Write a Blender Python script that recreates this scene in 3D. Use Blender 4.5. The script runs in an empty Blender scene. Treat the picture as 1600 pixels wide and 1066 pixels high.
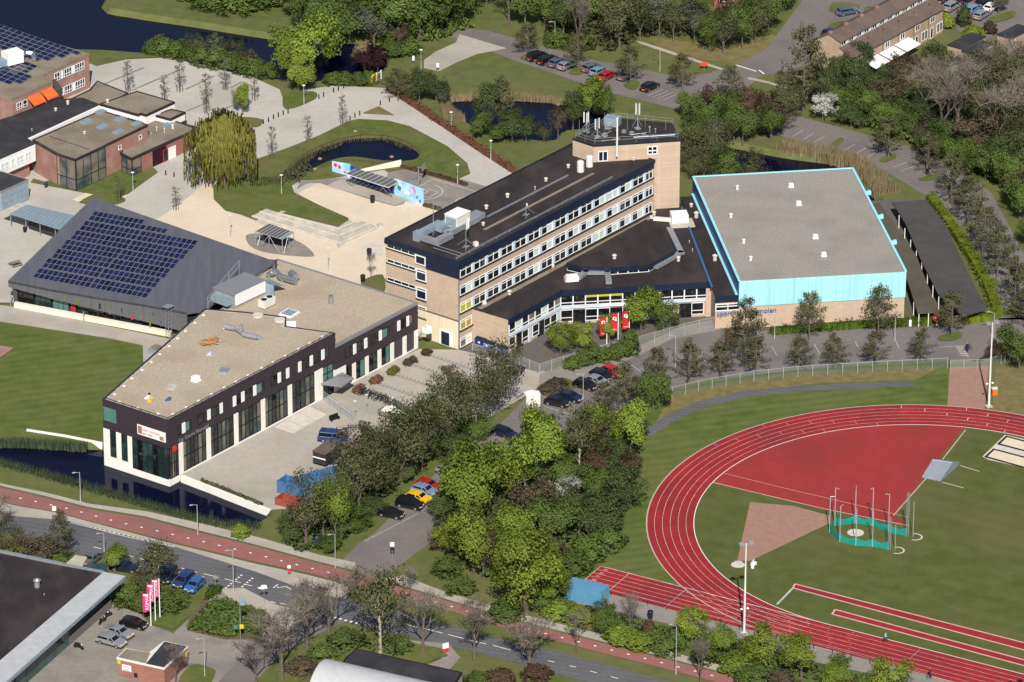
import bpy, bmesh, math, random
from mathutils import Vector, Matrix
from mathutils.geometry import tessellate_polygon

random.seed(7)
sc = bpy.context.scene
COL = sc.collection
R = math.radians

# ------------------------------------------------------------------ camera, sky, sun, exposure
CAM_F, CAM_TH, CAM_RO, CAM_H, CAM_Y = 8241.5, 0.43472, 0.002591, 370.117, 800.0
cd = bpy.data.cameras.new('camera')
cd.sensor_fit = 'HORIZONTAL'
cd.sensor_width = 36.0
cd.lens = 36.0 * CAM_F / 1600.0
cd.clip_start, cd.clip_end = 10.0, 6000.0
cam = bpy.data.objects.new('camera', cd)
COL.objects.link(cam)
_X = Vector((1, 0, 0)); _U = Vector((0, math.sin(CAM_TH), math.cos(CAM_TH))); _F = Vector((0, math.cos(CAM_TH), -math.sin(CAM_TH)))
_c, _s = math.cos(CAM_RO), math.sin(CAM_RO)
_r, _u, _b = _X * _c + _U * _s, _U * _c - _X * _s, -_F
cam.matrix_world = Matrix(((_r.x, _u.x, _b.x, 0), (_r.y, _u.y, _b.y, -CAM_Y), (_r.z, _u.z, _b.z, CAM_H), (0, 0, 0, 1)))
sc.camera = cam

SUN_EL = R(39.9)
w = bpy.data.worlds.new('World'); sc.world = w; w.use_nodes = True
nt = w.node_tree; nt.nodes.clear()
sky = nt.nodes.new('ShaderNodeTexSky'); sky.sky_type = 'NISHITA'; sky.sun_disc = False
sky.sun_elevation = SUN_EL; sky.sun_rotation = R(181); sky.air_density = 1.0; sky.dust_density = 0.6
bg = nt.nodes.new('ShaderNodeBackground'); bg.inputs[1].default_value = 0.07
ow = nt.nodes.new('ShaderNodeOutputWorld')
nt.links.new(sky.outputs[0], bg.inputs[0]); nt.links.new(bg.outputs[0], ow.inputs[0])
sl = bpy.data.lights.new('sun', 'SUN'); sl.energy = 5.0; sl.angle = R(0.53); sl.color = (1.0, 0.955, 0.885)
so = bpy.data.objects.new('sun', sl); COL.objects.link(so)
so.rotation_euler = Vector((0.018 * math.cos(SUN_EL), -math.cos(SUN_EL), math.sin(SUN_EL))).to_track_quat('Z', 'Y').to_euler()
sc.view_settings.view_transform = 'Standard'
sc.view_settings.look = 'None'
sc.view_settings.exposure = 0.25
sc.view_settings.gamma = 1.0
sc.cycles.max_bounces = 5
sc.cycles.diffuse_bounces = 2
sc.cycles.glossy_bounces = 3
sc.cycles.transparent_max_bounces = 6

# ------------------------------------------------------------------ survey: sighted point at height z -> plan position (metres)
def G(u, v, z=0.0):
    x = (u - 800.0) / CAM_F; y = -(v - 533.0) / CAM_F
    x, y = _c * x - _s * y, _s * x + _c * y
    d = _X * x + _U * y + _F
    t = (z - CAM_H) / d.z
    return Vector((d.x * t, d.y * t - CAM_Y, z))

def G2(u, v, z=0.0):
    p = G(u, v, z); return (p.x, p.y)

def Gpl(u, v, p0, n):
    """sighted point on the plane through p0 with normal n"""
    x = (u - 800.0) / CAM_F; y = -(v - 533.0) / CAM_F
    x, y = _c * x - _s * y, _s * x + _c * y
    d = _X * x + _U * y + _F
    o = Vector((0, -CAM_Y, CAM_H))
    return o + d * ((p0 - o).dot(n) / d.dot(n))

# ------------------------------------------------------------------ materials
MATS = {}
def mat(name, c1, c2=None, scale=1.0, rough=0.8, bump=0.0, bscale=None, metal=0.0, spec=0.3, c3=None, scale3=0.1, amt3=0.5,
        detail=4.0, rnd=0.0, trans=0.0, stretch=None, coord='pos', ramp=(0.35, 0.65), island=0.0, stripe=None):
    m = bpy.data.materials.new(name); m.use_nodes = True
    t = m.node_tree; N = t.nodes; L = t.links
    b = N['Principled BSDF']
    b.inputs['Roughness'].default_value = rough; b.inputs['Metallic'].default_value = metal
    b.inputs['Specular IOR Level'].default_value = spec
    b.inputs['Base Color'].default_value = (*c1, 1)
    col = None
    if c2 is not None or c3 is not None or bump:
        if coord == 'pos':
            g = N.new('ShaderNodeNewGeometry'); vec = g.outputs['Position']
        else:
            g = N.new('ShaderNodeTexCoord'); vec = g.outputs['Object']
        if stretch:
            mp = N.new('ShaderNodeMapping'); mp.inputs['Scale'].default_value = stretch[:3]
            if len(stretch) > 3: mp.inputs['Rotation'].default_value = (0, 0, stretch[3])
            L.new(vec, mp.inputs[0]); vec = mp.outputs[0]
    if c2 is not None:
        n = N.new('ShaderNodeTexNoise'); n.inputs['Scale'].default_value = scale; n.inputs['Detail'].default_value = detail
        n.inputs['Roughness'].default_value = 0.65
        L.new(vec, n.inputs['Vector'])
        r = N.new('ShaderNodeValToRGB'); r.color_ramp.elements[0].position = ramp[0]; r.color_ramp.elements[1].position = ramp[1]
        r.color_ramp.elements[0].color = (*c1, 1); r.color_ramp.elements[1].color = (*c2, 1)
        L.new(n.outputs[0], r.inputs[0]); col = r.outputs[0]
    if c3 is not None:
        n = N.new('ShaderNodeTexNoise'); n.inputs['Scale'].default_value = scale3; n.inputs['Detail'].default_value = 5
        L.new(vec, n.inputs['Vector'])
        r = N.new('ShaderNodeMapRange'); r.inputs[1].default_value = 0.46; r.inputs[2].default_value = 0.66; r.inputs[4].default_value = amt3
        L.new(n.outputs[0], r.inputs[0])
        x = N.new('ShaderNodeMix'); x.data_type = 'RGBA'
        L.new(r.outputs[0], x.inputs['Factor'])
        if col is not None: L.new(col, x.inputs['A'])
        else: x.inputs['A'].default_value = (*c1, 1)
        x.inputs['B'].default_value = (*c3, 1); col = x.outputs['Result']
    if stripe:      # mowing or wear bands: (band scale, heading, strength)
        mp = N.new('ShaderNodeMapping'); mp.inputs['Rotation'].default_value = (0, 0, -stripe[1]); L.new(vec, mp.inputs[0])
        wv = N.new('ShaderNodeTexWave'); wv.inputs['Scale'].default_value = stripe[0]; wv.inputs['Distortion'].default_value = 3.0; wv.inputs['Detail'].default_value = 3; wv.inputs['Detail Scale'].default_value = 0.6
        wv.bands_direction = 'Y'; L.new(mp.outputs[0], wv.inputs['Vector'])
        mr = N.new('ShaderNodeMapRange'); mr.inputs[3].default_value = 1 - stripe[2]; mr.inputs[4].default_value = 1 + stripe[2]; L.new(wv.outputs[1], mr.inputs[0])
        hs = N.new('ShaderNodeHueSaturation'); L.new(mr.outputs[0], hs.inputs['Value']); L.new(col, hs.inputs['Color']); col = hs.outputs[0]
    if rnd or island:
        h = N.new('ShaderNodeHueSaturation')
        val = None
        if rnd:
            oi = N.new('ShaderNodeObjectInfo'); mr = N.new('ShaderNodeMapRange')
            mr.inputs[3].default_value = 1 - rnd; mr.inputs[4].default_value = 1 + rnd
            L.new(oi.outputs['Random'], mr.inputs[0]); val = mr.outputs[0]
        if island:
            gi = N.new('ShaderNodeNewGeometry'); m2 = N.new('ShaderNodeMapRange')
            m2.inputs[3].default_value = 1 - island; m2.inputs[4].default_value = 1 + island
            L.new(gi.outputs['Random Per Island'], m2.inputs[0])
            if val is not None:
                mm = N.new('ShaderNodeMath'); mm.operation = 'MULTIPLY'; L.new(val, mm.inputs[0]); L.new(m2.outputs[0], mm.inputs[1]); val = mm.outputs[0]
            else: val = m2.outputs[0]
        L.new(val, h.inputs['Value'])
        if col is not None: L.new(col, h.inputs['Color'])
        else: h.inputs['Color'].default_value = (*c1, 1)
        col = h.outputs[0]
    if col is not None: L.new(col, b.inputs['Base Color'])
    if bump:
        n = N.new('ShaderNodeTexNoise'); n.inputs['Scale'].default_value = bscale or scale; n.inputs['Detail'].default_value = 3
        L.new(vec, n.inputs['Vector'])
        bp = N.new('ShaderNodeBump'); bp.inputs['Strength'].default_value = bump; bp.inputs['Distance'].default_value = 0.1
        L.new(n.outputs[0], bp.inputs['Height']); L.new(bp.outputs[0], b.inputs['Normal'])
    if trans:
        tr = N.new('ShaderNodeBsdfTranslucent'); mx = N.new('ShaderNodeMixShader'); mx.inputs[0].default_value = trans
        if col is not None: L.new(col, tr.inputs[0])
        else: tr.inputs[0].default_value = (*c1, 1)
        o = N['Material Output']; L.new(b.outputs[0], mx.inputs[1]); L.new(tr.outputs[0], mx.inputs[2]); L.new(mx.outputs[0], o.inputs[0])
    MATS[name] = m
    return m

def brick_mat(name, c1, c2, cm, bw=0.6, bh=0.2, c3=None, amt3=0.35):
    """courses of brick in object space, x or y along the wall"""
    m = mat(name, c1, rough=0.85, spec=0.15)
    t = m.node_tree; N = t.nodes; L = t.links; b = N['Principled BSDF']
    g = N.new('ShaderNodeTexCoord'); sp = N.new('ShaderNodeSeparateXYZ'); L.new(g.outputs['Object'], sp.inputs[0])
    ad = N.new('ShaderNodeMath'); L.new(sp.outputs[0], ad.inputs[0]); L.new(sp.outputs[1], ad.inputs[1])
    cb = N.new('ShaderNodeCombineXYZ'); L.new(ad.outputs[0], cb.inputs[0]); L.new(sp.outputs[2], cb.inputs[1])
    k = N.new('ShaderNodeTexBrick'); k.inputs['Scale'].default_value = 1.0
    k.inputs['Brick Width'].default_value = bw; k.inputs['Row Height'].default_value = bh; k.inputs['Mortar Size'].default_value = 0.012
    k.inputs['Color1'].default_value = (*c1, 1); k.inputs['Color2'].default_value = (*c2, 1); k.inputs['Mortar'].default_value = (*cm, 1)
    L.new(cb.outputs[0], k.inputs['Vector'])
    n = N.new('ShaderNodeTexNoise'); n.inputs['Scale'].default_value = 0.45; n.inputs['Detail'].default_value = 6; L.new(g.outputs['Object'], n.inputs['Vector'])
    r = N.new('ShaderNodeMapRange'); r.inputs[1].default_value = 0.45; r.inputs[2].default_value = 0.7; r.inputs[4].default_value = amt3; L.new(n.outputs[0], r.inputs[0])
    x = N.new('ShaderNodeMix'); x.data_type = 'RGBA'; L.new(r.outputs[0], x.inputs['Factor']); L.new(k.outputs[0], x.inputs['A'])
    x.inputs['B'].default_value = (*(c3 or cm), 1); L.new(x.outputs['Result'], b.inputs['Base Color'])
    return m

def rgb(h):
    """sRGB hex -> linear"""
    v = [int(h[i:i + 2], 16) / 255 for i in (0, 2, 4)]
    return tuple(x / 12.92 if x < 0.04045 else ((x + 0.055) / 1.055) ** 2.4 for x in v)

mat('grass', (0.086, 0.104, 0.033), (0.125, 0.138, 0.048), 0.35, 0.95, 0.5, 3.0, spec=0.05, c3=(0.15, 0.135, 0.062), scale3=0.035, amt3=0.55, detail=10)
mat('lawn', (0.072, 0.098, 0.025), (0.118, 0.138, 0.04), 0.5, 0.95, 0.4, 3.0, spec=0.05, c3=(0.155, 0.13, 0.06), scale3=0.09, amt3=0.7, detail=10)
mat('field', (0.07, 0.088, 0.025), (0.106, 0.118, 0.038), 0.25, 0.95, 0.25, 4.0, spec=0.05, c3=(0.128, 0.112, 0.048), scale3=0.05, amt3=0.55, detail=12, stripe=(0.09, -0.5, 0.03))
mat('field_bright', (0.072, 0.102, 0.025), (0.115, 0.138, 0.04), 0.3, 0.95, 0.25, 4.0, spec=0.05, c3=(0.14, 0.135, 0.05), scale3=0.05, amt3=0.5, detail=12, stripe=(0.14, 0.3, 0.07))
mat('dry_grass', (0.14, 0.115, 0.045), (0.2, 0.17, 0.075), 0.6, 0.95, spec=0.05, detail=8)
mat('soil', (0.1, 0.075, 0.045), (0.15, 0.115, 0.07), 1.0, 0.95, spec=0.05)
mat('asphalt', (0.108, 0.105, 0.11), (0.132, 0.128, 0.131), 1.5, 0.9, 0.1, 20, spec=0.2, c3=(0.088, 0.087, 0.092), scale3=0.09, amt3=0.8, detail=8, stripe=(0.25, -0.32, 0.06))
mat('asphalt_warm', (0.162, 0.14, 0.129), (0.193, 0.168, 0.155), 1.2, 0.9, spec=0.2, c3=(0.134, 0.118, 0.112), scale3=0.12, amt3=0.7, detail=8)
mat('asphalt_dark', (0.115, 0.1, 0.085), (0.135, 0.118, 0.1), 0.8, 0.9, spec=0.2, c3=(0.095, 0.085, 0.075), scale3=0.15, detail=8)
mat('paving', (0.366, 0.329, 0.275), (0.421, 0.378, 0.32), 0.9, 0.9, spec=0.2, c3=(0.311, 0.281, 0.234), scale3=0.11, amt3=0.8, detail=9)
mat('paving_light', (0.421, 0.39, 0.342), (0.476, 0.442, 0.39), 0.9, 0.9, spec=0.2, c3=(0.366, 0.339, 0.293), scale3=0.08, amt3=0.8, detail=9)
mat('paving_grey', (0.228, 0.204, 0.18), (0.276, 0.246, 0.216), 1.2, 0.9, spec=0.2, c3=(0.186, 0.168, 0.146), scale3=0.2, amt3=0.8, detail=9)
mat('sand_paving', (0.62, 0.51, 0.385), (0.68, 0.565, 0.435), 0.8, 0.9, spec=0.15, c3=(0.55, 0.45, 0.34), scale3=0.1, amt3=0.7, detail=9)
mat('red_cycle', (0.26, 0.105, 0.092), (0.3, 0.13, 0.112), 1.0, 0.9, spec=0.2, c3=(0.215, 0.1, 0.09), scale3=0.12, amt3=0.8, detail=8)
mat('track_red', (0.265, 0.018, 0.021), (0.325, 0.027, 0.029), 0.35, 0.8, spec=0.2, c3=(0.215, 0.022, 0.025), scale3=0.09, amt3=0.9, detail=10)
mat('track_red_zone', (0.28, 0.03, 0.029), (0.32, 0.036, 0.035), 0.3, 0.8, spec=0.2, c3=(0.24, 0.032, 0.031), scale3=0.08, amt3=0.9, detail=10)
mat('clay', (0.29, 0.165, 0.125), (0.34, 0.2, 0.155), 0.8, 0.95, spec=0.1, detail=8)
mat('sand', (0.6, 0.5, 0.37), (0.68, 0.57, 0.43), 1.2, 0.95, spec=0.1)
mat('kerb', (0.4, 0.34, 0.28), (0.46, 0.4, 0.33), 1.0, 0.9, spec=0.1)
mat('line_white', (0.72, 0.68, 0.62), (0.82, 0.79, 0.74), 1.5, 0.7, detail=6)
mat('line_worn', (0.36, 0.33, 0.3), (0.62, 0.6, 0.56), 2.0, 0.8, detail=6)
mat('line_track', (0.45, 0.26, 0.23), (0.74, 0.66, 0.6), 0.9, 0.8, detail=8)
mat('line_pink', (0.52, 0.3, 0.27), (0.62, 0.4, 0.36), 1.0, 0.8)
mat('white', (0.78, 0.77, 0.74), rough=0.5)
mat('white_wall', (0.74, 0.71, 0.64), (0.8, 0.775, 0.71), 0.8, 0.8)
mat('off_white', (0.6, 0.58, 0.53), (0.7, 0.68, 0.63), 0.8, 0.7)
mat('cream_panel', (0.66, 0.55, 0.4), (0.74, 0.64, 0.48), 0.6, 0.7, stretch=(3, 3, 0.15))
mat('cream_wall', (0.7, 0.64, 0.5), (0.78, 0.72, 0.58), 0.6, 0.8)
mat('concrete', (0.414, 0.38, 0.322), (0.517, 0.477, 0.408), 0.9, 0.9, c3=(0.322, 0.287, 0.241), scale3=0.5, amt3=0.6)
mat('concrete_light', (0.5, 0.46, 0.385), (0.6, 0.555, 0.47), 0.9, 0.9)
mat('gravel_roof', (0.319, 0.26, 0.192), (0.481, 0.403, 0.305), 3.5, 0.95, 0.5, 6, spec=0.1, c3=(0.325, 0.26, 0.189), scale3=0.16, amt3=0.55, detail=9)
mat('gravel_grey', (0.235, 0.21, 0.18), (0.36, 0.325, 0.285), 3.0, 0.95, 0.4, 6, spec=0.1, c3=(0.23, 0.205, 0.17), scale3=0.12, amt3=0.6, detail=12)
mat('gravel_brown', (0.19, 0.155, 0.115), (0.29, 0.245, 0.19), 4.0, 0.95, 0.5, 6, spec=0.1, c3=(0.16, 0.125, 0.088), scale3=0.25, amt3=0.6, detail=9)
mat('bitumen', (0.024, 0.019, 0.02), (0.036, 0.028, 0.028), 0.5, 0.85, spec=0.2, c3=(0.062, 0.047, 0.044), scale3=0.22, amt3=0.6, detail=9, stretch=(1, 0.5, 1, -0.9))
mat('bitumen_black', (0.026, 0.024, 0.028), (0.036, 0.034, 0.038), 0.4, 0.8, spec=0.3, c3=(0.06, 0.057, 0.06), scale3=0.3, amt3=0.5)
mat('shed_roof', (0.085, 0.072, 0.052), (0.105, 0.09, 0.066), 0.4, 0.9, spec=0.2, c3=(0.07, 0.06, 0.045), scale3=0.15)
mat('shed_roof_dark', (0.068, 0.06, 0.058), (0.082, 0.073, 0.07), 0.4, 0.9, spec=0.2, c3=(0.055, 0.05, 0.05), scale3=0.15)
mat('navy', (0.008, 0.014, 0.031), (0.011, 0.018, 0.038), 0.8, 0.5, spec=0.3)
mat('blue_trim', (0.045, 0.12, 0.27), rough=0.5)
mat('cyan', (0.32, 0.63, 0.68), (0.36, 0.67, 0.72), 0.5, 0.55, c3=(0.27, 0.54, 0.6), scale3=0.5, amt3=0.75, stretch=(3, 3, 0.1), detail=4, rnd=0.05)
mat('cyan_pale', (0.33, 0.66, 0.74), rough=0.5)
mat('plum_clad', (0.036, 0.026, 0.033), (0.043, 0.031, 0.039), 2.0, 0.6, spec=0.3, stretch=(0.2, 0.2, 3))
mat('plum_door', (0.055, 0.045, 0.05), (0.07, 0.058, 0.06), 2.5, 0.6, stretch=(3, 3, 0.1))
mat('zinc', (0.105, 0.107, 0.125), (0.13, 0.132, 0.152), 0.5, 0.5, metal=0.3, spec=0.4, stretch=(2, 0.15, 1, R(53)), detail=5)
mat('zinc_wall', (0.135, 0.135, 0.142), (0.16, 0.16, 0.17), 0.5, 0.5, metal=0.3, stretch=(3, 3, 0.1), detail=3)
mat('steel', (0.42, 0.43, 0.44), (0.55, 0.56, 0.57), 1.5, 0.35, metal=0.8)
mat('galv', (0.34, 0.36, 0.38), (0.44, 0.46, 0.48), 1.5, 0.45, metal=0.55)
mat('galv_blue', (0.25, 0.32, 0.37), (0.32, 0.39, 0.44), 1.5, 0.5, metal=0.3)
mat('lamp_post', (0.4, 0.41, 0.41), (0.47, 0.48, 0.48), 1.0, 0.5, metal=0.3)
mat('dark_metal', (0.03, 0.03, 0.033), rough=0.5)
mat('grey_metal', (0.2, 0.2, 0.21), rough=0.5)
mat('black', (0.012, 0.012, 0.013), rough=0.6)
mat('rubber', (0.015, 0.015, 0.016), rough=0.8)
mat('glass_dark', (0.006, 0.007, 0.009), (0.1, 0.095, 0.085), 1.5, 0.06, spec=0.6, ramp=(0.54, 0.76), detail=6)
mat('glass_green', (0.014, 0.026, 0.026), (0.07, 0.105, 0.095), 0.35, 0.05, spec=0.7, ramp=(0.48, 0.75), detail=5)
mat('glass_teal', (0.07, 0.16, 0.145), (0.1, 0.21, 0.185), 0.6, 0.1, spec=0.5)
mat('glass_grey', (0.14, 0.115, 0.085), (0.2, 0.17, 0.13), 0.25, 0.08, spec=0.6, c3=(0.02, 0.05, 0.07), scale3=0.35, amt3=0.9)
mat('glass_navy', (0.012, 0.018, 0.04), rough=0.08, spec=0.6)
mat('glass_facade', (0.025, 0.055, 0.056), (0.055, 0.105, 0.1), 0.2, 0.06, spec=0.6)
mat('pale_metal', (0.46, 0.46, 0.465), (0.52, 0.52, 0.525), 0.8, 0.45, metal=0.15)
mat('blind', (0.5, 0.58, 0.54), (0.56, 0.63, 0.58), 0.8, 0.6)
mat('blind_yellow', (0.45, 0.4, 0.03), rough=0.6)
mat('blind_ochre', (0.4, 0.27, 0.05), rough=0.6)
mat('frame_white', (0.76, 0.77, 0.76), rough=0.5)
mat('frame_blue', (0.52, 0.6, 0.68), rough=0.5)
mat('solar', (0.009, 0.011, 0.036), (0.012, 0.016, 0.052), 0.6, 0.12, spec=0.45, rnd=0.4)
mat('solar_frame', (0.42, 0.44, 0.47), rough=0.4, metal=0.5)
mat('orange', (0.75, 0.13, 0.025), rough=0.6)
mat('orange_red', (0.62, 0.06, 0.02), rough=0.6)
mat('red', (0.6, 0.025, 0.03), rough=0.6)
mat('banner_red', (0.5, 0.02, 0.025), (0.57, 0.025, 0.03), 1.0, 0.7)
mat('pink', (0.55, 0.03, 0.17), (0.62, 0.04, 0.2), 1.0, 0.7)
mat('yellow', (0.75, 0.43, 0.02), rough=0.5)
mat('blue_container', (0.085, 0.24, 0.38), (0.1, 0.27, 0.42), 1.0, 0.6)
mat('blue_skip', (0.05, 0.14, 0.3), (0.06, 0.16, 0.33), 1.0, 0.6)
mat('red_skip', (0.26, 0.05, 0.04), (0.32, 0.07, 0.05), 1.0, 0.7)
mat('royal_blue', (0.02, 0.03, 0.3), rough=0.5)
mat('wood', (0.4, 0.2, 0.075), (0.52, 0.29, 0.12), 2.0, 0.8)
mat('wood_grey', (0.17, 0.14, 0.11), (0.24, 0.2, 0.16), 2.0, 0.9)
mat('roof_tile', (0.105, 0.072, 0.058), (0.14, 0.1, 0.08), 1.6, 0.9, 0.4, 5, c3=(0.15, 0.11, 0.085), scale3=0.3, amt3=0.6)
mat('net_green', (0.01, 0.3, 0.24), (0.02, 0.36, 0.29), 1.0, 0.7, trans=0.3)
mat('cover_grey', (0.2, 0.23, 0.27), (0.24, 0.27, 0.31), 0.5, 0.6)
mat('bark', (0.09, 0.07, 0.055), (0.15, 0.12, 0.095), 2.0, 0.95)
mat('bark_pale', (0.3, 0.27, 0.225), (0.42, 0.385, 0.33), 2.0, 0.9)
mat('skin', (0.5, 0.3, 0.22), rough=0.6)
brick_mat('brick_beige', (0.44, 0.32, 0.23), (0.5, 0.375, 0.275), (0.53, 0.43, 0.335), c3=(0.38, 0.295, 0.23), amt3=0.5)
brick_mat('brick_grey', (0.38, 0.27, 0.19), (0.42, 0.31, 0.225), (0.46, 0.38, 0.3), c3=(0.5, 0.43, 0.36), amt3=0.5)
brick_mat('brick_red', (0.25, 0.1, 0.075), (0.31, 0.13, 0.1), (0.3, 0.18, 0.15), c3=(0.34, 0.19, 0.16), amt3=0.5)
brick_mat('brick_pink', (0.28, 0.14, 0.11), (0.33, 0.17, 0.135), (0.34, 0.22, 0.185), c3=(0.38, 0.27, 0.23), amt3=0.6)
brick_mat('brick_house', (0.34, 0.24, 0.165), (0.42, 0.31, 0.215), (0.42, 0.34, 0.27), c3=(0.27, 0.2, 0.14))

def water_mat():
    m = mat('water', (0.003, 0.004, 0.017), rough=0.07, spec=0.28)
    t = m.node_tree; N = t.nodes; L = t.links; b = N['Principled BSDF']
    b.inputs['IOR'].default_value = 1.28
    g = N.new('ShaderNodeNewGeometry'); n = N.new('ShaderNodeTexNoise'); n.inputs['Scale'].default_value = 0.9; n.inputs['Detail'].default_value = 3
    L.new(g.outputs['Position'], n.inputs['Vector'])
    bp = N.new('ShaderNodeBump'); bp.inputs['Strength'].default_value = 0.05; bp.inputs['Distance'].default_value = 0.1
    L.new(n.outputs[0], bp.inputs['Height']); L.new(bp.outputs[0], b.inputs['Normal'])
    return m
water_mat()

def leaf_mat(name, c1, c2, isl=0.28, rnd=0.2, tr=0.42):
    m = mat(name, c1, c2, 0.55, 0.7, spec=0.2, rnd=rnd, island=isl, trans=tr, detail=3, ramp=(0.3, 0.7))
    return m
leaf_mat('leaf_bright', (0.16, 0.225, 0.032), (0.265, 0.335, 0.056))
leaf_mat('leaf_lime', (0.195, 0.25, 0.034), (0.3, 0.355, 0.06))
leaf_mat('leaf_mid', (0.092, 0.14, 0.032), (0.155, 0.208, 0.052))
leaf_mat('leaf_dark', (0.066, 0.096, 0.032), (0.114, 0.146, 0.05))
leaf_mat('leaf_olive', (0.098, 0.104, 0.044), (0.158, 0.16, 0.07))
leaf_mat('leaf_brown', (0.105, 0.08, 0.05), (0.155, 0.12, 0.075))
leaf_mat('leaf_rust', (0.1, 0.066, 0.04), (0.15, 0.098, 0.06))
leaf_mat('leaf_purple', (0.04, 0.013, 0.02), (0.065, 0.02, 0.028))
leaf_mat('leaf_willow', (0.185, 0.18, 0.036), (0.27, 0.25, 0.058))
leaf_mat('leaf_white', (0.42, 0.42, 0.36), (0.6, 0.6, 0.53))
leaf_mat('leaf_grey', (0.1, 0.115, 0.07), (0.155, 0.165, 0.105))
leaf_mat('leaf_hedge', (0.06, 0.1, 0.014), (0.1, 0.145, 0.022))
leaf_mat('leaf_lime_hedge', (0.14, 0.19, 0.016), (0.2, 0.245, 0.026))
leaf_mat('leaf_beech', (0.23, 0.105, 0.064), (0.32, 0.15, 0.09))
leaf_mat('leaf_reed', (0.25, 0.19, 0.11), (0.38, 0.3, 0.18))
leaf_mat('leaf_reed_green', (0.055, 0.085, 0.045), (0.1, 0.13, 0.07))
leaf_mat('leaf_twig', (0.12, 0.1, 0.08), (0.17, 0.145, 0.115), tr=0.0)

# ------------------------------------------------------------------ object helpers
def tag(o, label=None, cat=None, group=None, kind=None):
    if label: o['label'] = label
    if cat: o['category'] = cat
    if group: o['group'] = group
    if kind: o['kind'] = kind
    return o

def empty(name, loc=(0, 0, 0), rz=0.0, label=None, cat=None, group=None, parent=None):
    o = bpy.data.objects.new(name, None); COL.objects.link(o)
    o.empty_display_size = 0.5
    o.location = loc; o.rotation_euler = (0, 0, rz)
    if parent: o.parent = parent
    return tag(o, label, cat, group)

def inst(name, me, parent=None, loc=(0, 0, 0), rz=0.0, scale=None, rot=None):
    o = bpy.data.objects.new(name, me); COL.objects.link(o)
    o.location = loc; o.rotation_euler = rot if rot else (0, 0, rz)
    if scale: o.scale = scale
    if parent: o.parent = parent
    return o

def copy_tree(o, parent=None):
    c = o.copy(); COL.objects.link(c); c.parent = parent
    for ch in list(o.children): copy_tree(ch, c)
    return c

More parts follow.
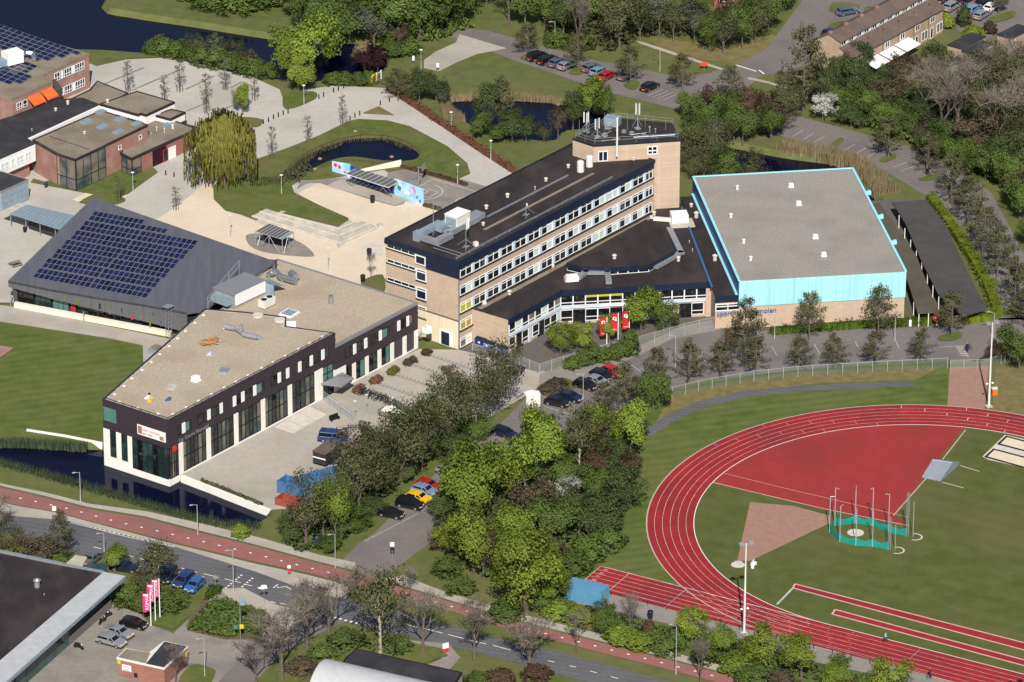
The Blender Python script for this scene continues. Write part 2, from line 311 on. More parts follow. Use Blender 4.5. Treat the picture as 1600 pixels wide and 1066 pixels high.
class MB:
    def __init__(s): s.v = []; s.f = []; s.m = []; s.mi = 0
    def add(s, vs, fs):
        b = len(s.v); s.v.extend([tuple(p) for p in vs])
        for f in fs: s.f.append(tuple(i + b for i in f)); s.m.append(s.mi)
        return s
    def box(s, x0, x1, y0, y1, z0, z1):
        return s.add([(x0, y0, z0), (x1, y0, z0), (x1, y1, z0), (x0, y1, z0), (x0, y0, z1), (x1, y0, z1), (x1, y1, z1), (x0, y1, z1)],
                     [(0, 3, 2, 1), (4, 5, 6, 7), (0, 1, 5, 4), (1, 2, 6, 5), (2, 3, 7, 6), (3, 0, 4, 7)])
    def obox(s, c, sx, sy, z0, z1, a=0.0):
        ca, sa = math.cos(a), math.sin(a); q = []
        for z in (z0, z1):
            for dx, dy in ((-sx / 2, -sy / 2), (sx / 2, -sy / 2), (sx / 2, sy / 2), (-sx / 2, sy / 2)):
                q.append((c[0] + dx * ca - dy * sa, c[1] + dx * sa + dy * ca, z))
        return s.add(q, [(0, 3, 2, 1), (4, 5, 6, 7), (0, 1, 5, 4), (1, 2, 6, 5), (2, 3, 7, 6), (3, 0, 4, 7)])
    def quad(s, a, b, c, d): return s.add([a, b, c, d], [(0, 1, 2, 3)])
    def prism(s, poly, z0, z1, top=True, bottom=False, sides=True):
        p = [(q[0], q[1]) for q in poly]
        if sum(p[i][0] * p[(i + 1) % len(p)][1] - p[(i + 1) % len(p)][0] * p[i][1] for i in range(len(p))) < 0: p.reverse()
        n = len(p)
        if sides:
            s.add([(x, y, z0) for x, y in p] + [(x, y, z1) for x, y in p], [(i, (i + 1) % n, n + (i + 1) % n, n + i) for i in range(n)])
        if top: s.face(p, z1)
        if bottom: s.face(p, z0, True)
        return s
    def face(s, p, z, flip=False):
        tri = tessellate_polygon([[Vector((x, y, 0)) for x, y in [(q[0], q[1]) for q in p]]])
        vs = [(q[0], q[1], z) for q in p]; fs = []
        for t in tri:
            a, b, c = (vs[i] for i in t)
            up = (b[0] - a[0]) * (c[1] - a[1]) - (b[1] - a[1]) * (c[0] - a[0]) > 0
            fs.append(tuple(t) if up != flip else (t[0], t[2], t[1]))
        return s.add(vs, fs)
    def tube(s, p0, p1, r0, r1=None, n=6, caps=True):
        p0, p1 = Vector(p0), Vector(p1); d = (p1 - p0)
        if d.length < 1e-6: return s
        d.normalize(); a = d.orthogonal().normalized(); b = d.cross(a); r1 = r0 if r1 is None else r1
        vs = []
        for p, r in ((p0, r0), (p1, r1)):
            for i in range(n):
                t = 2 * math.pi * i / n; vs.append(p + a * (r * math.cos(t)) + b * (r * math.sin(t)))
        fs = [(i, (i + 1) % n, n + (i + 1) % n, n + i) for i in range(n)]
        if caps: fs += [tuple(range(n - 1, -1, -1)), tuple(range(n, 2 * n))]
        return s.add(vs, fs)
    def path(s, pts, r, n=6):
        for a, b in zip(pts, pts[1:]): s.tube(a, b, r, n=n)
        return s
    def ball(s, c, rx, ry=None, rz=None, nu=8, nv=5):
        ry = ry or rx; rz = rz or rx; vs = [(c[0], c[1], c[2] - rz)]
        for j in range(1, nv):
            ph = -math.pi / 2 + math.pi * j / nv
            for i in range(nu):
                t = 2 * math.pi * i / nu
                vs.append((c[0] + rx * math.cos(ph) * math.cos(t), c[1] + ry * math.cos(ph) * math.sin(t), c[2] + rz * math.sin(ph)))
        vs.append((c[0], c[1], c[2] + rz)); fs = []
        for i in range(nu): fs.append((0, 1 + (i + 1) % nu, 1 + i))
        for j in range(nv - 2):
            for i in range(nu): fs.append((1 + j * nu + i, 1 + j * nu + (i + 1) % nu, 1 + (j + 1) * nu + (i + 1) % nu, 1 + (j + 1) * nu + i))
        k = len(vs) - 1; b0 = 1 + (nv - 2) * nu
        for i in range(nu): fs.append((b0 + i, b0 + (i + 1) % nu, k))
        return s.add(vs, fs)
    def disc(s, c, r, n=20, z=None, ry=None):
        ry = ry or r
        return s.add([(c[0] + r * math.cos(2 * math.pi * i / n), c[1] + ry * math.sin(2 * math.pi * i / n), c[2] if z is None else z) for i in range(n)], [tuple(range(n))])
    def mesh(s, name, mats, smooth=False):
        me = bpy.data.meshes.new(name); me.from_pydata(s.v, [], s.f)
        for mm in (mats if isinstance(mats, (list, tuple)) else [mats]): me.materials.append(MATS[mm] if isinstance(mm, str) else mm)
        me.polygons.foreach_set('material_index', s.m)
        if smooth: me.polygons.foreach_set('use_smooth', [True] * len(s.f))
        me.update(); return me
    def build(s, name, mats, parent=None, smooth=False, loc=(0, 0, 0), rz=0.0):
        return inst(name, s.mesh(name, mats, smooth), parent, loc, rz)

def smooth_poly(pts, n=4):
    out = []; k = len(pts)
    for i in range(k):
        p0, p1, p2, p3 = (Vector(pts[(i + j - 1) % k]) for j in range(4))
        for q in range(n):
            t = q / n
            out.append(tuple(0.5 * ((2 * p1) + (p2 - p0) * t + (2 * p0 - 5 * p1 + 4 * p2 - p3) * t * t + (3 * p1 - p0 - 3 * p2 + p3) * t ** 3)))
    return out

def flat(name, px, z, m, sm=0, parent=None, zref=0.0, thick=0.0, kind='structure', plan=None):
    """a level sheet of ground, outline sighted at height zref"""
    p = plan if plan is not None else [G2(u, v, zref) for u, v in px]
    if sm: p = smooth_poly(p, sm)
    b = MB()
    if thick: b.prism(p, z - thick, z)
    else: b.face(p, z)
    o = b.build(name, m, parent)
    if kind and not parent: o['kind'] = kind
    return o

def ribbon(b, pts, w, z, closed=False):
    """a strip of width w along plan points"""
    n = len(pts); L_, R_ = [], []
    for i in range(n):
        a = Vector(pts[(i - 1) % n] if (closed or i > 0) else pts[0]); c = Vector(pts[(i + 1) % n] if (closed or i < n - 1) else pts[-1])
        d = (c - a).normalized(); nn = Vector((-d.y, d.x)) * (w / 2); p = Vector(pts[i])
        L_.append((p + nn)); R_.append((p - nn))
    for i in range(n if closed else n - 1):
        j = (i + 1) % n
        b.quad((R_[i].x, R_[i].y, z), (R_[j].x, R_[j].y, z), (L_[j].x, L_[j].y, z), (L_[i].x, L_[i].y, z))
    return b

def gpts(px, z=0.0): return [G2(u, v, z) for u, v in px]
def resample(pts, step):
    out = [Vector(pts[0])]; acc = 0.0
    for a, b in zip(pts, pts[1:]):
        a, b = Vector(a), Vector(b); L = (b - a).length; t = step - acc
        while t <= L:
            out.append(a + (b - a) * (t / L)); t += step
        acc = (acc + L) % step if L + acc >= step else acc + L
    return out
ORD = ['first', 'second', 'third', 'fourth', 'fifth', 'sixth', 'seventh', 'eighth', 'ninth', 'tenth', 'eleventh', 'twelfth', 'thirteenth', 'fourteenth',
       'fifteenth', 'sixteenth', 'seventeenth', 'eighteenth', 'nineteenth', 'twentieth', '21st', '22nd', '23rd'] + [f'{n}th' for n in range(24, 200)]
# ------------------------------------------------------------------ ground, water, paving
W_RIVER = [(-260, -150), (150, -60), (165, 4), (200, 17), (300, 32), (400, 48), (480, 58), (600, 62), (600, 108), (510, 126), (430, 124), (330, 106), (225, 84), (120, 77), (0, 80), (-260, 60)]
W_POND = [(700, 152), (735, 147), (840, 149), (882, 155), (960, 172), (1040, 198), (1180, 228), (1240, 239), (1325, 253), (1354, 286), (1380, 310), (1362, 322), (1325, 318), (1240, 300), (1170, 280), (1060, 235), (960, 205), (885, 204), (868, 219), (820, 217), (760, 203), (706, 180)]
W_LAWN_POND = [(556, 213), (602, 213), (636, 223), (656, 238), (646, 251), (600, 252), (555, 246), (522, 250), (488, 265), (464, 280), (438, 284), (448, 264), (474, 242), (512, 224)]
W_MOAT = [(-200, 660), (-60, 684), (60, 689), (158, 692), (200, 700), (286, 742), (330, 760), (421, 795), (424, 806), (398, 820), (350, 816), (290, 802), (200, 778), (120, 757), (0, 718), (-60, 702), (-200, 672)]
WATER_Z = -1.0
def inset(p, d):
    n = len(p); a = sum(p[i][0] * p[(i + 1) % n][1] - p[(i + 1) % n][0] * p[i][1] for i in range(n)); sg = 1 if a > 0 else -1; out = []
    for i in range(n):
        e1 = (Vector(p[i]) - Vector(p[i - 1])).normalized(); e2 = (Vector(p[(i + 1) % n]) - Vector(p[i])).normalized()
        t = (e1 + e2)
        t = t.normalized() if t.length > 1e-3 else e1
        nn = Vector((-t.y, t.x)) * sg
        out.append(tuple(Vector(p[i]) + nn * d))
    return out
holes = []
for nm, px, d in (('river', W_RIVER, 1.4), ('pond', W_POND, 1.3), ('garden_pond', W_LAWN_POND, 0.7), ('moat', W_MOAT, 1.0)):
    p = gpts(px)
    if nm != 'moat': p = smooth_poly(p, 3)
    holes.append(p)
    q = inset(p, d); b = MB(); n = len(p)
    for i in range(n):
        j = (i + 1) % n
        b.quad((p[i][0], p[i][1], 0), (p[j][0], p[j][1], 0), (q[j][0], q[j][1], -1.6), (q[i][0], q[i][1], -1.6))
    o = b.build('bank', 'soil' if nm == 'garden_pond' else 'grass'); o['kind'] = 'structure'
    o = MB().face(inset(p, -0.3), WATER_Z if nm != 'garden_pond' else -.45).build('water', 'water'); o['kind'] = 'structure'
outer = [(-1600, -1500), (1600, -1500), (1600, 2500), (-1600, 2500)]
rings = [[Vector((x, y, 0)) for x, y in outer]] + [[Vector((x, y, 0)) for x, y in h] for h in holes]
fl = [v for r in rings for v in r]
b = MB(); fs = []
for t in tessellate_polygon(rings):
    a_, b_, c_ = (fl[i] for i in t)
    fs.append(tuple(t) if (b_ - a_).cross(c_ - a_).z > 0 else (t[0], t[2], t[1]))
b.add([(v.x, v.y, 0.0) for v in fl], fs)
o = b.build('ground', 'grass'); o['kind'] = 'structure'

# large paved surfaces
PLAZA = gpts([(-120, 60), (60, 95), (140, 100), (200, 93), (265, 90), (305, 99), (395, 121), (437, 140), (447, 170), (492, 152), (470, 142), (520, 134), (607, 138), (640, 165), (700, 205), (800, 270), (860, 320), (720, 420), (600, 470), (430, 470), (300, 480), (-120, 470)])
flat('sand_coloured_pavement', [(322, 286), (336, 291), (334, 312), (352, 330), (376, 337), (430, 360), (470, 300), (505, 282), (640, 318), (720, 315), (760, 340), (680, 420), (640, 470), (590, 480), (520, 470), (420, 430), (300, 400), (150, 360), (247, 342), (280, 320)], 0.06, 'sand_paving', zref=0)
flat('court_pavement', [(648, 262), (700, 275), (790, 300), (800, 330), (700, 326), (664, 322), (600, 300), (606, 270)], 0.07, 'paving_grey')
flat('play_slab', [(456, 293), (470, 284), (536, 278), (560, 288), (620, 302), (634, 312), (617, 323), (540, 300), (500, 287), (478, 288), (463, 297)], 0.09, 'paving_grey', sm=2)
flat('play_slab', [(535, 280), (622, 298), (640, 312), (617, 322), (510, 291)], 0.11, 'paving')
flat('sandbox_path', [(459, 300), (456, 291), (464, 285), (468, 289), (464, 295), (470, 306), (490, 318), (486, 324)], 0.1, 'concrete')
flat('pavilion_island', [(384, 371), (392, 366), (420, 366), (450, 372), (475, 383), (490, 397), (486, 402), (450, 400), (410, 394), (390, 384)], 0.09, 'paving_grey', sm=3)
flat('terrace_slab', [(560, 387), (597, 374), (598, 400), (588, 400), (570, 392)], 0.1, 'concrete_light')
flat('south_walkway', [(-120, 468), (10, 478), (265, 530), (300, 500), (260, 560), (224, 566), (223, 540), (170, 529), (0, 503), (-120, 485)], 0.05, 'paving')
flat('forecourt', [(284, 744), (420, 640), (655, 546), (717, 547), (800, 556), (856, 583), (836, 610), (770, 650), (690, 670), (600, 720), (520, 790), (424, 797)], 0.04, 'paving')
flat('school_apron', [(717, 547), (800, 500), (880, 470), (1110, 470), (1120, 500), (1062, 508), (975, 540), (880, 562), (843, 582), (800, 572), (756, 556)], 0.055, 'asphalt_dark')
flat('gate_pavement', [(843, 585), (880, 572), (990, 545), (1062, 512), (1118, 500), (1128, 515), (1050, 530), (990, 560), (870, 606), (842, 606)], 0.058, 'paving_grey')
# roads and car parks
flat('car_park_road', [(529, 882), (560, 850), (587, 832), (640, 775), (715, 712), (790, 655), (830, 612), (870, 602), (990, 556), (1060, 522), (1130, 516), (1300, 514), (1492, 508), (1560, 498), (1700, 490), (1700, 552), (1560, 556), (1520, 562), (1400, 566), (1250, 578), (1120, 592), (1050, 608), (960, 648), (880, 690), (790, 760), (700, 822), (668, 852), (613, 893), (580, 905)], 0.05, 'asphalt_warm')
flat('east_road', [(640, 22), (690, 41), (760, 48), (845, 72), (927, 94), (1010, 110), (1048, 119), (1099, 117), (1130, 108), (1162, 97), (1190, 118), (1160, 145), (1240, 180), (1362, 213), (1436, 233), (1500, 262), (1550, 303), (1600, 398), (1680, 480), (1700, 500), (1560, 500), (1556, 480), (1517, 402), (1481, 351), (1455, 311), (1372, 262), (1301, 237), (1220, 213), (1053, 170), (947, 144), (889, 124), (800, 94), (745, 72), (690, 55), (630, 34)], 0.05, 'asphalt_warm')
flat('north_street', [(1162, 98), (1200, 74), (1225, 40), (1262, -10), (1300, -90), (1500, -90), (1440, -20), (1380, 5), (1316, 55), (1290, 92), (1230, 112), (1190, 120)], 0.045, 'asphalt_warm')
flat('north_car_park', [(1450, 10), (1500, -60), (1720, -60), (1720, 40), (1600, 48), (1540, 62), (1500, 50), (1466, 34)], 0.045, 'asphalt_warm')
flat('driveway', [(718, 54), (792, 76), (746, 85), (714, 98), (686, 112), (662, 107), (663, 94), (681, 81), (712, 67)], 0.055, 'paving')
flat('hall_service_yard', [(1340, 318), (1362, 314), (1450, 311), (1490, 380), (1530, 490), (1420, 492), (1400, 400)], 0.045, 'asphalt_dark')
flat('footpath', [(994, 64), (1004, 66), (1066, 86), (1131, 108), (1127, 110), (1062, 89.5), (1000, 69)], 0.06, 'paving')
flat('footpath', [(1170, 121), (1202, 128), (1240, 140), (1238, 143), (1200, 131), (1167, 124)], 0.06, 'paving')
flat('brick_building_path', [(113, 313), (150, 294), (160, 293), (200, 306), (196, 310), (158, 300), (122, 317)], 0.12, 'sand_paving')
flat('main_road', [(-260, 735), (-60, 790), (25, 806), (101, 812), (177, 831), (274, 854), (400, 893), (476, 921), (540, 937), (628, 958), (800, 1003), (876, 1020), (1040, 1064), (1300, 1132), (1300, 1175), (1060, 1110), (960, 1078), (860, 1051), (800, 1034), (740, 1019), (628, 994), (520, 967), (420, 942), (342, 922), (250, 899), (152, 873), (60, 847), (-60, 820), (-260, 765)], 0.05, 'asphalt')
flat('shop_car_park', [(172, 944), (218, 958), (237, 978), (271, 990), (316, 948), (345, 921), (400, 925), (440, 945), (470, 985), (430, 1010), (340, 1110), (20, 1110), (40, 1060)], 0.04, 'paving_grey')
flat('side_street', [(432, 946), (540, 972), (500, 990), (440, 1020), (360, 1110), (305, 1110), (345, 1062), (398, 1004), (430, 980)], 0.055, 'asphalt_warm')
flat('pavement', [(-260, 722), (-60, 772), (25, 791), (84, 801), (147, 818), (253, 846), (400, 882), (484, 900), (545, 916), (540, 938), (476, 922), (400, 894), (274, 855), (177, 832), (101, 813), (25, 807), (-60, 791), (-260, 736)], 0.09, 'paving', thick=0.1)
flat('pavement', [(-260, 688), (-60, 744), (10, 762), (71, 776), (137, 793), (228, 808), (320, 832), (400, 852), (496, 878), (552, 892), (556, 880), (500, 868), (410, 842), (320, 820), (230, 800), (140, 788), (70, 770), (0, 756), (-60, 738), (-260, 680)], 0.09, 'paving')
flat('pavement', [(600, 905), (623, 914), (691, 935), (800, 968), (901, 993), (1028, 1025), (1155, 1058), (1300, 1096), (1300, 1084), (1155, 1048), (1028, 1014), (901, 982), (800, 957), (691, 924), (630, 900)], 0.08, 'paving')
flat('cycle_path', [(-260, 692), (-60, 748), (10, 765), (71, 779), (137, 796), (228, 811), (320, 835), (400, 855), (496, 881), (552, 895), (623, 917), (691, 938), (800, 971), (901, 996), (1028, 1028), (1155, 1061), (1300, 1099), (1300, 1116), (1100, 1062), (1028, 1043), (901, 1011), (800, 986), (704, 956), (638, 935), (542, 911), (484, 897), (400, 879), (253, 844), (147, 817), (84, 800), (25, 790), (-60, 771), (-260, 720)], 0.1, 'red_cycle')
flat('bus_stop_pavement', [(345, 921), (380, 919), (432, 946), (470, 955), (450, 985), (415, 962), (360, 940)], 0.07, 'paving')
flat('shop_entrance_path', [(640, 1001), (700, 1006), (720, 1028), (700, 1050), (650, 1048), (690, 1030)], 0.06, 'paving_grey')
flat('trackside_path', [(880, 930), (920, 905), (985, 925), (1100, 955), (1200, 984), (1302, 1012), (1430, 1046), (1600, 1092), (1600, 1110), (1400, 1062), (1283, 1037), (1160, 1006), (1104, 989), (1053, 977), (992, 964), (945, 950), (905, 945)], 0.045, 'paving_grey')
flat('grey_ditch_path', [(880, 945), (935, 955), (1000, 972), (1060, 985), (1055, 992), (990, 980), (930, 964), (876, 954)], 0.05, 'paving_grey')
flat('hall_front_soil', [(1120, 500), (1420, 488), (1560, 496), (1490, 510), (1300, 516), (1130, 518)], 0.052, 'soil')

# lawns and planting beds on the paving
LZ = 0.14
# the pond lawn is a ring round the pond, so it is cut with the pond as a hole
ring = [G2(u, v) for u, v in [(545, 190), (560, 187), (604, 189), (640, 198), (700, 230), (730, 256), (735, 272), (715, 281), (690, 276), (648, 262), (606, 270), (600, 266), (540, 276), (505, 281), (470, 283), (456, 291), (460, 302), (500, 322), (545, 342), (540, 350), (512, 354), (470, 342), (436, 332), (400, 345), (376, 336), (352, 330), (334, 312), (333, 292), (345, 281), (380, 278), (398, 262), (400, 250), (450, 232), (500, 212)]]
def lawn_with_hole(name, ring, hole, z, m):
    rr = [[Vector((x, y, 0)) for x, y in ring], [Vector((x, y, 0)) for x, y in hole]]; f = [v for r in rr for v in r]; fs = []
    for t in tessellate_polygon(rr):
        a, b, c = (f[i] for i in t); fs.append(tuple(t) if (b - a).cross(c - a).z > 0 else (t[0], t[2], t[1]))
    o = MB().add([(v.x, v.y, z) for v in f], fs).build(name, m); o['kind'] = 'structure'
lawn_with_hole('pond_lawn', ring, holes[2], LZ, 'lawn')
lawn_with_hole('school_plaza_pavement', PLAZA, inset(smooth_poly(gpts(W_LAWN_POND), 3), -.25), 0.03, 'paving_light')
for px, m in (([(566, 178), (592, 167), (616, 181)], 'dry_grass'),
              ([(446, 148), (490, 144), (492, 156), (447, 172)], 'lawn'),
              ([(136, 268), (160, 262), (240, 263), (247, 270), (200, 304), (180, 312), (120, 300), (48, 286), (52, 280), (70, 285)], 'lawn'),
              ([(124, 318), (158, 302), (196, 312), (184, 320), (170, 320)], 'lawn'),
              ([(566, 440), (598, 430), (600, 460), (570, 452)], 'lawn'),
              ([(0, 541), (22, 545), (0, 560)], 'clay'),
              ([(142, 100), (160, 80), (225, 84), (262, 90), (200, 93), (150, 104)], 'grass'),
              ([(380, 184), (410, 188), (400, 200), (360, 190)], 'lawn'),
              ([(237, 976), (270, 985), (318, 946), (290, 932), (255, 925), (180, 935), (222, 958)], 'lawn'),
              ([(314, 934), (330, 917), (347, 920), (342, 928), (322, 938)], 'lawn'),
              ([(278, 1070), (300, 1040), (330, 1045), (336, 1056), (310, 1090)], 'lawn'),
              ([(840, 610), (856, 596), (884, 592), (898, 602), (892, 612), (862, 622)], 'lawn'),
              ([(1296, 228), (1314, 216), (1318, 222), (1300, 232)], 'lawn'), ([(1374, 250), (1396, 240), (1400, 247), (1382, 255)], 'lawn'),
              ([(1436, 280), (1466, 272), (1468, 280), (1444, 284)], 'lawn'), ([(1492, 356), (1516, 352), (1518, 364), (1500, 366)], 'lawn'), ([(1515, 400), (1532, 396), (1536, 408), (1520, 410)], 'lawn'),
              ([(1536, 440), (1556, 436), (1560, 448), (1542, 450)], 'lawn'), ([(1564, 485), (1600, 478), (1606, 492), (1570, 496)], 'lawn'),
              ([(974, 134), (986, 126), (1000, 130), (990, 142)], 'lawn'), ([(812, 92), (826, 84), (838, 88), (826, 96)], 'lawn'), ([(888, 115), (908, 104), (920, 108), (906, 118)], 'lawn'),
              ([(1297, 10), (1306, 5), (1340, 8), (1338, 18), (1300, 20)], 'lawn'), ([(1352, 12), (1378, 16), (1370, 26), (1352, 32)], 'lawn'), ([(1298, 38), (1340, 34), (1328, 52), (1300, 52)], 'lawn'),
              ([(1545, 30), (1582, 18), (1584, 28), (1548, 38)], 'lawn'),
              ([(1466, 528), (1490, 520), (1504, 522), (1496, 532), (1470, 534)], 'lawn'),
              ([(480, 1000), (520, 990), (610, 1000), (690, 1015), (700, 1026), (640, 1046), (560, 1030), (480, 1060), (440, 1080), (430, 1060)], 'lawn'),
              ([(735, 1030), (800, 1036), (900, 1066), (960, 1100), (730, 1100), (725, 1050)], 'lawn')):
    LZ += .0025
    flat('verge', px, LZ, m, sm=3 if m == 'lawn' and len(px) < 7 else 0)
flat('verge', [(300, 938), (330, 940), (400, 958), (424, 972), (405, 1000), (352, 1000), (292, 986)], 0.1, 'soil')
flat('field_lawn', [(1010, 640), (1050, 608), (1250, 578), (1480, 566), (1480, 640), (1400, 640), (1240, 652), (1130, 690), (1040, 750), (1010, 800), (1014, 850), (1070, 920), (940, 888), (920, 905), (880, 930), (860, 900), (900, 870), (960, 830), (1000, 760), (1000, 690)], 0.03, 'field_bright')
flat('meadow', [(-100, 498), (0, 505), (170, 531), (220, 542), (224, 566), (180, 612), (162, 640), (160, 684), (60, 672), (-100, 655)], 0.03, 'field_bright')
flat('dry_verge', [(1050, 612), (1250, 581), (1440, 572), (1470, 574), (1430, 594), (1270, 600), (1120, 622), (1050, 652), (1020, 672)], 0.045, 'dry_grass')
flat('old_cinder_track', [(1014, 668), (1040, 650), (1090, 628), (1160, 611), (1250, 603), (1428, 596), (1426, 605), (1260, 611), (1170, 620), (1100, 637), (1050, 660), (1014, 686)], 0.05, 'asphalt')
flat('track_entrance_path', [(1484, 575), (1545, 573), (1538, 642), (1480, 640)], 0.05, 'clay')
flat('dry_verge', [(1556, 575), (1700, 570), (1700, 670), (1600, 655), (1550, 640)], 0.03, 'dry_grass')
flat('bare_ground', [(1080, 66), (1140, 72), (1205, 54), (1240, 60), (1200, 95), (1150, 100), (1090, 92), (1020, 68)], 0.04, 'dry_grass')
flat('bare_ground', [(1010, 58), (1080, 66), (1090, 92), (1030, 74)], 0.042, 'dry_grass')

# road markings: dashes and lines, each part of its road
road = bpy.data.objects['main_road']
def dash(parent, a, b, w=0.14, z=0.054, m='line_white'):
    if w == 0.1: w, m = 0.09, 'line_worn'
    p = [Vector(G2(*a)), Vector(G2(*b))]
    ribbon(MB0 := MB(), p, w, z); return MB0.build('road_marking', m, parent)
for a, b in (((146, 855), (158, 858)), ((184, 864), (210, 871)), ((218, 873), (225, 875)), ((262, 883), (276, 887)), ((283, 888), (308, 895)), ((318, 897), (342, 903)), ((351, 905), (376, 911)), ((384, 914), (394, 916)),
             ((402, 919), (412, 922)), ((423, 940), (431, 943)), ((437, 943), (448, 945)), ((635, 976), (652, 981)), ((660, 982), (692, 990)), ((700, 992), (724, 998)), ((734, 1001), (760, 1007)), ((770, 1009), (797, 1016)),
             ((810, 1020), (830, 1025)), ((856, 1033), (866, 1035)), ((890, 1041), (900, 1043)), ((922, 1049), (933, 1052)), ((955, 1058), (966, 1061))):
    dash(road, a, b)
for k in range(22):
    t = k / 21; u = 111 + (266 - 111) * t; v = 812 + (849 - 812) * t + 2 * math.sin(t * 3.14)
    dash(road, (u, v + 2), (u + 3.4, v + 2.8), 0.42)
ln = MB(); ribbon(ln, gpts([(108, 816), (150, 827), (200, 840), (272, 855)]), 0.12, 0.054); ln.build('road_marking', 'line_white', road)
zz = MB(); ribbon(zz, gpts([(268, 893), (290, 896), (300, 905), (317, 901), (313, 908), (319, 902)]), 0.22, 0.054); zz.build('road_marking', 'line_white', road)
zz = MB(); ribbon(zz, gpts([(427, 919), (435, 913), (433, 919), (447, 917), (457, 923)]), 0.2, 0.054); zz.build('road_marking', 'line_white', road)
for i in range(5):
    dash(road, (522 + 8.2 * i, 965 + 2.2 * i), (525.5 + 8.2 * i, 966 + 2.2 * i), 0.45)
for (a, b) in (((352, 920), (380, 897)), ((370, 924), (397, 902))):
    for k in range(7):
        t = k / 7; dash(road, (a[0] + (b[0] - a[0]) * t, a[1] + (b[1] - a[1]) * t), (a[0] + (b[0] - a[0]) * (t + .07), a[1] + (b[1] - a[1]) * (t + .07)), 0.3)
cyc = bpy.data.objects['cycle_path']
cl = [Vector(q) for q in gpts([(30, 779), (112, 797), (178, 815), (300, 843), (400, 867), (490, 890), (545, 903)])]
for q0 in (resample(cl, 2.75), resample([Vector(q) for q in gpts([(632, 927), (700, 947), (800, 978), (901, 1003), (1028, 1035), (1150, 1066)])], 2.75)):
    for i, q in enumerate(q0[:-1]):
        d = (q0[i + 1] - q).normalized(); r_ = MB(); ribbon(r_, [q, q + d * 0.42], 0.28, 0.104); r_.build('road_marking', 'line_white', cyc)
lot = bpy.data.objects['car_park_road']
for a, b in (((1000, 575), (1020, 590)), ((1014, 570), (1034, 585)), ((1060, 556), (1078, 572)), ((1084, 552), (1104, 566)), ((1110, 548), (1128, 562)), ((1206, 542), (1214, 556)), ((1272, 538), (1282, 555)), ((1336, 534), (1344, 548)), ((1398, 530), (1405, 545)),
             ((1468, 543), (1502, 541)), ((1502, 541), (1513, 559)), ((850, 635), (896, 650)), ((896, 650), (930, 634)), ((930, 606), (955, 616)), ((980, 566), (1002, 582)), ((570, 846), (653, 803))):
    dash(lot, a, b, 0.1)
for k in range(6): dash(lot, (1494 + k * 1.5, 543 + k * 2.6), (1506 + k * 1.5, 542.5 + k * 2.6), 0.12)
east = bpy.data.objects['east_road']
for k in range(3): dash(east, (1238 + 17 * k, 214 + 4.4 * k), (1255 + 17 * k, 204 + 4.4 * k), 0.1)
for k in range(3): dash(east, (1318 + 18 * k, 236 + 5.2 * k), (1336 + 18 * k, 226 + 5.2 * k), 0.1)
for k in range(2): dash(east, (1395 + 12 * k, 262 + 6 * k), (1420 + 12 * k, 253 + 6 * k), 0.1)
for k in range(4): dash(east, (1012 + 8 * k, 150 + 2.2 * k), (1036 + 8 * k, 140 + 2.2 * k), 0.1)
for k in range(4): dash(east, (1172 + 6 * k, 173 - k), (1188 + 6 * k, 165 - k), 0.35)
dash(east, (1150, 102), (1182, 112), 0.3); dash(east, (1186, 110), (1194, 116), 0.3)
# basketball court lines
court = bpy.data.objects['court_pavement']
def cline(pts, w=0.09, closed=False):
    r_ = MB(); ribbon(r_, pts, w, 0.075, closed); r_.build('court_line', 'line_white', court)
cA, cB, cC = Vector(G2(657, 291)), Vector(G2(677, 280)), Vector(G2(742, 299))
cline(gpts([(612, 316), (657, 291), (677, 280.5), (742, 299.5), (760, 305)]))
ctr = Vector(G2(664, 297)); ax = (cC - cB).normalized(); ay = Vector((-ax.y, ax.x))
o0 = (Vector(G2(659, 290)) + Vector(G2(640, 301))) / 2
o0 = Vector(G2(660, 300))
cline([o0 + ax * (3.6 * math.cos(t)) + ay * (3.6 * math.sin(t)) for t in [(-90 + 9 * k) * math.pi / 180 for k in range(21)]])
cline([o0 + ay * 1.6, o0 + ay * 1.6 + ax * 2.3, o0 - ay * 1.6 + ax * 2.6, o0 - ay * 1.6])
cline([o0 + ax * (0.9 * math.cos(t)) + ay * (0.9 * math.sin(t)) for t in [k * math.pi / 6 for k in range(12)]], closed=True)
o1 = Vector(G2(727, 315)); cline([o1 + ax * (1.7 * math.cos(t)) + ay * (1.7 * math.sin(t)) for t in [k * math.pi / 8 for k in range(16)]], closed=True)
# bicycle parking strips on the plaza and forecourt
for a, b in (((160, 133), (225, 106)), ((205, 142), (282, 109)), ((290, 140), (335, 119)), ((292, 174), (326, 160)), ((352, 170), (372, 162)), ((360, 138), (378, 128))):
    r_ = MB(); ribbon(r_, gpts([a, b]), 0.55, 0.035); r_.build('paving_strip', 'paving_grey', bpy.data.objects['school_plaza_pavement'])
for a, b in (((392, 672), (520, 590)),):
    pass
r_ = MB(); r_.face(gpts([(428, 668), (484, 636), (511, 648), (458, 678)]), 0.045); r_.build('concrete_slab', 'concrete_light', bpy.data.objects['forecourt'])
for k in range(4):
    r_ = MB(); ribbon(r_, gpts([(428 + 20 * k, 668 - 11.5 * k), (456 + 18 * k, 678 - 10 * k)]), 0.06, 0.049); r_.build('slab_joint', 'paving_grey', bpy.data.objects['forecourt'])

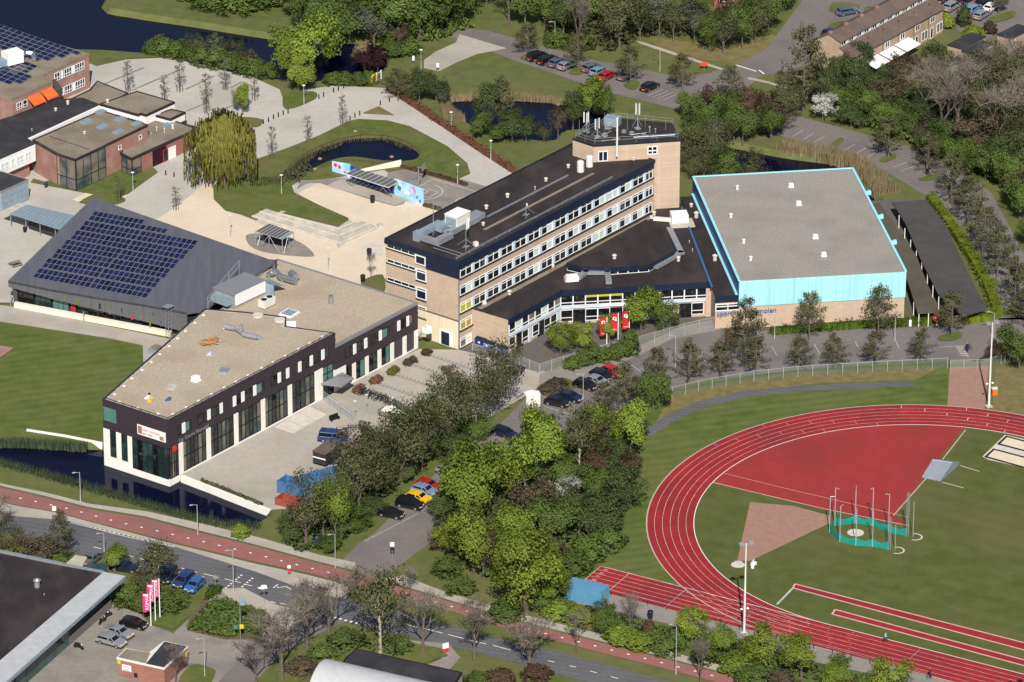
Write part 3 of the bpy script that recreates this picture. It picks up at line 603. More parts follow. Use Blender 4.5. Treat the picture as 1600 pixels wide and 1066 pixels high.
# ------------------------------------------------------------------ athletics ground
TC = Vector((64.745, -71.135)); TA = R(-29.0)
EX = Vector((math.cos(TA), math.sin(TA))); EY = Vector((-EX.y, EX.x))
def T(x, y): return TC + EX * x + EY * y
def tl(u, v):
    p = Vector(G2(u, v)) - TC; return p.dot(EX), p.dot(EY)
def oval(r, x0=95.0, n=64, near0=None):
    pts = [T(x0, r)]
    for i in range(n + 1):
        t = math.pi / 2 + math.pi * i / n; pts.append(T(r * math.cos(t), r * math.sin(t)))
    pts.append(T(x0, -r)); return pts
R0, LW, NL = 36.5, 1.22, 6
R1 = R0 + LW * NL
flat('infield', None, 0.04, 'field', plan=[tuple(q) for q in oval(R0 + 0.3)])
b = MB(); ribbon(b, oval((R0 + R1) / 2), R1 - R0, 0.06)
track = b.build('running_track', 'track_red'); track['kind'] = 'structure'
b = MB(); b.face([tuple(q) for q in (T(-38.2, -R0), T(1, -R0), T(1, -R1), T(-38.2, -R1))], 0.065); b.build('sprint_chute', 'track_red', track)
for k in range(NL + 1):
    r_ = R0 + LW * k; b = MB()
    ribbon(b, oval(r_), 0.13 if k == 0 else (0.22 if k == NL else 0.06), 0.07 + (0.04 if k == NL else 0.0))
    if k == 0: b.build('track_rail', 'white', track)
    elif k == NL: b.build('track_kerb', 'kerb', track)
    else: b.build('lane_line', 'line_track', track)
    if k < NL: b = MB(); ribbon(b, [T(-38.2, -r_), T(-2, -r_)], 0.07 if k else 0.16, 0.0745); b.build('lane_line', 'line_track', track)
for x, w in ((-38.2, 0.1), (-33.3, 0.08), (-23.4, 0.06), (15.6, 0.04)):
    b = MB(); ribbon(b, [T(x, -R0), T(x, -R1)], w, 0.078); b.build('lane_line', 'line_track', track)
for k in range(5):       # lane numbers by the start line
    b = MB(); y = -R0 - LW * (k + .5); b.obox(T(-36.9, y), 0.6, 0.09, 0.076, 0.08, TA); b.obox(T(-36.9, y - 0.35), 0.6, 0.09, 0.076, 0.08, TA); b.obox(T(-37.2, y - .18), 0.09, 0.4, 0.076, 0.08, TA); b.build('lane_number', 'line_track', track)
rr = random.Random(4)
for k in range(NL):      # stagger and hurdle ticks across the lanes
    for i in range(7):
        x = -16 + 3.4 * i + rr.uniform(-.4, .4) + 0.5 * k; y = -(R0 + LW * (k + .5))
        b = MB(); b.obox(T(x, y), 0.35, 0.07, 0.076, 0.08, TA); b.build('lane_tick', 'line_pink', track)
    for th in (66, 82, 96, 128, 142):
        t = R(th + 5 * k); b = MB(); ra, rb = R0 + LW * k + .1, R0 + LW * (k + 1) - .1
        ribbon(b, [T(ra * math.cos(t), ra * math.sin(t)), T(rb * math.cos(t), rb * math.sin(t))], 0.07, 0.078); b.build('lane_tick', 'line_pink' if th > 100 else 'line_white', track)
# red zone inside the bend
arc = []
a0 = math.atan2(*reversed(tl(1505, 671))); a1 = math.atan2(*reversed(tl(1113, 754)))
n = 30
if a1 < a0: a1 += 2 * math.pi
for i in range(n + 1):
    t = a0 + (a1 - a0) * i / n; arc.append(T((R0 - .08) * math.cos(t), (R0 - .08) * math.sin(t)))
zone = [tuple(q) for q in arc] + [G2(1289, 796), G2(1425, 823), G2(1396, 805)]
flat('bend_zone', None, 0.055, 'track_red_zone', plan=zone)
for px, w in (([(1113, 754), (1200, 775), (1289, 796), (1420, 822)], 0.18), ([(1131, 740), (1220, 762), (1310, 783), (1420, 809)], 0.1), ([(1509, 672), (1470, 722), (1396, 806)], 0.18)):
    b = MB(); ribbon(b, gpts(px), w, 0.06); b.build('zone_line', 'line_pink', bpy.data.objects['bend_zone'])
flat('landing_sector', [(1172, 785), (1240, 791), (1296, 806), (1296, 818), (1172, 877), (1152, 877)], 0.05, 'clay')
b = MB(); b.face([tuple(Vector(G2(1153, 883)) + Vector((1.07 * math.cos(t), 1.07 * math.sin(t)))) for t in [k * math.pi / 12 for k in range(24)]], 0.06); o = b.build('throwing_circle', 'concrete_light'); tag(o, 'concrete throwing circle at the tip of the clay landing sector', 'throwing circle')
b = MB(); ribbon(b, [Vector(G2(1153, 883)) + Vector((1.1 * math.cos(t), 1.1 * math.sin(t))) for t in [R(50 + 8 * k) for k in range(9)]], 0.12, 0.12); b.build('stop_board', 'white', o)
for px, lab in (([(1242, 913), (1620, 1010), (1610, 1019), (1239, 919.5)], 1), ([(1305, 953), (1620, 1037), (1612, 1044), (1300, 960)], 2)):
    p = gpts(px); o = flat('jump_runway', None, 0.05, 'track_red', plan=p)
    b = MB(); ribbon(b, p[:1] + p[1:2], 0.3, 0.062); b.build('runway_edge', 'line_pink', o)
    b = MB(); ribbon(b, p[3:4] + p[2:3], 0.3, 0.062); b.build('runway_edge', 'line_pink', o)
    b = MB(); ribbon(b, p[3:4] + p[0:1], 0.3, 0.064); b.build('runway_edge', 'line_pink', o)
b = MB(); ribbon(b, gpts([(1240, 918), (1214, 945)]), 0.35, 0.05); o = b.build('drain_channel', 'concrete'); o['kind'] = 'structure'
# sand pits at the jumps
flat('jump_pit_surround', [(1535, 714), (1570, 680), (1660, 700), (1660, 745), (1545, 719)], 0.05, 'concrete_light')
def pit(px, label):
    p = gpts(px); e = empty('jump_pit', (p[0][0], p[0][1], 0), 0, label, 'sand pit', 'jump pits')
    q = [(x - p[0][0], y - p[0][1]) for x, y in p]; i = inset(q, 0.5)
    b = MB()
    for k in range(4):
        j = (k + 1) % 4
        b.quad((*q[k], 0.15), (*q[j], 0.15), (*i[j], 0.15), (*i[k], 0.15)); b.quad((*q[k], 0), (*q[j], 0), (*q[j], .15), (*q[k], .15)); b.quad((*i[k], .02), (*i[j], .02), (*i[j], .15), (*i[k], .15))
    b.build('rubber_edge', 'rubber', e); MB().face(i, 0.09).build('sand_bed', 'sand', e)
pit([(1538, 715), (1552, 702), (1640, 725), (1640, 743)], 'lower sand pit with black rubber edge nearer to the grey landing mat')
pit([(1558, 695), (1572, 682), (1640, 700), (1640, 716)], 'upper sand pit with black rubber edge closer to the red running track')
# ------------------------------------------------------------------ building helpers
def proj_u(p):
    q = Vector(p) - Vector((0, -CAM_Y, CAM_H)); return 800 + CAM_F * q.dot(_r) / q.dot(_F)
def proj_v(p):
    q = Vector(p) - Vector((0, -CAM_Y, CAM_H)); return 533 - CAM_F * q.dot(_u) / q.dot(_F)
def along(o, a, z, u):
    """distance along a wall from plan point o with heading a, at height z, of the point sighted in column u"""
    lo, hi = -60.0, 160.0; d = Vector((math.cos(a), math.sin(a)))
    f = lambda s: proj_u((o[0] + d.x * s, o[1] + d.y * s, z))
    up = f(hi) > f(lo)
    for _ in range(50):
        m = (lo + hi) / 2
        if (f(m) < u) == up: lo = m
        else: hi = m
    return lo
_WC = {}
def win(parent, p, a, w_, h, nx=2, frame='frame_white', panes='glass_dark', fw=0.08, d=0.07, sill=False, splits=None, name='window', transom=0.0):
    """window standing on a wall: p lower corner, a heading of the wall (outside on its right)"""
    key = (round(w_, 2), round(h, 2), nx, frame, fw, d, sill, tuple(splits or ()), transom)
    xs = splits or [w_ * i / nx for i in range(nx + 1)]
    if key not in _WC:
        b = MB(); b.box(0, w_, -d, 0, 0, fw); b.box(0, w_, -d, 0, h - fw, h)
        for x in xs:
            x0 = min(max(x - fw / 2, 0), w_ - fw); b.box(x0, x0 + fw, -d - .004, 0, fw, h - fw)
        if transom: b.box(0, w_, -d - .008, 0, h * transom - fw / 2, h * transom + fw / 2)
        if sill: b.box(-.05, w_ + .05, -d - .12, 0, -.08, 0)
        fr = b.mesh('window', frame)
        ps = []
        for x0, x1 in zip(xs, xs[1:]):
            ps.append(((x0, x1), MB().quad((x0 + .01, -.02, .02), (x1 - .01, -.02, .02), (x1 - .01, -.02, h - .02), (x0 + .01, -.02, h - .02))))
        _WC[key] = (fr, ps, {})
    fr, ps, cache = _WC[key]
    o = inst(name, fr, parent, p, a)
    for i, (_, mb) in enumerate(ps):
        pm = panes[i % len(panes)] if isinstance(panes, (list, tuple)) else panes
        if (i, pm) not in cache: cache[(i, pm)] = mb.mesh('pane', pm)
        inst('pane', cache[(i, pm)], o)
    return o
def slab(parent, poly, z, m, name='roof', edge=None, ph=0.25, pw=0.3, th=0.3):
    """flat roof with a raised edge"""
    o = MB().prism(poly, z - th, z).build(name, m, parent)
    if edge:
        i = inset(poly, pw); b = MB(); n = len(poly); e = inset(poly, -0.06)
        for k in range(n):
            j = (k + 1) % n
            b.quad((*e[k], z + ph), (*e[j], z + ph), (*i[j], z + ph), (*i[k], z + ph)); b.quad((*e[k], z - th), (*e[j], z - th), (*e[j], z + ph), (*e[k], z + ph)); b.quad((*i[j], z), (*i[k], z), (*i[k], z + ph), (*i[j], z + ph))
        b.build('parapet', edge, o)
    return o
def ccw(p):
    return list(p) if sum(p[i][0] * p[(i + 1) % len(p)][1] - p[(i + 1) % len(p)][0] * p[i][1] for i in range(len(p))) > 0 else list(reversed(p))
class Fr:
    """local frame of a building: origin in plan and heading"""
    def __init__(s, o, a): s.o = Vector((o[0], o[1])); s.a = a; s.x = Vector((math.cos(a), math.sin(a))); s.y = Vector((-s.x.y, s.x.x))
    def l(s, p): q = Vector((p[0], p[1])) - s.o; return (q.dot(s.x), q.dot(s.y))
    def g(s, u, v, z=0.0): return s.l(G2(u, v, z))
    def w(s, x, y): q = s.o + s.x * x + s.y * y; return (q.x, q.y)
_vent = {}
def vent(parent, p, kind='dome', s=1.0, m='concrete_light'):
    s *= .85
    k = (kind, m)
    if k not in _vent:
        b = MB()
        if kind == 'dome': b.tube((0, 0, 0), (0, 0, .45), .3, .26, 8); b.ball((0, 0, .55), .42, .42, .25, 8, 4)
        elif kind == 'stack': b.tube((0, 0, 0), (0, 0, 1.0), .4, .4, 10); b.tube((0, 0, 1.0), (0, 0, 1.1), .55, .55, 10); b.tube((0, 0, 1.1), (0, 0, 1.35), .35, .2, 10)
        elif kind == 'box': b.box(-.55, .55, -.55, .55, 0, .12); b.box(-.45, .45, -.45, .45, .12, .7); b.add([(-.5, -.5, .7), (.5, -.5, .7), (.5, .5, .7), (-.5, .5, .7), (0, 0, .9)], [(0, 1, 4), (1, 2, 4), (2, 3, 4), (3, 0, 4)])
        else: b.tube((0, 0, 0), (0, 0, .9), .1, .1, 6); b.tube((0, 0, .9), (0, 0, 1.05), .22, .12, 6)
        _vent[k] = b.mesh('roof_vent', m)
    return inst('roof_vent', _vent[k], parent, p, 0, (s, s, s))

# ------------------------------------------------------------------ school: five-storey block with tower
SZ = 15.8
sB = G2(717, 410, SZ); F1 = Fr(sB, R(52.45)); SL, SW = 54.6, 15.5
school = empty('school_building', (*sB, 0), F1.a, 'five-storey beige brick school block with strip windows and dark flat roof', 'school')
MB().prism([(0, 0), (SL, 0), (SL, SW), (0, SW)], 0, SZ - .35).build('wall', 'brick_beige', school)
rf = slab(school, [(-.12, -.12), (SL, -.12), (SL, SW + .12), (-.12, SW + .12)], SZ, 'bitumen', 'roof', 'navy', 0.18, 0.22)
b = MB(); b.box(-.2, SL - .4, -.2, 0, SZ - 1.25, SZ - .3); b.box(-.2, 0, 6.8, SW + .2, SZ - .75, SZ - .3); b.box(-.22, 0, -.2, 6.8, SZ - 2.95, SZ - .29); b.build('fascia', 'navy', school)
bay = 3.69; rr = random.Random(11)
for k in range(5):
    zt = SZ - 1.27 - 3.16 * k; h = 1.72
    for i in range(15):
        x0 = 3.65 + bay * (i - 1) + .3; x1 = min(x0 + bay - .6, SL - .6)
        if i == 0: x0 = .25
        if x1 - x0 < .8: continue
        pn = ['glass_dark', 'glass_dark']
        q = rr.random()
        if q < .3: pn = ['glass_dark', 'blind']
        elif q < .36: pn = ['blind', 'blind']
        if i == 0 and k == 2: pn = ['blind_yellow', 'blind_yellow']
        if i == 0 and k == 3: pn = ['blind_ochre', 'blind_ochre']
        if i >= 1 and k >= 3: continue
        if k == 4: pn = ['glass_grey', 'white']
        wo = win(school, (x0, 0, zt - h), 0, x1 - x0, h, 2, 'frame_white', pn, 0.085, 0.12, False, transom=0.76)
    if k < 3:
        for i in range(14):
            MB().box(3.65 + bay * i - .26, 3.65 + bay * i + .26, -.2, 0, zt - h, zt + .02).build('window_pier', 'frame_blue', school) if i == 0 and k == 0 else inst('window_pier', bpy.data.meshes['window_pier'], school, (bay * i, 0, -3.16 * k))
    MB().box(-.02, SL - .4 if k < 3 else 3.9, -.22, 0, zt - h - .2, zt - h - .04).build('sill_shadow_strip', 'black', school)  # black strip paints the shadow line beneath each window row
a_end = R(-90)
for k in range(4):
    zt = SZ - .78 if k == 0 else SZ - 3.35 * k - .1
    sp = [0, 1.5, 3.05, 4.6, 6.0]
    win(school, (0, 15.2, zt - .62), a_end, 6.0, .62, 4, 'frame_white', 'glass_dark', 0.07, 0.06, splits=sp); MB().box(-.1, 0, 9.2, 15.2, zt - .76, zt - .6).build('window_ledge', 'frame_white', school)
    MB().box(-.2, 0, 9.1, 15.3, zt - .82, zt - .66).build('sill_shadow_strip', 'black', school)  # shadow below the white ledge, built as a black strip
    if k: win(school, (0, 9.0, zt - 2.1), a_end, 2.15, 2.1, 1, 'frame_white', 'glass_navy', 0.15, 0.12, transom=.76); MB().box(-.2, 0, 6.8, 9.05, zt - 2.3, zt - 2.14).build('sill_shadow_strip', 'black', school)  # black strip again stands for the shade under the window
    else: win(school, (-.21, 9.0, zt - 1.75), a_end, 2.15, 1.6, 1, 'frame_white', 'navy', 0.15, 0.1)
MB().box(-.12, 0, 0.15, 15.4, 0, 5.05).build('cream_panel_wall', 'cream_panel', school)
MB().box(-.2, 0, -.05, 15.5, 5.05, 5.2).build('string_course', 'bark', school)
dr = MB().box(-.2, -.12, 1.2, 4.0, 0, 2.7).build('door', 'white', school); MB().box(-.24, -.2, 1.9, 3.6, .1, 2.4).build('pane', 'glass_navy', dr)
MB().box(-.08, .1, -.12, .1, 0, SZ - 1.2).build('downpipe', 'grey_metal', school)
# tower at the far end
TZ = 19.0
tp = ccw([F1.g(895, 216.5, TZ), F1.g(928, 227, TZ), F1.g(1063, 218.5, TZ), F1.g(1054, 193, TZ), F1.g(959, 184, TZ)])
tower = MB().prism(tp, 0, TZ - .3).build('stair_tower', 'brick_beige', school)
MB().prism(inset(tp, -.08), TZ - .3, TZ, top=False).build('tower_fascia', 'navy', tower)
MB().prism(inset(tp, .25), TZ - .25, TZ - .12).build('tower_roof', 'bitumen', tower)
i1, i2 = inset(tp, -.08), inset(tp, .25); b = MB()
for k in range(len(tp)):
    j = (k + 1) % len(tp); b.quad((*i1[k], TZ), (*i1[j], TZ), (*i2[j], TZ), (*i2[k], TZ)); b.quad((*i2[j], TZ - .2), (*i2[k], TZ - .2), (*i2[k], TZ), (*i2[j], TZ))
b.build('parapet', 'bitumen', tower)
q0 = F1.g(928, 227, TZ); q1 = F1.g(1063, 218.5, TZ); ta = math.atan2(q1[1] - q0[1], q1[0] - q0[0])
def ton(s, z): return (q0[0] + math.cos(ta) * s + math.sin(ta) * .0, q0[1] + math.sin(ta) * s, z)
tlen = math.hypot(q1[0] - q0[0], q1[1] - q0[1])
win(tower, ton(tlen * .62, 16.6), ta, 1.75, 1.55, 2, 'frame_white', ['glass_dark', 'glass_dark'], .16, .08, transom=.45)
win(tower, ton(tlen * .05, 15.9), ta, 1.7, 1.9, 2, 'frame_white', 'glass_navy', .14, .08, name='door')
b = MB(); s0 = tlen * .22
for z in [15.9 + .3 * k for k in range(11)]:
    p, q = ton(s0, z), ton(s0 + .5, z); b.tube((p[0], p[1], z), (q[0], q[1], z), .03, n=4)
b.build('ladder', 'galv', tower)
# railing, masts and antennas on the tower
rl = inset(tp, .5); b = MB(); n = len(rl)
for k in range(n):
    j = (k + 1) % n; p, q = Vector(rl[k]), Vector(rl[j])
    for z in (.55, 1.05): b.tube((*p, TZ + z), (*q, TZ + z), .035, n=4)
    m_ = max(2, int((q - p).length / 3))
    for t in range(m_): r0 = p.lerp(q, t / m_); b.tube((*r0, TZ - .1), (*r0, TZ + 1.05), .035, n=4)
b.build('railing', 'galv', tower)
def antenna(px, h, n, label):
    p = G(*px, TZ); e = empty('antenna_mast', (p.x, p.y, TZ - .12), .3, label, 'antenna', 'rooftop antennas')
    MB().tube((0, 0, 0), (0, 0, h), .09, .07, 8).build('mast', 'galv', e)
    b = MB(); b.box(-.5, .5, -.5, .5, 0, .12)
    for a in (.4, 2.5, 4.6): b.tube((math.cos(a) * 1.0, math.sin(a) * 1.0, .06), (0, 0, h * .45), .05, n=5)
    b.build('tripod', 'galv', e)
    for i in range(n):
        a = 2 * math.pi * i / n + .4; c, s_ = math.cos(a) * .42, math.sin(a) * .42
        o = MB().obox((c, s_), .2, .12, h - 1.9, h, a).build('panel_antenna', 'off_white', e)
        MB().tube((c * .3, s_ * .3, h - 1.5), (c, s_, h - 1.5), .04, n=4).build('bracket', 'galv', o)
antenna((916, 205), 3.6, 3, 'cluster of white panel antennas at the pointed end of the stair tower')
antenna((933, 213), 3.4, 2, 'pair of white panel antennas beside the dish on the stair tower')
for i_, (u, v, h_) in enumerate(((905, 214, 3.2), (945, 206, 3.0), (980, 203, 3.4), (1008, 199, 2.4), (1040, 203, 2.2))):
    p = F1.g(u, v, TZ); MB().tube((*p, TZ), (*p, TZ + h_), .045, .03, 5).build('whip_aerial', 'galv', tower)
antenna((996, 200), 4.6, 4, 'tallest white antenna mast in the middle of the stair tower roof')
b = MB(); p = G(964, 226, TZ); b.tube((0, 0, -2.0), (0, 0, 5.2), .16, .16, 8); o = b.build('flue_pipe', 'off_white', tower, loc=(*F1.l((p.x, p.y - .5)), TZ))
for (u, v, kk, s) in ((1015, 206, 'pipe', 1.3), (1024, 207, 'pipe', 1.0), (987, 209, 'box', .8), (975, 206, 'box', .7), (950, 200, 'box', 1.1), (945, 212, 'box', .9)): vent(tower, (*F1.g(u, v, TZ), TZ - .12), kk, s, 'galv')
b = MB(); c0 = F1.g(957, 195, TZ); b.obox(c0, 2.0, 2.6, TZ, TZ + 1.5, .3); b.build('roof_hatch', 'galv_blue', tower)
b = MB()
for (u, v, u2, v2) in ((930, 219, 955, 206), (940, 222, 968, 218), (985, 212, 1010, 209), (990, 216, 1055, 212), (1000, 210, 1016, 215)):
    p, q = F1.g(u, v, TZ), F1.g(u2, v2, TZ); b.tube((*p, TZ + .15), (*q, TZ + .15), .09, n=5)
b.build('cable_tray', 'galv', tower)
# things fixed on the main roof
for u, v, kk, s in ((853, 283, 'dome', 1), (760, 326, 'dome', 1.1), (793, 308, 'dome', 1.1), (755, 352, 'dome', .9), (990, 250, 'dome', .8), (888, 262, 'dome', 1), (836, 297, 'pipe', .8)):
    vent(rf, (*F1.g(u, v, SZ), SZ), kk, s)
for u, v in ((907, 268), (921, 260)):
    c0 = F1.g(u, v, SZ); b = MB().tube((*c0, SZ), (*c0, SZ + 1.8), .62, .62, 10); b.tube((*c0, SZ + 1.8), (*c0, SZ + 2.0), .62, .4, 10); b.build('ventilation_drum', 'off_white', rf)
MB().box(17.5, 40, 7.6, 7.75, SZ, SZ + .25).build('roof_duct', 'galv', rf)
b = MB()
b.tube((-.2 + .5, .9, SZ + .45), (SL - 11, .9, SZ + .45), .06, n=5); b.tube((.5, .9, SZ + .2), (SL - 11, .9, SZ + .2), .04, n=5)
for i in range(12): b.tube((.5 + i * 3.6, .9, SZ), (.5 + i * 3.6, .9, SZ + .45), .05, n=4)
b.build('safety_rail', 'galv', rf)
MB().box(SL - 41.5, SL - 11, 4.6, 5.2, SZ, SZ + .02).build('roof_seam', 'gravel_brown', rf)
for x in (6.0, 7.0):
    MB().box(x - 4.6, x - 4.5, 1.0, 6.5, SZ + .3, SZ + .4).build('pipe_run', 'galv', rf)
# air handling unit with its ducts
ahu = empty('air_unit', (*F1.g(714, 358, SZ), SZ), 0, parent=rf)
b = MB(); b.box(-1.6, 1.9, -1.3, 1.3, .9, 2.9); b.build('housing', 'off_white', ahu); MB().box(-1.7, 2.0, -1.4, 1.4, 2.9, 3.0).build('lid', 'white', ahu)
b = MB(); b.box(-1.65, -1.6, -1.1, 1.1, 1.1, 2.6); b.build('louvre', 'galv_blue', ahu)
b = MB(); b.box(-8.2, -6.9, 1.6, 2.9, 0, 1.6); b.box(-6.9, -1.6, 1.7, 2.8, .5, 1.5); b.box(-3.4, 0, .6, 2.2, .3, 1.4); b.build('duct', 'galv_blue', ahu)
b = MB(); b.box(-8.2, -4.0, -2.4, -1.2, .35, 1.3); b.box(-4.4, 4.4, -1.6, -.6, .35, 1.3); b.box(2.0, 6.2, -1.2, .8, .3, 1.2); b.box(-8.1, -7.2, -1.2, 1.7, .3, 1.2); b.build('duct', 'galv', ahu)
for (u, v, h, pn, lab) in ((677, 362, 6.2, 0, 'thin whip antenna mast on the roof beside the big grey ducts'), (728, 386, 5.0, 2, 'white twin panel antenna mast beside the boxy air unit'), (822, 336, 2.0, 1, 'small lone antenna by the roof edge above the third window row')):
    p = G(u, v, SZ); e = empty('antenna_mast', (p.x, p.y, SZ), .5, lab, 'antenna', 'rooftop antennas')
    b = MB().tube((0, 0, 0), (0, 0, h), .07, .05, 6); b.obox((0, 0), 1.3, .1, 0, .15); b.obox((0, 0), .1, 1.3, 0, .15)
    for a in (0, 2.1, 4.2): b.tube((1.6 * math.cos(a), 1.6 * math.sin(a), 0), (0, 0, min(1.4, h * .7)), .05, n=4)
    b.build('mast', 'galv', e)
    for i in range(pn): MB().obox((.25 - .9 * i * 0 + .35 * i, .2), .22, .14, h - 2.0 + .2 * i if h > 3 else h - .5, h, .2).build('panel_antenna', 'white', e)
    if h == 5.0: MB().box(1.2, 1.9, -.9, -.2, .1, .8).build('equipment_box', 'off_white', e)

# ------------------------------------------------------------------ two-storey wing in front of the block
WZ = 6.3
w0 = G2(737.4, 480.5, WZ); F2 = Fr(w0, 0.0)
wing = empty('school_wing', (*w0, 0), 0, 'two-storey dark-roofed school wing with white window bands and navy fascia', 'school')
wpx = [(737.4, 480.5), (795, 498), (876, 454), (1108, 441), (1094, 400), (1066, 318), (1040, 318)]
wp = [F2.g(u, v, WZ) for u, v in wpx] + [F2.l(F1.w(SL - 2, -.02)), F2.l(F1.w(4.1, -.02))]
wp = ccw(wp)
MB().prism(wp, 0, WZ - .3).build('wall', 'brick_beige', wing)
wr = slab(wing, wp, WZ, 'bitumen', 'roof', None, th=.3)
def wall_run(parent, p, q, fn):
    p, q = Vector(p), Vector(q); a = math.atan2(q.y - p.y, q.x - p.x); fn(p, a, (q - p).length)
W1, W2, W3 = (F2.g(u, v, WZ) for u, v in ((795, 498), (876, 454), (1108, 441)))
def wing_face(p, a, L, n, base, awn=()):
    d = Vector((math.cos(a), math.sin(a))); nn = Vector((math.sin(a), -math.cos(a)))
    b = MB(); c = p + d * L / 2 + nn * .12; b.obox(c, L + .3, .3, WZ - 1.0, WZ + .05, a); b.build('fascia', 'navy', wing)
    ww = L / n
    for i in range(n):
        pn = ['glass_dark', 'glass_grey', 'glass_dark', 'blind'][(i * 7 + n) % 4] if n < 9 else 'glass_dark'
        q = p + d * (ww * i)
        win(wing, (q.x, q.y, 3.4), a, ww, 1.95, 1, 'frame_white', pn, .1, .12, transom=.3)
        if i in awn: MB().obox(q + d * ww / 2 + nn * .16, ww * .9, .06, 4.85, 5.3, a).build('sun_blind', 'blind_yellow', wing)
    c = p + d * L / 2 + nn * .1; MB().obox(c, L, .24, 2.95, 3.3, a).build('band', 'frame_blue', wing)
    for i, kind in base:
        q = p + d * (ww * i)
        if kind == 'w': win(wing, (q.x, q.y, .5), a, ww, 2.2, 1, 'frame_white', 'glass_dark', .1, .1, transom=.34)
        elif kind == 'd': win(wing, (q.x, q.y, .05), a, ww, 2.6, 2, 'glass_navy', 'glass_dark', .1, .1, name='door')
        elif kind == 'p': MB().obox(q + d * .3 + nn * .06, .7, .16, 0, 2.95, a).build('pier', 'frame_blue', wing)
wall_run(wing, W1, W2, lambda p, a, L: wing_face(p, a, L, 8, [(0, 'w'), (1.2, 'd'), (2, 'w'), (3, 'p'), (3.6, 'w'), (4.4, 'd'), (5.4, 'w'), (6.4, 'w'), (7.5, 'p')]))
wall_run(wing, W2, W3, lambda p, a, L: wing_face(p, a, L, 12, [(0, 'w'), (1, 'd'), (2, 'w'), (3, 'w'), (4, 'd'), (5, 'w'), (6, 'w'), (7, 'w'), (8, 'w'), (9.6, 'd'), (10.6, 'w')], (2, 3, 4)))
a23 = math.atan2(W3[1] - W2[1], W3[0] - W2[0])
q = Vector(W2) + (Vector(W3) - Vector(W2)) * .4; MB().obox(q + Vector((math.sin(a23), -math.cos(a23))) * .3, 6.5, .1, 3.0, 3.45, a23).build('name_board', 'white', wing)
q = Vector(W3); MB().obox(q - Vector((math.cos(a23), math.sin(a23))) * .1 + Vector((math.sin(a23), -math.cos(a23))) * .1, .9, .3, 0, WZ - 1.0, a23).build('brick_pier', 'brick_beige', wing)
# raised clerestory over the hall
cz = WZ + 1.35
cp = ccw([F2.g(u, v, cz) for u, v in ((886, 411), (911, 417), (949, 418.5), (1014, 413.5), (1053, 392), (1039, 354), (1009, 343.5))])
cl_ = MB().prism(cp, WZ, cz - .75).build('clerestory', 'frame_white', wing)
MB().prism(inset(cp, -.18), cz - .8, cz - .02).build('clerestory_fascia', 'navy', cl_); MB().face(cp, cz).build('clerestory_roof', 'bitumen', cl_)
for k in range(len(cp)):
    p, q = Vector(cp[k]), Vector(cp[(k + 1) % len(cp)]); L = (q - p).length; a = math.atan2(q.y - p.y, q.x - p.x)
    n = max(1, int(L / 1.7)); nn = Vector((math.sin(a), -math.cos(a))) * .03; d = Vector((math.cos(a), math.sin(a)))
    for i in range(n): c = p + d * (L * (i + .5) / n) + nn; MB().obox(c, L / n - .18, .05, WZ + .15, cz - .84, a).build('pane', 'glass_dark', cl_)
for u, v, kk, s in ((960, 404, 'dome', 1.2), (783, 452, 'stack', 1.1), (796, 460, 'dome', 1.2), (1022, 336, 'dome', 1.1), (1018, 341, 'box', .7), (1060, 408, 'stack', .8), (1077, 380, 'pipe', .6), (1082, 393, 'pipe', .6), (864, 418, 'dome', .9), (757, 475, 'box', .8)):
    vent(wr, (*F2.g(u, v, WZ if u != 960 else cz), WZ if u != 960 else cz), kk, s)
b = MB(); c0 = F2.g(1061, 347, WZ); a8 = R(8)
MB().obox(c0, 2.9, 2.4, WZ + .3, WZ + 1.7, a8).build('air_unit', 'white', wr); MB().obox((c0[0] + .4, c0[1] - .8), 4.2, 3.4, WZ, WZ + .25, a8).build('unit_plinth', 'concrete', wr)
b = MB()
def duct(pts, w_, h, m='galv', nm='duct', par=wr, z=WZ):
    b = MB()
    for p, q in zip(pts, pts[1:]):
        p, q = Vector(p), Vector(q); b.obox((p + q) / 2, (q - p).length + w_ * .8, w_, z + .25, z + .25 + h, math.atan2(q.y - p.y, q.x - p.x))
    return b.build(nm, m, par)
duct([F2.g(1024, 346, WZ), F2.g(1050, 348, WZ)], .8, .5, 'off_white'); duct([F2.g(1046, 362, WZ), F2.g(1064, 399, WZ), F2.g(1026, 421, WZ)], 1.0, .45)
duct([F2.g(905, 438, WZ), F2.g(915, 430, WZ), F2.g(949, 430, WZ), F2.g(951, 445, WZ)], 1.0, .55, 'galv')
MB().obox(F2.g(894, 438, WZ), 2.0, 1.4, WZ, WZ + .9, .2).build('air_unit', 'white', wr); MB().obox(F2.g(886, 439, WZ), .9, 1.2, WZ, WZ + .7, .2).build('unit_plinth', 'concrete', wr)
p, q = F2.g(1065, 325, WZ), F2.g(1112, 449, WZ); pv, qv = Vector(p), Vector(q)
MB().obox((pv + qv) / 2, (qv - pv).length, .35, WZ, WZ + .2, math.atan2(qv.y - pv.y, qv.x - pv.x)).build('roof_trim', 'blue_trim', wr)
MB().obox(Vector(F2.l(F1.w(28, -1.2))), 48, .9, WZ, WZ + .06, F1.a).build('roof_seam', 'gravel_brown', wr)
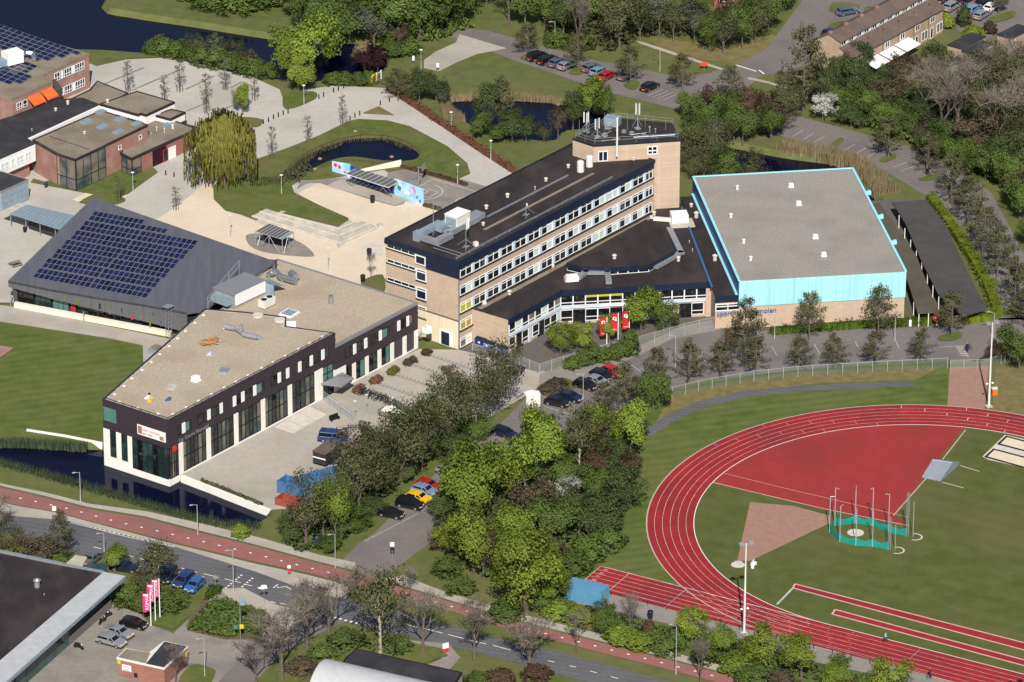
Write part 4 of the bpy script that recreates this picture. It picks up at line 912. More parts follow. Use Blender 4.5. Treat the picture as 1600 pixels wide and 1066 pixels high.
# link between wing and sports hall
LKZ = 5.9
lk0 = G2(1118, 464, LKZ); F3 = Fr(lk0, 0)
link = empty('link_building', (*lk0, 0), 0, 'low link with navy fascia between the school wing and the turquoise hall', 'building')
lp = ccw([F3.g(1118, 464, LKZ), F3.g(1158, 461.5, LKZ), F3.g(1087, 306, LKZ), F3.g(1063, 308, LKZ)])
MB().prism(lp, 0, LKZ - .3).build('wall', 'brick_beige', link); lr = slab(link, lp, LKZ, 'bitumen', 'roof')
p, q = Vector(F3.g(1118, 464, LKZ)), Vector(F3.g(1157, 461.5, LKZ)); a = math.atan2(q.y - p.y, q.x - p.x); nn = Vector((math.sin(a), -math.cos(a)))
MB().obox((p + q) / 2 + nn * .1, (q - p).length + .2, .3, LKZ - 1.0, LKZ + .04, a).build('fascia', 'navy', link)
win(link, (*(p + nn * .01), 3.25), a, (q - p).length, 1.3, 2, 'frame_white', 'glass_dark', .15, .08, transom=.62)
for u, v in ((1080, 323), (1088, 340), (1117, 407)): vent(lr, (*F3.g(u, v, LKZ), LKZ), 'stack' if u != 1080 else 'dome', 1.0)

# ------------------------------------------------------------------ sports hall
HZ = 8.8
h0 = G2(1155, 439.2, HZ); FH = Fr(h0, R(8.2)); HX, HY = 28.35, 44.6
hall = empty('sports_hall', (*h0, 0), FH.a, 'large flat-roofed sports hall with turquoise cladding over beige brick', 'sports hall')
MB().prism([(0.05, 0.05), (HX - .05, .05), (HX - .05, HY), (.05, HY)], 0, 4.2).build('brick_base', 'brick_beige', hall)
for i in range(24):      # vertical cladding panels on the near face
    x0 = HX * i / 24; MB().box(x0 + .01, x0 + HX / 24 - .01, -.12, .05, 4.1, HZ).build('cladding_panel', 'cyan', hall) if i == 0 else inst('cladding_panel', bpy.data.meshes['cladding_panel'], hall, (x0, 0, 0))
MB().box(-.1, .05, 0.06, HY, 4.1, HZ - .3).build('side_cladding', 'blue_trim', hall)
b = MB(); b.box(HX - .05, HX + .1, .06, HY, 4.1, HZ); b.box(0, HX, HY - .02, HY + .1, 4.1, HZ); b.box(.05, HX - .05, .06, HY - .02, 4.2, HZ - .45); b.build('cladding', 'cyan', hall)
hr = MB().box(.05, HX - .05, .05, HY, HZ - .5, HZ - .12).build('roof', 'gravel_grey', hall)
b = MB(); b.box(-.2, .22, 0, HY + .1, HZ - .02, HZ + .12); b.box(HX - .22, HX + .2, 0, HY + .1, HZ - .02, HZ + .12); b.box(.22, HX - .22, HY - .2, HY + .15, HZ - .02, HZ + .12); b.build('roof_edge', 'cyan_pale', hall)
MB().box(.2, HX - .2, -.1, .14, HZ - .02, HZ + .04).build('roof_edge', 'gravel_grey', hall)
b = MB(); b.box(-.55, -.15, .3, HY - 1.5, LKZ + .25, LKZ + .45); b.build('gutter', 'cyan_pale', hall)
for u, v, kk in ((1152, 295, 'stack'), (1142, 339, 'stack'), (1162, 379, 'stack'), (1173, 406, 'stack'), (1236, 291, 'box'), (1248, 319, 'box'), (1274, 371, 'box'), (1287, 399, 'box')):
    vent(hr, (*FH.g(u, v, HZ), HZ - .12), kk, 1.0 if kk == 'box' else .72, 'white' if kk == 'box' else 'off_white')
for y in (13.5, 24.5, 35.0):
    b = MB(); b.box(HX + .1, HX + .8, y, y + .35, HZ - 1.2, HZ - .4); b.box(HX + .8, HX + 1.3, y - .1, y + .45, HZ - 1.0, HZ - .3); b.build('wall_lamp', 'cyan_pale', hall)
def letters(parent, text, p, a, size, m, name='lettering', ext=.03, tilt=90, sx=1.0):
    c = bpy.data.curves.new(name, 'FONT'); c.body = text; c.size = size; c.extrude = ext
    c.align_x = 'LEFT'
    o = bpy.data.objects.new(name, c); COL.objects.link(o)
    dg = bpy.context.evaluated_depsgraph_get(); me = bpy.data.meshes.new_from_object(o.evaluated_get(dg)); bpy.data.objects.remove(o)
    me.materials.clear(); me.materials.append(MATS[m])
    o = inst(name, me, parent, p, rot=(R(tilt), 0, a)); o.scale = (sx, 1, 1)
    return o
letters(hall, 'sporthal koogmolen', (-3.7, -.16, 2.75), 0, 1.25, 'blue_trim')

# ------------------------------------------------------------------ bicycle sheds beside the hall
def shed(name, px, z, m, label, posts, front=None):
    o0 = G2(*px[0], z); f = Fr(o0, 0); e = empty(name, (*o0, 0), 0, label, 'bicycle shed')
    p = ccw([f.g(u, v, z) for u, v in px]); MB().prism(p, z - .22, z, bottom=True).build('roof', m, e)
    for (u, v) in posts:
        c = f.g(u, v, z); inst('post', bpy.data.meshes.get('shed_post') or MB().box(-.07, .07, -.07, .07, 0, 1).mesh('shed_post', 'off_white'), e, (*c, 0), 0, (1, 1, z - .22))
    return e, f
SHZ = 2.7
e, f = shed('bicycle_shed', [(1338, 318), (1375, 318), (1432, 400), (1466, 487), (1434, 489), (1417, 436)], SHZ, 'shed_roof', 'long brown-roofed bicycle shed against the sports hall', [(1436, 488), (1451, 487.5), (1465, 486), (1428, 470)])
sg = empty('round_sign', (0, 0, 0)); p = G(1463, 491, SHZ); sg.location = (p.x, p.y - .3, 0)
b = MB(); b.tube((0, -.05, 2.2), (0, .05, 2.2), .62, n=16); b.build('sign_face', 'red', sg); MB().tube((0, .08, 0), (0, .08, 2.3), .05).build('post', 'galv', sg); MB().tube((-.1, -.08, 2.25), (-.1, -.06, 2.25), .22, n=10).build('emblem', 'white', sg)
tag(sg, 'round red sign at the end of the brown bicycle shed', 'sign')
e, f = shed('bicycle_shed', [(1394, 316), (1447, 312), (1478, 352), (1512, 425), (1542, 482), (1505, 494), (1466, 460), (1440, 408), (1415, 350)], SHZ, 'shed_roof_dark', 'long dark-roofed bicycle shed behind the lime green hedge', [(1405, 335), (1414, 355), (1423, 373), (1432, 390), (1440.5, 408), (1449.5, 426), (1458, 444), (1467, 462)])
b = MB(); p, q = Vector(f.g(1409, 345)), Vector(f.g(1467, 465)); 
# ------------------------------------------------------------------ dark forecourt building: two joined volumes
DZ, DZ2 = 10.5, 8.2
d0 = (-53.9, -55.6); FD = Fr(d0, R(52.5))
dark = empty('college_building', (*d0, 0), FD.a, 'plum-clad college building with white columns and gravel roof beside the moat', 'school')
A_ = FD.l((-64.7, -48.0)); C_ = FD.l((-28.7, -22.8)); E_ = FD.l((-50.4, -13.5)); C_ = (C_[0], 0.0)
LB = FD.l((-15.5, -5.8))[0]; Bk = FD.l((-39.6, 11.9)); B2 = (LB, 0.0)
J1, J2, J3 = FD.g(447, 510.6, DZ), FD.g(447, 496, DZ), FD.g(380, 488, DZ)
fp = [(0, 0), C_, J1, J2, J3, E_, A_]
MB().prism(fp, 5.55, DZ - .3, top=False, bottom=True).build('cladding', 'plum_clad', dark)
b = MB(); b.prism(inset(fp, .35), -.4, 5.55, top=False); b.build('inner_wall', 'glass_green', dark)
MB().prism([(-.03, -.03), (10.2, -.03), (10.2, 3), (A_[0] + 6, A_[1] + .03), (A_[0] - .03, A_[1] + .03)], -1.6, .12).build('plinth', 'white_wall', dark)
dr_ = slab(dark, fp, DZ, 'gravel_roof', 'roof', 'plum_clad', .12, .3, .32)
i1 = inset(fp, .32); i2 = inset(fp, .75); b = MB()
for k in range(len(fp)):
    j = (k + 1) % len(fp); b.quad((*i1[k], DZ + .03), (*i1[j], DZ + .03), (*i2[j], DZ + .03), (*i2[k], DZ + .03))
b.build('roof_border', 'concrete', dr_)
bp_ = [(C_[0] + .02, .02), B2, Bk, (E_[0] + .5, E_[1] - .2), (J3[0], J3[1]), (J2[0], J2[1]), (J1[0], J1[1])]
MB().prism(bp_, 3.4, DZ2 - .3, top=False, bottom=True).build('cladding', 'plum_clad', dark)
MB().prism(inset(bp_, .35), 0, 3.4, top=False).build('inner_wall', 'glass_green', dark)
db_ = slab(dark, bp_, DZ2, 'gravel_roof', 'roof', 'grey_metal', .12, .55, .32)
def fs(u, z): return along(d0, FD.a, z, u)
# front columns and glazing
_colm = MB().box(-.5, .5, -.1, .55, 0, 5.6).mesh('column', 'white_wall')
cols = [fs(u, 2.0) for u in (283, 326, 369, 411, 453)]
for s in cols: inst('column', _colm, dark, (s, 0, 0))
sw_ = fs(498, 2); MB().box(sw_ - 1.0, sw_ + 1.0, -.1, .55, 0, 5.6).build('column', 'white_wall', dark)
def glaz(x0, x1, z0, z1, n, y=.12, pm=('glass_green', 'glass_dark', 'glass_green', 'glass_grey')):
    w_ = (x1 - x0); win(dark, (x0, y, z0), 0, w_, z1 - z0, n, 'black', [pm[(i * 3 + int(x0)) % len(pm)] for i in range(n)], .09, .1, name='glazing', transom=.5)
glaz(.3, cols[0] - .5, .1, 5.5, 4)
for s, t in zip(cols, cols[1:]): glaz(s + .5, t - .5, .25, 5.5, 6)
glaz(cols[4] + .5, sw_ - 1.0, .25, 5.5, 5)
for s, t in zip(cols[:-1] + [cols[4]], cols[1:] + [sw_ - .5]): MB().box(s + .5, t - .5, -.08, .3, 0, .22).build('threshold', 'white_wall', dark)
glaz(sw_ + 1.0, C_[0] - .6, 2.8, 5.5, 2, pm=('glass_teal',))
MB().box(C_[0] - .5, C_[0] + 2.6, -.06, .5, 0, 3.9).build('entrance_wall', 'white_wall', dark)
MB().box(sw_ + 1.0, C_[0] - .5, -.02, .5, 2.4, 2.8).build('entrance_lintel', 'plum_clad', dark)
en = win(dark, (sw_ + 1.3, .1, 0), 0, 2.6, 2.4, 2, 'black', 'glass_dark', .09, .1, name='door')
cx = sw_ + 3.0; b = MB(); b.add([(cx - 2.6, -.1, 2.75), (cx + 2.9, -.1, 2.75), (cx + 2.4, -3.0, 2.75), (cx - 1.2, -3.4, 2.75), (cx - 2.6, -.1, 3.0), (cx + 2.9, -.1, 3.0), (cx + 2.4, -3.0, 3.0), (cx - 1.2, -3.4, 3.0), (cx + .2, -1.2, 3.6)],
    [(0, 3, 2, 1), (0, 1, 5, 4), (1, 2, 6, 5), (2, 3, 7, 6), (3, 0, 4, 7), (4, 5, 8), (5, 6, 8), (6, 7, 8), (7, 4, 8)]); b.build('entrance_canopy', 'grey_metal', dark)
# upper windows with white shutters
_sh = MB().box(-.36, .36, -.13, .02, 0, 1.75).mesh('shutter', 'white')
for u in (286.5, 326, 345, 366, 379, 397.6, 436, 449, 468, 486, 504): inst('shutter', _sh, dark, (fs(u, 8), 0, 7.05))
for u, w_, pm in ((280, 1.0, 'glass_dark'), (294, 1.6, 'glass_teal'), (316, 2.2, 'glass_dark'), (336, 2.2, 'glass_green'), (372, 1.1, 'glass_dark'), (388, 2.1, 'glass_green'), (406.6, 2.0, 'glass_teal'), (428, 1.6, 'glass_dark'), (443, 1.5, 'glass_green'), (477, 2.0, 'glass_dark'), (495, 2.0, 'glass_dark'), (510, 1.2, 'glass_green')):
    win(dark, (fs(u, 8) - w_ / 2, 0, 7.05), 0, w_, 1.7, 2 if w_ > 1.5 else 1, 'black', [pm, 'glass_dark'], .08, .06, splits=[0, w_ * .68, w_] if w_ > 1.5 else None)
for u in (553.7, 571, 594, 622.7, 636.5): inst('shutter', _sh, dark, (fs(u, 6), 0, 5.05))
for u, w_, pm in ((545, 2.0, 'glass_dark'), (562, 2.0, 'glass_green'), (585, 2.0, 'glass_dark'), (603, 2.0, 'glass_teal'), (630, 1.5, 'glass_dark'), (642.5, 1.0, 'glass_grey')):
    win(dark, (fs(u, 6) - w_ / 2, 0, 5.05), 0, w_, 1.7, 2, 'black', [pm, 'glass_dark'], .08, .06, splits=[0, w_ * .68, w_])
_cm2 = MB().box(-.45, .45, -.1, .45, 0, 3.42).mesh('column', 'white_wall')
c2 = [fs(u, 1.5) for u in (553, 573, 592.7, 612.4, 632, 650)]
for s in c2: inst('column', _cm2, dark, (min(s, LB - .5), 0, 0))
for i, (s, t) in enumerate(zip([C_[0] + 2.6] + c2, c2)):
    t_ = min(t, LB - .5)
    if i < 4: win(dark, (s + (.45 if i else 0), .12, .25), 0, t_ - s - (.9 if i else .45), 3.1, 2, 'black', ['glass_dark', 'glass_teal' if i in (1, 3) else 'glass_green'], .08, .1, name='glazing')
    else: MB().box(s + .45, t_ - .45, .05, .15, .1, 3.4).build('door', 'plum_door', dark)
MB().box(C_[0] + 2.6, LB, -.05, .3, 0, .2).build('threshold', 'white_wall', dark)
# end wall over the water
ae = math.atan2(-A_[1], -A_[0]); ux = Vector((math.cos(ae), math.sin(ae))); eL = math.hypot(*A_)
def epos(s, z, off=0.0): q = Vector(A_) + ux * s + Vector((math.sin(ae), -math.cos(ae))) * off; return (q.x, q.y, z)
def ebox(s0, s1, z0, z1, th, m, nm, off=0.0):
    c = Vector(A_) + ux * (s0 + s1) / 2 + Vector((math.sin(ae), -math.cos(ae))) * (off + th / 2 - .3); return MB().obox(c, s1 - s0, th, z0, z1, ae).build(nm, m, dark)
for s0, s1 in ((0, 1.3), (2.6, 3.6), (4.9, 5.8)): ebox(s0, s1, .1, 5.6, .35, 'white_wall', 'column')
for s0, s1 in ((1.3, 2.6), (3.6, 4.9)): win(dark, epos(s0, .9, -.1), ae, s1 - s0, 4.6, 1, 'black', 'glass_green', .07, .08, name='glazing', transom=.5); ebox(s0, s1, .1, .9, .35, 'white_wall', 'sill_wall')
win(dark, epos(5.8, .12, -.1), ae, eL - 6.0, 5.4, 7, 'black', ['glass_green', 'glass_dark', 'glass_green'], .08, .08, name='glazing', transom=.5)
win(dark, epos(.1, 7.0, .0), ae, 2.7, 2.5, 1, 'black', 'glass_teal', .03, .04)
bn = ebox(7.0, 12.7, 6.55, 8.25, .06, 'white', 'banner', .31)
for k, (t, z) in enumerate((('open avonden', 7.45), ('aan tafel', 6.8))):
    q = epos(8.0, z, .085); letters(dark, t, q, ae, .62, 'banner_red', 'banner_lettering', .008)
b = MB()
for s0, z0, z1 in ((7.15, 6.75, 8.05), (11.5, 6.7, 7.4)):
    c = Vector(A_) + ux * (s0 + .4) + Vector((math.sin(ae), -math.cos(ae))) * .078; b.obox(c, .8, .02, z0, z1, ae)
b.build('banner_print', 'brick_pink', dark)
b = MB(); b.tube((1.35, -.12, 5.15), (1.35, 0, 5.15), .55, n=14); b.build('emblem', 'red', dark)
letters(dark, 'De Gerrit Rietveld', (2.4, -.05, 5.75), 0, .95, 'grey_metal', 'lettering', .02)
# roof edge rail and fittings
b = MB(); pts = inset(fp, .45)
for k in (0, 5, 6):
    p, q = Vector(pts[k]), Vector(pts[(k + 1) % len(pts)]); n = int((q - p).length / 1.6)
    b.tube((*p, DZ + .32), (*q, DZ + .32), .05, n=4)
    for i in range(n + 1): r0 = p.lerp(q, i / max(n, 1)); b.tube((*r0, DZ), (*r0, DZ + .32), .05, n=4)
b.build('roof_rail', 'dark_metal', dr_)
rr = random.Random(3); _wt = MB().obox((0, 0), .35, .35, 0, .16).mesh('ballast_block', 'white')
for k in (0, 5, 6):
    p, q = Vector(inset(fp, 1.2)[k]), Vector(inset(fp, 1.2)[(k + 1) % len(fp)]); n = int((q - p).length / 3.0)
    for i in range(n): r0 = p.lerp(q, (i + .5) / n); inst('ballast_block', _wt, dr_, (r0.x + rr.uniform(-.2, .2), r0.y, DZ + .02))
for (ax0, ay0), (ax1, ay1) in (((350, 512), (367, 520)),):
    pass
def rp(u, v, z=DZ): return (*FD.g(u, v, z), z)
b = MB(); p, q = Vector(rp(352, 515)), Vector(rp(366, 518)); r0, r1 = Vector(rp(380, 527)), Vector(rp(402, 532))
up = Vector((0, 0, .55)); b.tube(p + up, q + up, .42, n=10); b.tube(r0 + up, r1 + up, .42, n=10); b.tube(q + up, r0 + up, .22, n=8); b.tube(r1 + up, r1 + Vector((.7, -.4, .1)), .3, n=8); b.tube(p + up, p + Vector((-.3, .2, .05)), .3, n=8); b.tube(Vector(rp(377, 522)), Vector(rp(377, 522)) + Vector((0, 0, 1.6)), .3, n=8)
b.build('spiral_duct', 'galv', dr_, smooth=False)
vent(dr_, rp(306, 595), 'box', 1.35, 'white')
b = MB(); b.obox(FD.g(268, 605, DZ), 2.0, 1.5, DZ, DZ + .12, .4); b.build('roof_light', 'concrete', dr_); b = MB(); b.obox(FD.g(350, 580, DZ), 1.7, 1.4, DZ, DZ + .25, .4); b.build('roof_light', 'galv', dr_)
for u, v, z in ((403, 494, DZ), (437, 501, DZ)): MB().tube(rp(u, v, z), Vector(rp(u, v, z)) + Vector((0, 0, .25)), .9, n=16).build('roof_dome', 'concrete_light', dr_)
MB().obox(FD.g(447, 503, DZ), .15, 3.2, DZ2, DZ + .1, R(40)).build('white_screen', 'white', db_)
# plant room bridging to the zinc roof
c0 = FD.g(378, 466, DZ2); pr = empty('plant_room', (*c0, DZ2), R(-2), parent=dark)
MB().box(-4.2, 3.4, -2.0, 2.4, 0, 2.6).build('housing', 'galv', pr); MB().box(-4.4, 3.6, -2.2, 2.6, 2.6, 2.75).build('lid', 'grey_metal', pr); MB().box(-5.6, -4.2, -1.8, 2.0, .9, 2.0).build('duct', 'galv_blue', pr); MB().box(-3.8, 3.4, -2.25, -2.02, .6, 2.6).build('white_panel', 'white', pr)
c1 = FD.g(417, 479, DZ2); cl2 = empty('chiller', (*c1, DZ2), 0, parent=dark); MB().box(-1.4, 1.4, -.7, .7, .2, 1.5).build('housing', 'off_white', cl2)
for x in (-.7, .7): MB().tube((x, 0, 1.5), (x, 0, 1.6), .5, n=12).build('fan', 'black', cl2)
c1 = FD.g(425, 458, DZ2); b = MB(); b.add([(c1[0] - 1.5, c1[1] - 1.6, DZ2 + 2.4), (c1[0] + 1.5, c1[1] - 1.8, DZ2 + 1.2), (c1[0] + 1.8, c1[1] + 1.5, DZ2 + 1.3), (c1[0] - 1.3, c1[1] + 1.7, DZ2 + 2.5)], [(0, 1, 2, 3)]); b.box(c1[0] - 1.4, c1[0] - 1.2, c1[1] - 1.5, c1[1] + 1.5, DZ2, DZ2 + 2.3); b.build('sloping_screen', 'galv_blue', dark)
b = MB(); sk = FD.g(452, 491, DZ2); b.obox(sk, 2.6, 2.4, DZ2, DZ2 + .3, .1); o = b.build('skylight', 'white', db_); MB().obox(sk, 2.1, 1.9, DZ2 + .3, DZ2 + .34, .1).build('pane', 'galv_blue', o)
b = MB()
for (u, v), (u2, v2), ra in (((423, 435), (432, 432), .55), ((432, 432), (438, 440), .5), ((438, 440), (462, 447), .55), ((455, 434), (463, 441), .6), ((418, 437), (423, 435), .4)):
    b.tube(Vector(rp(u, v, DZ2)) + Vector((0, 0, .9)), Vector(rp(u2, v2, DZ2)) + Vector((0, 0, .9)), ra, n=10)
for u, v in ((420, 437), (432, 433), (441, 441), (462, 446)): b.tube(rp(u, v, DZ2), Vector(rp(u, v, DZ2)) + Vector((0, 0, .9)), .25, n=6)
b.build('ventilation_tubes', 'steel', db_)
MB().tube(rp(517, 475, DZ2), Vector(rp(517, 475, DZ2)) + Vector((0, 0, 1.5)), .42, n=10).build('flue', 'steel', db_)
MB().tube(rp(431, 421, DZ2), Vector(rp(431, 421, DZ2)) + Vector((0, 0, 1.6)), .18, n=8).build('flue', 'dark_metal', db_)
# ------------------------------------------------------------------ zinc building with the tilted solar roof
Z1, Z2 = Vector((-85.03, 11.27, 4.4)), Vector((-71.89, 30.75, 11.25)); Z3 = Vector((-54.2, -2.6, 5.0))
zn = (Z3 - Z1).cross(Z2 - Z1).normalized(); R3 = Z3 - Z1
if zn.z < 0: zn = -zn
zinc = empty('zinc_hall', (Z1.x, Z1.y, 0), 0, 'grey zinc building with a tilted roof of solar panels', 'school')
O3 = Vector((Z1.x, Z1.y, 0))
zp = [Gpl(u, v, Z1, zn) - O3 for u, v in ((12.7, 438.6), (80, 452), (150, 464), (220, 475), (291, 488), (319, 484), (433, 406), (420, 405), (145, 308.5))]
b = MB(); b.add(zp, [tuple(range(len(zp)))]); b.add([p - Vector((0, 0, .45)) for p in zp], [tuple(reversed(range(len(zp))))])
n = len(zp)
for i in range(n):
    j = (i + 1) % n; b.quad(zp[j], zp[i], zp[i] - Vector((0, 0, .45)), zp[j] - Vector((0, 0, .45)))
zroof = b.build('roof', 'zinc', zinc)
# zinc apron below the fold
fold = zp[:5]; drop = [1.15, 1.75, 2.4, 3.05, 3.7]
b = MB()
for i in range(4):
    p, q = fold[i] - Vector((0, 0, .02)), fold[i + 1] - Vector((0, 0, .02)); b.quad(p - Vector((0, 0, drop[i])), q - Vector((0, 0, drop[i + 1])), q, p)
    nn = (q - p).cross(Vector((0, 0, 1))).normalized() * -.3
    b.quad(q - Vector((0, 0, drop[i + 1])) + nn, p - Vector((0, 0, drop[i])) + nn, p + nn, q + nn); b.quad(p - Vector((0, 0, drop[i])), p - Vector((0, 0, drop[i])) + nn, q - Vector((0, 0, drop[i + 1])) + nn, q - Vector((0, 0, drop[i + 1])))
apron = b.build('apron', 'zinc_wall', zinc)
b = MB()
for i in range(4):
    p, q = fold[i], fold[i + 1]; nn = (q - p).cross(Vector((0, 0, 1))).normalized() * .02
    L = (q - p).length; k = int(L / .62)
    for t in range(k):
        f = (t + .5) / k; r0 = p.lerp(q, f) + nn; dd = drop[i] + (drop[i + 1] - drop[i]) * f; d = (q - p).normalized() * .02
        b.quad(r0 - d - Vector((0, 0, dd)), r0 + d - Vector((0, 0, dd)), r0 + d, r0 - d)
b.build('seam', 'zinc', apron)
fd = (fold[4] - fold[0]); fa = math.atan2(fd.y, fd.x)
for k, (u, v) in enumerate(((104, 466), (123, 472), (142, 477), (157, 478), (173, 487), (191, 485), (207, 496), (223, 494), (240, 493), (235, 506), (252, 506))):
    s = along((Z1.x, Z1.y), fa, 3.0, u); q = Vector((math.cos(fa), math.sin(fa))) * s
    # height on the apron from the sighted row
    lo, hi = 0.0, 5.0
    for _ in range(30):
        m_ = (lo + hi) / 2
        if proj_v((Z1.x + q.x, Z1.y + q.y, m_)) > v: lo = m_
        else: hi = m_
    i = min(3, int(4 * s / fd.length)); e0, e1 = fold[i], fold[i + 1]; t = (s / fd.length - i / 4) * 4; base = e0.lerp(e1, max(0, min(1, t)))
    nn = Vector((math.sin(fa), -math.cos(fa), 0)) * .06
    MB().obox((base.x + nn.x, base.y + nn.y), .3, .1, lo - .45, lo + .45, fa).build('slot_window', {1: 'leaf_lime_hedge', 3: 'navy', 6: 'red', 9: 'leaf_lime_hedge'}.get(k, 'glass_grey'), zinc)
# glazed base, low white wall and columns
def off(p, d): nn = (fold[4] - fold[0]).cross(Vector((0, 0, 1))).normalized(); return Vector((p.x, p.y, 0)) + nn * d
g0, g1 = off(fold[0], -1.2), off(fold[4], -1.2)
b = MB(); b.prism([(g0.x + .8, g0.y), (g1.x, g1.y), (zp[5].x, zp[5].y + 1), (zp[6].x - 1, zp[6].y - .5), (zp[8].x + .3, zp[8].y - 1.2)], 0, 3.6); b.build('inner_volume', 'glass_green', zinc)
ga = math.atan2(g1.y - g0.y, g1.x - g0.x); gl = (g1 - g0).length
for k in range(9):
    pm = ['glass_dark', 'glass_green', 'glass_teal', 'red', 'glass_dark', 'glass_dark', 'glass_green', 'glass_dark', 'glass_dark'][k]
    w_ = gl * .09 if k != 3 else gl * .03
    q = g0 + (g1 - g0) * (.03 + .1 * k); win(zinc, (q.x + .03, q.y - .05, .1), ga, w_, 3.0 - .25 * k if k < 8 else 1.0, 3, 'black', pm, .06, .06, name='glazing')
ww = ccw([tuple(Vector(G2(u, v)) - Vector((Z1.x, Z1.y))) for u, v in ((22, 481), (266, 527), (268, 523), (24, 477))])
MB().prism(ww, 0, .75).build('low_wall', 'cream_wall', zinc)
for u, v, h in ((17, 480, 3.2), (131, 503, 1.9)):
    q = Vector(G2(u, v)) - Vector((Z1.x, Z1.y)); MB().tube((*q, 0), (*q, h), .09, n=6).build('column', 'galv', zinc)
# gable wall under the left edge and rear edge
b = MB(); p, q = zp[0], zp[8]; iv = Vector((.6, -.45, 0))
b.quad(Vector((p.x + .3, p.y + .2, 0)) + iv, Vector((q.x, q.y, 0)) + iv, q + iv - Vector((0, 0, .3)), p + iv - Vector((0, 0, .3))); b.build('gable_wall', 'zinc_wall', zinc)
b = MB(); p, q = zp[8], zp[6]; iv = Vector((-.3, -.6, 0)); b.quad(Vector((p.x, p.y, 0)) + iv, Vector((q.x, q.y, 0)) + iv, q + iv - Vector((0, 0, .3)), p + iv - Vector((0, 0, .3))); b.build('rear_wall', 'zinc_wall', zinc)
# solar panels
def zpx(x, y): return Gpl(x / 3.9475, 260 + y / 3.9475, Z1, zn)
er = (zpx(945, 760) - zpx(245, 632)).normalized(); edn = zn.cross(er).normalized()
if edn.z > 0: edn = -edn
pw_ = (zpx(945, 760) - zpx(245, 632)).length / 22.25; pl_ = (zpx(530, 340) - zpx(475, 398)).length * .462
def solar_mesh(w_, l_):
    b = MB(); b.mi = 1; b.box(.002, w_ - .006, .002, l_ - .006, 0, .05); b.mi = 0
    b.quad((.03, .03, .056), (w_ - .04, .03, .056), (w_ - .04, l_ - .04, .056), (.03, l_ - .04, .056)); return b.mesh('solar_panel', ['solar', 'solar_frame'])
sm_ = solar_mesh(pw_, pl_)
rotm = Matrix((er, -edn, zn)).transposed()
def put_panel(p, parent, me, rm):
    o = inst('solar_panel', me, parent); o.matrix_local = Matrix.Translation(p) @ rm.to_4x4(); return o
npan = 0
for i, (sx, sy) in enumerate(((585, 280), (530, 340), (475, 398), (415, 455), (360, 512), (300, 570), (245, 632))):
    s0 = zpx(sx, sy) - O3 + zn * .12
    for r_ in range(2):
        for c in range(22):
            if i == 0 and (c >= 10 if r_ == 0 else (c >= 15)): continue
            gap = .2 * pw_ if c >= 11 else 0
            p = s0 + er * (pw_ * c + gap) + edn * (pl_ * (r_ + 1) - .0); put_panel(p, zinc, sm_, rotm); npan += 1
# access stairs and rails between zinc roof and dark building
sg = empty('roof_ladder', (*FD.w(*FD.g(265, 500, 8.0)), 0), FD.a, 'caged white steel access ladder beside the zinc apron', 'ladder')
p = G2(263, 527); sg.location = (p[0], p[1], 0)
b = MB()
for y in (-.35, .35):
    for x in (-.2, .5): b.tube((x, y, 0), (x, y, 5.6), .04, n=4)
for k in range(14): b.tube((-.2, -.35, .4 * k + .2), (-.2, .35, .4 * k + .2), .03, n=4); 
for k in range(6): b.path([(-.2, -.35, 2.0 + .7 * k), (.5, -.5, 2.0 + .7 * k), (.5, .5, 2.0 + .7 * k), (-.2, .35, 2.0 + .7 * k)], .03, 4)
b.build('cage', 'galv', sg); b = MB(); b.box(-.6, .9, -.7, .7, 5.6, 5.66); b.build('platform', 'galv', sg)
b = MB(); p0, p1 = Vector(FD.g(325, 484, 8.2)), Vector(FD.g(374, 438, 8.2))
for z in (9.4, 10.4): b.tube((*p0, z), (*p1, z + 1.4), .07, n=5)
for i in range(4): q = p0.lerp(p1, i / 3); b.tube((*q, 8.0), (*q, 10.4 + 1.4 * i / 3), .09, n=5)
b.build('roof_guard_rail', 'galv', dark)

# ------------------------------------------------------------------ brick school group by the river
def block(parent, px, z, wall, roof, edge, name, z0=0.0, fr=None, eh=.12, ew=.3):
    p = ccw([fr.g(u, v, z) for u, v in px]); MB().prism(p, z0, z - .28).build('wall', wall, parent); slab(parent, p, z, roof, 'roof', edge, eh, ew, .3); return p
b0 = G2(139, 85, 6.7); FB = Fr(b0, 0)
brk = empty('brick_school', (*b0, 0), 0, 'red brick school by the river with orange awnings and solar panels', 'school')
block(brk, [(139, 85), (56, 121), (-40, 90), (-40, 31), (0, 43)], 6.7, 'brick_pink', 'gravel_brown', 'gravel_brown', 'upper', fr=FB)
block(brk, [(82, 128), (19, 155.5), (-40, 138), (-40, 100), (20, 95)], 6.5, 'brick_pink', 'gravel_brown', 'gravel_brown', 'lower', fr=FB)
def wins_on(parent, fr, pa, pb, z, zb, h, items, m='glass_dark', frame='frame_white'):
    a0, a1 = Vector(fr.g(*pa, z)), Vector(fr.g(*pb, z)); d = (a1 - a0); L = d.length; a = math.atan2(d.y, d.x); d.normalize(); nn = Vector((math.sin(a), -math.cos(a))) * .01
    for t0, t1, n in items: q = a0 + d * (t0 * L) + nn; win(parent, (q.x, q.y, zb), a, (t1 - t0) * L, h, n, frame, m, .1, .08, transom=.36)
for zb in (4.3, .9): wins_on(brk, FB, (56, 121), (139, 85), 6.7, zb, 1.6, [(.34, .44, 2), (.52, .66, 3), (.72, .9, 4)]); 
for zb in (4.3, .9):
    wins_on(brk, FB, (56, 121), (139, 85), 6.7, zb, 1.6, [(.46, .5, 1), (.67, .71, 1)], 'white')
wins_on(brk, FB, (19, 155.5), (82, 128), 6.5, 4.0, 1.4, [(.1, .22, 2), (.25, .36, 1)])
